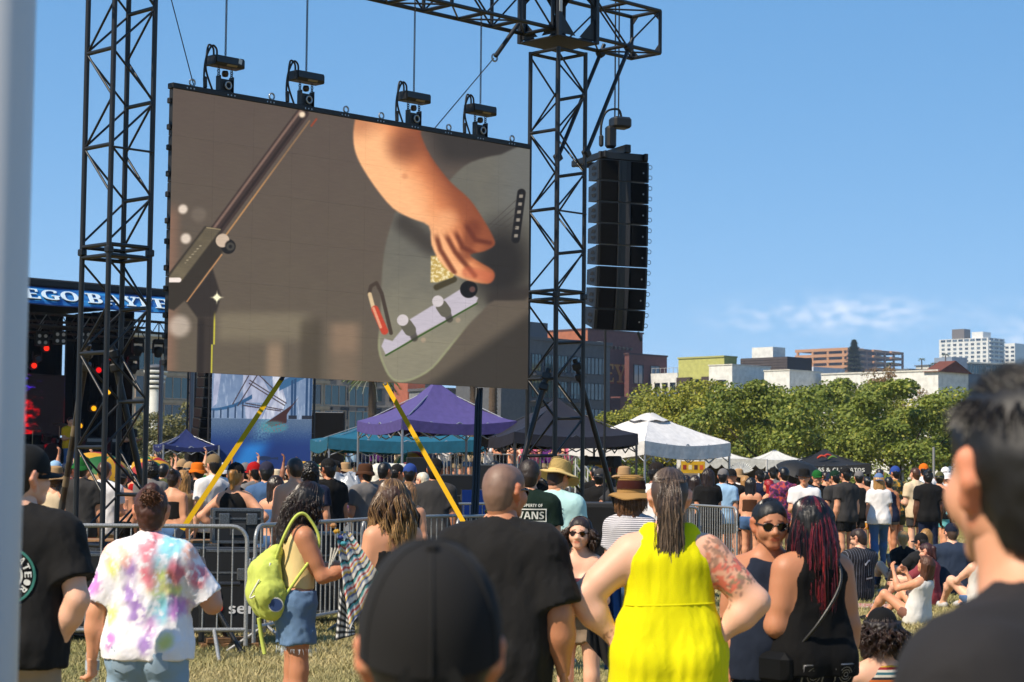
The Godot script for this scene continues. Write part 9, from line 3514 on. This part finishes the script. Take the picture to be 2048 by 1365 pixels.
	for k in 15:
		var a:=PI*(0.08+0.84*k/14.0)
		var b:=MB.new()
		b.tube(curve([Vector3.ZERO,Vector3(cos(a)*0.12,sin(a)*0.10,0),Vector3(cos(a)*0.24,sin(a)*0.20+0.02,0.02)],3),[0.012,0.02,0.03,0.034,0.03,0.02,0.006],5)
		part(ring_at,"feather",b.mesh(),mat(Color(0.82,0.82,0.80),0.85))
	var L:="people standing in the left crowd"
	var left:=[
		{"pos":Vector3(-5.608,0,-24.5),"turn":-0.3,"fem":true,"top": "tank","c": "cream","hair": "curly","hc":2,"hat": "straw","htc": "tan","label": "person in tan straw hat just right of the far left black t-shirt"},
		{"pos":Vector3(-6.868,0,-30),"turn":-0.4,"c": "white","hat": "cap","htc": "light blue","label": "person in pale blue cap and white t-shirt left of the left tower"},
		{"pos":Vector3(-6.1,0,-27),"turn":0.2,"fem":true,"c": "grey","hair": "curly","hc":2,"hat": "cap_back","htc": "black","label": "person in black backward cap left of the left tower"},
		{"pos":Vector3(-7.317,0,-33),"turn":-0.5,"c": "maroon","hair": "short","hc":0,"glasses":true,"ar": "raise","label": "person in maroon t-shirt with one arm raised left of the left tower"},
		{"pos":Vector3(-5.278,0,-24.5),"turn":0.05,"size":1.02,"c": "charcoal","hat": "bucket","htc": "green","skin":1,"bc": "red","label": "person in charcoal t-shirt and bright green knit hat behind the tower leg"},
		{"pos":Vector3(-5.303,0,-26),"turn":-0.2,"c": "white","hair": "short","hc":2,"ar": "drink","al": "drink","bc": "khaki","label": "person in white t-shirt under the striped umbrella"},
		{"pos":Vector3(-5.37,0,-27.5),"turn":-0.15,"fem":true,"top": "crop","c": "peach","hair": "short","hat": "cap_back","htc": "charcoal","bottom": "short shorts","bc": "black","label": "person in peach cropped top and charcoal cap between the tower legs"},
		{"pos":Vector3(-5.59,0,-31),"turn":0.1,"c": "grey","hair": "curly","hc":0,"skin":4,"label": "person in grey t-shirt behind the tie-dyed shirt's head"},
		{"pos":Vector3(-5.753,0,-33),"turn":-0.2,"c": "olive","hair": "short","hc":0,"label": "person in olive t-shirt right of the left tower"},
		{"pos":Vector3(-6.384,0,-36),"turn":0.2,"c": "tan","hat": "straw","htc": "cream","label": "person in cream straw hat right of the left tower"},
		{"pos":Vector3(-4.311,0,-25.5),"turn":-0.35,"fem":true,"top": "crop","c": "black","hair": "bun","hc":1,"bottom": "short shorts","bc": "denim","glasses":true,"label": "person in black cropped top and denim shorts, right of the slanting pipe"},
		{"pos":Vector3(-4.437,0,-27),"turn":0.3,"fem":true,"top": "tank","c": "tan","hair": "long","hc":3,"label": "person in tan tank top beside the black cropped top"},
		{"pos":Vector3(-4.841,0,-30),"turn":0.0,"c": "charcoal","hat": "cap_back","htc": "tan","skin":3,"label": "person in charcoal t-shirt and tan cap left of the yellow strap"},
		{"pos":Vector3(-4.542,0,-29),"turn":0.6,"top": "long","c": "black","hat": "bucket","htc": "orange","label": "person in orange knit hat and black sleeves left of the yellow strap"},
		{"pos":Vector3(-3.864,0,-26),"turn":0.7,"size":1.05,"c": "white","hat": "cap","hat_color":Color(0.45,0.38,0.28),"glasses":true,"skin":0,"label": "person in camouflage cap and white t-shirt behind the yellow strap"},
		{"pos":Vector3(-4.274,0,-29.5),"turn":0.2,"c": "grey","hat": "bucket","htc": "white","label": "person in white bucket hat right of the yellow strap"},
		{"pos":Vector3(-2.97,0,-21.5),"turn":-0.2,"size":1.04,"fem":true,"top": "tank","c": "black","hair": "pony","hair_color":Color(0.60,0.42,0.20),"al": "hip","ar": "hip","hat": "cap","htc": "black","bc": "black","label": "person in black tank top and cap with hands on hips, behind the barriers"},
		{"pos":Vector3(-3.525,0,-27.5),"turn":0.8,"c": "grey","hat": "cap","htc": "red","al": "phone","skin":2,"label": "person in red cap with one arm lifted"},
		{"pos":Vector3(-3.988,0,-30),"turn":0.3,"c": "black","hat": "cap","htc": "grey","al": "face","label": "person in grey cap left of the red cap"},
		{"pos":Vector3(-3.122,0,-25.5),"turn":0.1,"c": "denim","hat": "cap","hat_color":Color(0.17,0.17,0.24),"label": "person in slate blue cap right of the red cap"},
		{"pos":Vector3(-2.707,0,-23),"turn":-0.1,"size":0.97,"fem":true,"top": "crop","c": "denim","hair": "long","hc":1,"bottom": "trousers","bc": "denim","label": "person in denim strapless top behind the lime backpack wearer"},
		{"pos":Vector3(-2.375,0,-22),"turn":0.55,"size":1.03,"top": "tank","c": "peach","hair": "buzz","hair_color":Color(0.16,0.11,0.08),"glasses":true,"skin":1,"label": "person in sunglasses and peach sleeveless top behind the lime backpack wearer"},
		{"pos":Vector3(-2.619,0,-26),"turn":-0.1,"c": "navy","hair": "curly","hc":0,"label": "person in navy t-shirt left of the person all in black"},
		{"pos":Vector3(-3.243,0,-33),"turn":0.3,"fem":true,"c": "white","hair": "long","hc":2,"hat": "straw","htc": "cream","label": "person in cream straw hat and white t-shirt under the green umbrella"},
		{"pos":Vector3(-2.412,0,-26.5),"turn":0.65,"size":1.03,"c": "black","hat": "cap","htc": "black","glasses":true,"skin":2,"al": "drink","bottom": "trousers","bc": "navy","label": "person all in black with black cap and sunglasses left of the silver sheet"},
		{"pos":Vector3(-1.953,0,-27),"turn":0.7,"size":1.0,"c": "grey","hat": "bucket","htc": "brown","al": "drink","skin":1,"bc": "charcoal","label": "person in grey t-shirt and brown hat holding a can, under the purple canopy"},
		{"pos":Vector3(-1.813,0,-28.5),"turn":-0.6,"size":1.02,"c": "charcoal","hair": "short","hc":0,"skin":2,"label": "person in charcoal t-shirt above the strapless top"},
		{"pos":Vector3(-1.757,0,-30.5),"turn":-0.9,"c": "black","hat": "cap_back","htc": "black","glasses":true,"skin":2,"label": "person in backward black cap and glasses under the purple canopy"},
		{"pos":Vector3(-1.392,0,-27.5),"turn":-0.1,"top": "tank","c": "white","hat": "cap","htc": "blue","skin":1,"label": "person in white tank top and blue cap under the purple canopy"},
		{"pos":Vector3(-1.31,0,-30),"turn":0.9,"fem":true,"c": "cream","hair": "short","hair_color":Color(0.80,0.76,0.68),"glasses":true,"skin":0,"label": "person in cream t-shirt and sunglasses beside the yellow strap"},
		{"pos":Vector3(-0.916,0,-24),"turn":-0.15,"size":1.03,"c": "charcoal","hat": "cap","htc": "black","skin":2,"bottom": "trousers","bc": "charcoal","label": "person in charcoal t-shirt and black cap behind the right yellow strap"},
		{"pos":Vector3(-1.104,0,-21.5),"turn":0.1,"size":0.94,"fem":true,"top": "tank","c": "black","hair": "long","hair_color":Color(0.50,0.36,0.22),"label": "person in black tank top right of the strapless top"},
		{"pos":Vector3(-0.33,0,-40),"turn":0.1,"size":1.08,"c": "black","hair": "short","hc":0,"label": "person in black t-shirt working under the dark canopy"},
		{"pos":Vector3(0.097,0,-44),"turn":0.9,"c": "yellow","hair": "short","hc":0,"label": "person in yellow t-shirt far under the dark canopy"},
		{"pos":Vector3(0.618,0,-46),"turn":-0.4,"c": "black","hat": "cap","htc": "black","label": "person in black cap far left of the right tower leg"},
		{"pos":Vector3(1.534,0,-36),"turn":0.2,"size":1.02,"c": "black","hair": "short","hc":0,"label": "person in black t-shirt sitting at the desk under the dark canopy"},
		{"pos":Vector3(1.339,0,-30),"turn":-0.3,"size":0.98,"c": "black","hat": "cap_back","htc": "charcoal","label": "person in charcoal cap above the subwoofers"},
		{"pos":Vector3(1.627,0,-28.5),"turn":0.1,"size":0.99,"c": "charcoal","hat": "straw","htc": "tan","al": "hip","skin":3,"label": "person in tan straw hat directly above the raffia hat"},
		{"pos":Vector3(-13.521,1.819,-61)*Vector3(1,0,1)+Vector3(0,1.47,0),"turn":-2.4,"c": "yellow","hair": "short","hc":0,"al": "drink","ar": "drink","bottom": "trousers","bc": "denim","label": "musician on stage in yellow green top beside the left tower leg"},
		{"pos":Vector3(-12.063,1.843,-63)*Vector3(1,0,1)+Vector3(0,1.47,0),"turn":-2.2,"c": "black","hair": "short","hc":0,"al": "drink","ar": "drink","bottom": "trousers","bc": "black","label": "musician in black at the stage's right side"},
	]
	for q in left:
		q.group = L
		crowd_person(q)
	# further rows of the left crowd
	var r:=RandomNumberGenerator.new()
	r.seed = 404
	var cols:=["black","black","charcoal","white","grey","navy","cream","red","green","light blue","maroon","tan","black","pink","olive"]
	var hats:=["","","","cap","cap","cap_back","bucket","straw"]
	var hatc:=["black","white","navy","grey","tan","black","cream","red"]
	var rows:=[[70,690,34.5,20],[60,700,38.5,22],[70,690,43.5,22],[75,420,49.0,14]]
	for k in rows.size():
		var row:Array = rows[k]
		for i in row[3]:
			var px:float = lerpf(row[0],row[1],(i+0.5)/row[3])+r.randf_range(-10,10)
			var z:float = row[2]+r.randf_range(-1.6,1.6)
			var fem:=r.randf()<0.45
			var q:={"pos":Vector3((px - 1024.0)/4000.0*z,0,-z),"turn":r.randf_range(-0.9,0.9),"fem":fem,"size":r.randf_range(0.95,1.05),"skin":[0,1,1,2,3][r.randi() % 5],"c":cols[r.randi() % cols.size()],"bc":["black","denim","khaki","grey"][r.randi() % 4],"hc":r.randi() % 4}
			q.top = ["tee","tank","crop"][r.randi() % 3] if fem else "tee"
			q.hair = ["long","pony","bun","curly"][r.randi() % 4] if fem else ["short","short","buzz"][r.randi() % 3]
			q.bottom = "short shorts" if fem else "shorts"
			if not fem:
				q.ar = ["down","drink","hip","raise","phone","down"][r.randi() % 6]
			else:
				q.ar = ["down","raise","hip","down"][r.randi() % 4]
			var h:String = hats[r.randi() % hats.size()]
			if h:
				q.hat = h
				q.htc = hatc[r.randi() % hatc.size()]
			q.zone = ["left tower side" if px<310 else ("blue canopy side" if px<425 else ("ship banner side" if px<620 else "teal canopy side"))][0]+[", row one",", row two",", row three",", row four"][k]
			q.group = L
			crowd_person(q)
	# guests leaning on the platform barriers
	var pl:=get_node("viewing_platform") as Node3D
	for i in 30:
		var fem:=r.randf()<0.5
		var q:={"pos":pl.transform*Vector3(-6.0+i*0.385+r.randf_range(-0.1,0.1),1.2,-0.62+r.randf_range(-0.05,0.03)),"turn":PI+r.randf_range(-0.4,0.4),"fem":fem,"size":r.randf_range(0.95,1.04),"skin":[0,1,1,2,3][r.randi() % 5],"c":["black","white","navy","light blue","cream","pink","white","grey","peach","purple"][r.randi() % 10],"bc":["black","denim","khaki"][r.randi() % 3],"hc":r.randi() % 4,"al": "rail","ar": "rail"}
		q.top = "tank" if fem else "tee"
		q.hair = ["long","short","bun"][r.randi() % 3] if fem else "short"
		q.bottom = "shorts"
		if r.randf()<0.3:
			q.hat = "cap"
			q.htc = hatc[r.randi() % hatc.size()]
		q.zone = "on the platform, %s" % ["near the ship banner","under the teal canopy","teal canopy middle","between purple canopy legs","purple canopy right","left of the right tower"][mini(i/5,5)]
		q.group = "guests leaning on the platform barrier"
		crowd_person(q)
	# seated people low between the barriers
	for q in [[Vector3(-2.205,0,-25.5),0.6,"white","bun","person sitting under the purple umbrella behind the front barrier"],[Vector3(-4.085,0,-26),0.2,"peach","long","person sitting under the low green umbrella behind the barrier"],[Vector3(-2.051,0,-25.8),-0.4,"black","short","second person sitting beside the purple umbrella"]]:
		var c:=person({"label":q[4],"pos":q[0],"turn":q[1],"h":1.6,"fem":1.0,"legs": "sit","cell":0.02,"hcell":0.010,"skin":SKIN[0],"arm_l": "knees","arm_r": "knees","group": "people sitting behind the barriers","top":{"kind": "tank","color":TONE[q[2]]},"bottom":{"color":TONE["denim"],"len":0.5},"shoes":TONE["white"],"hair":q[3],"hair_color":HAIRC[1]})
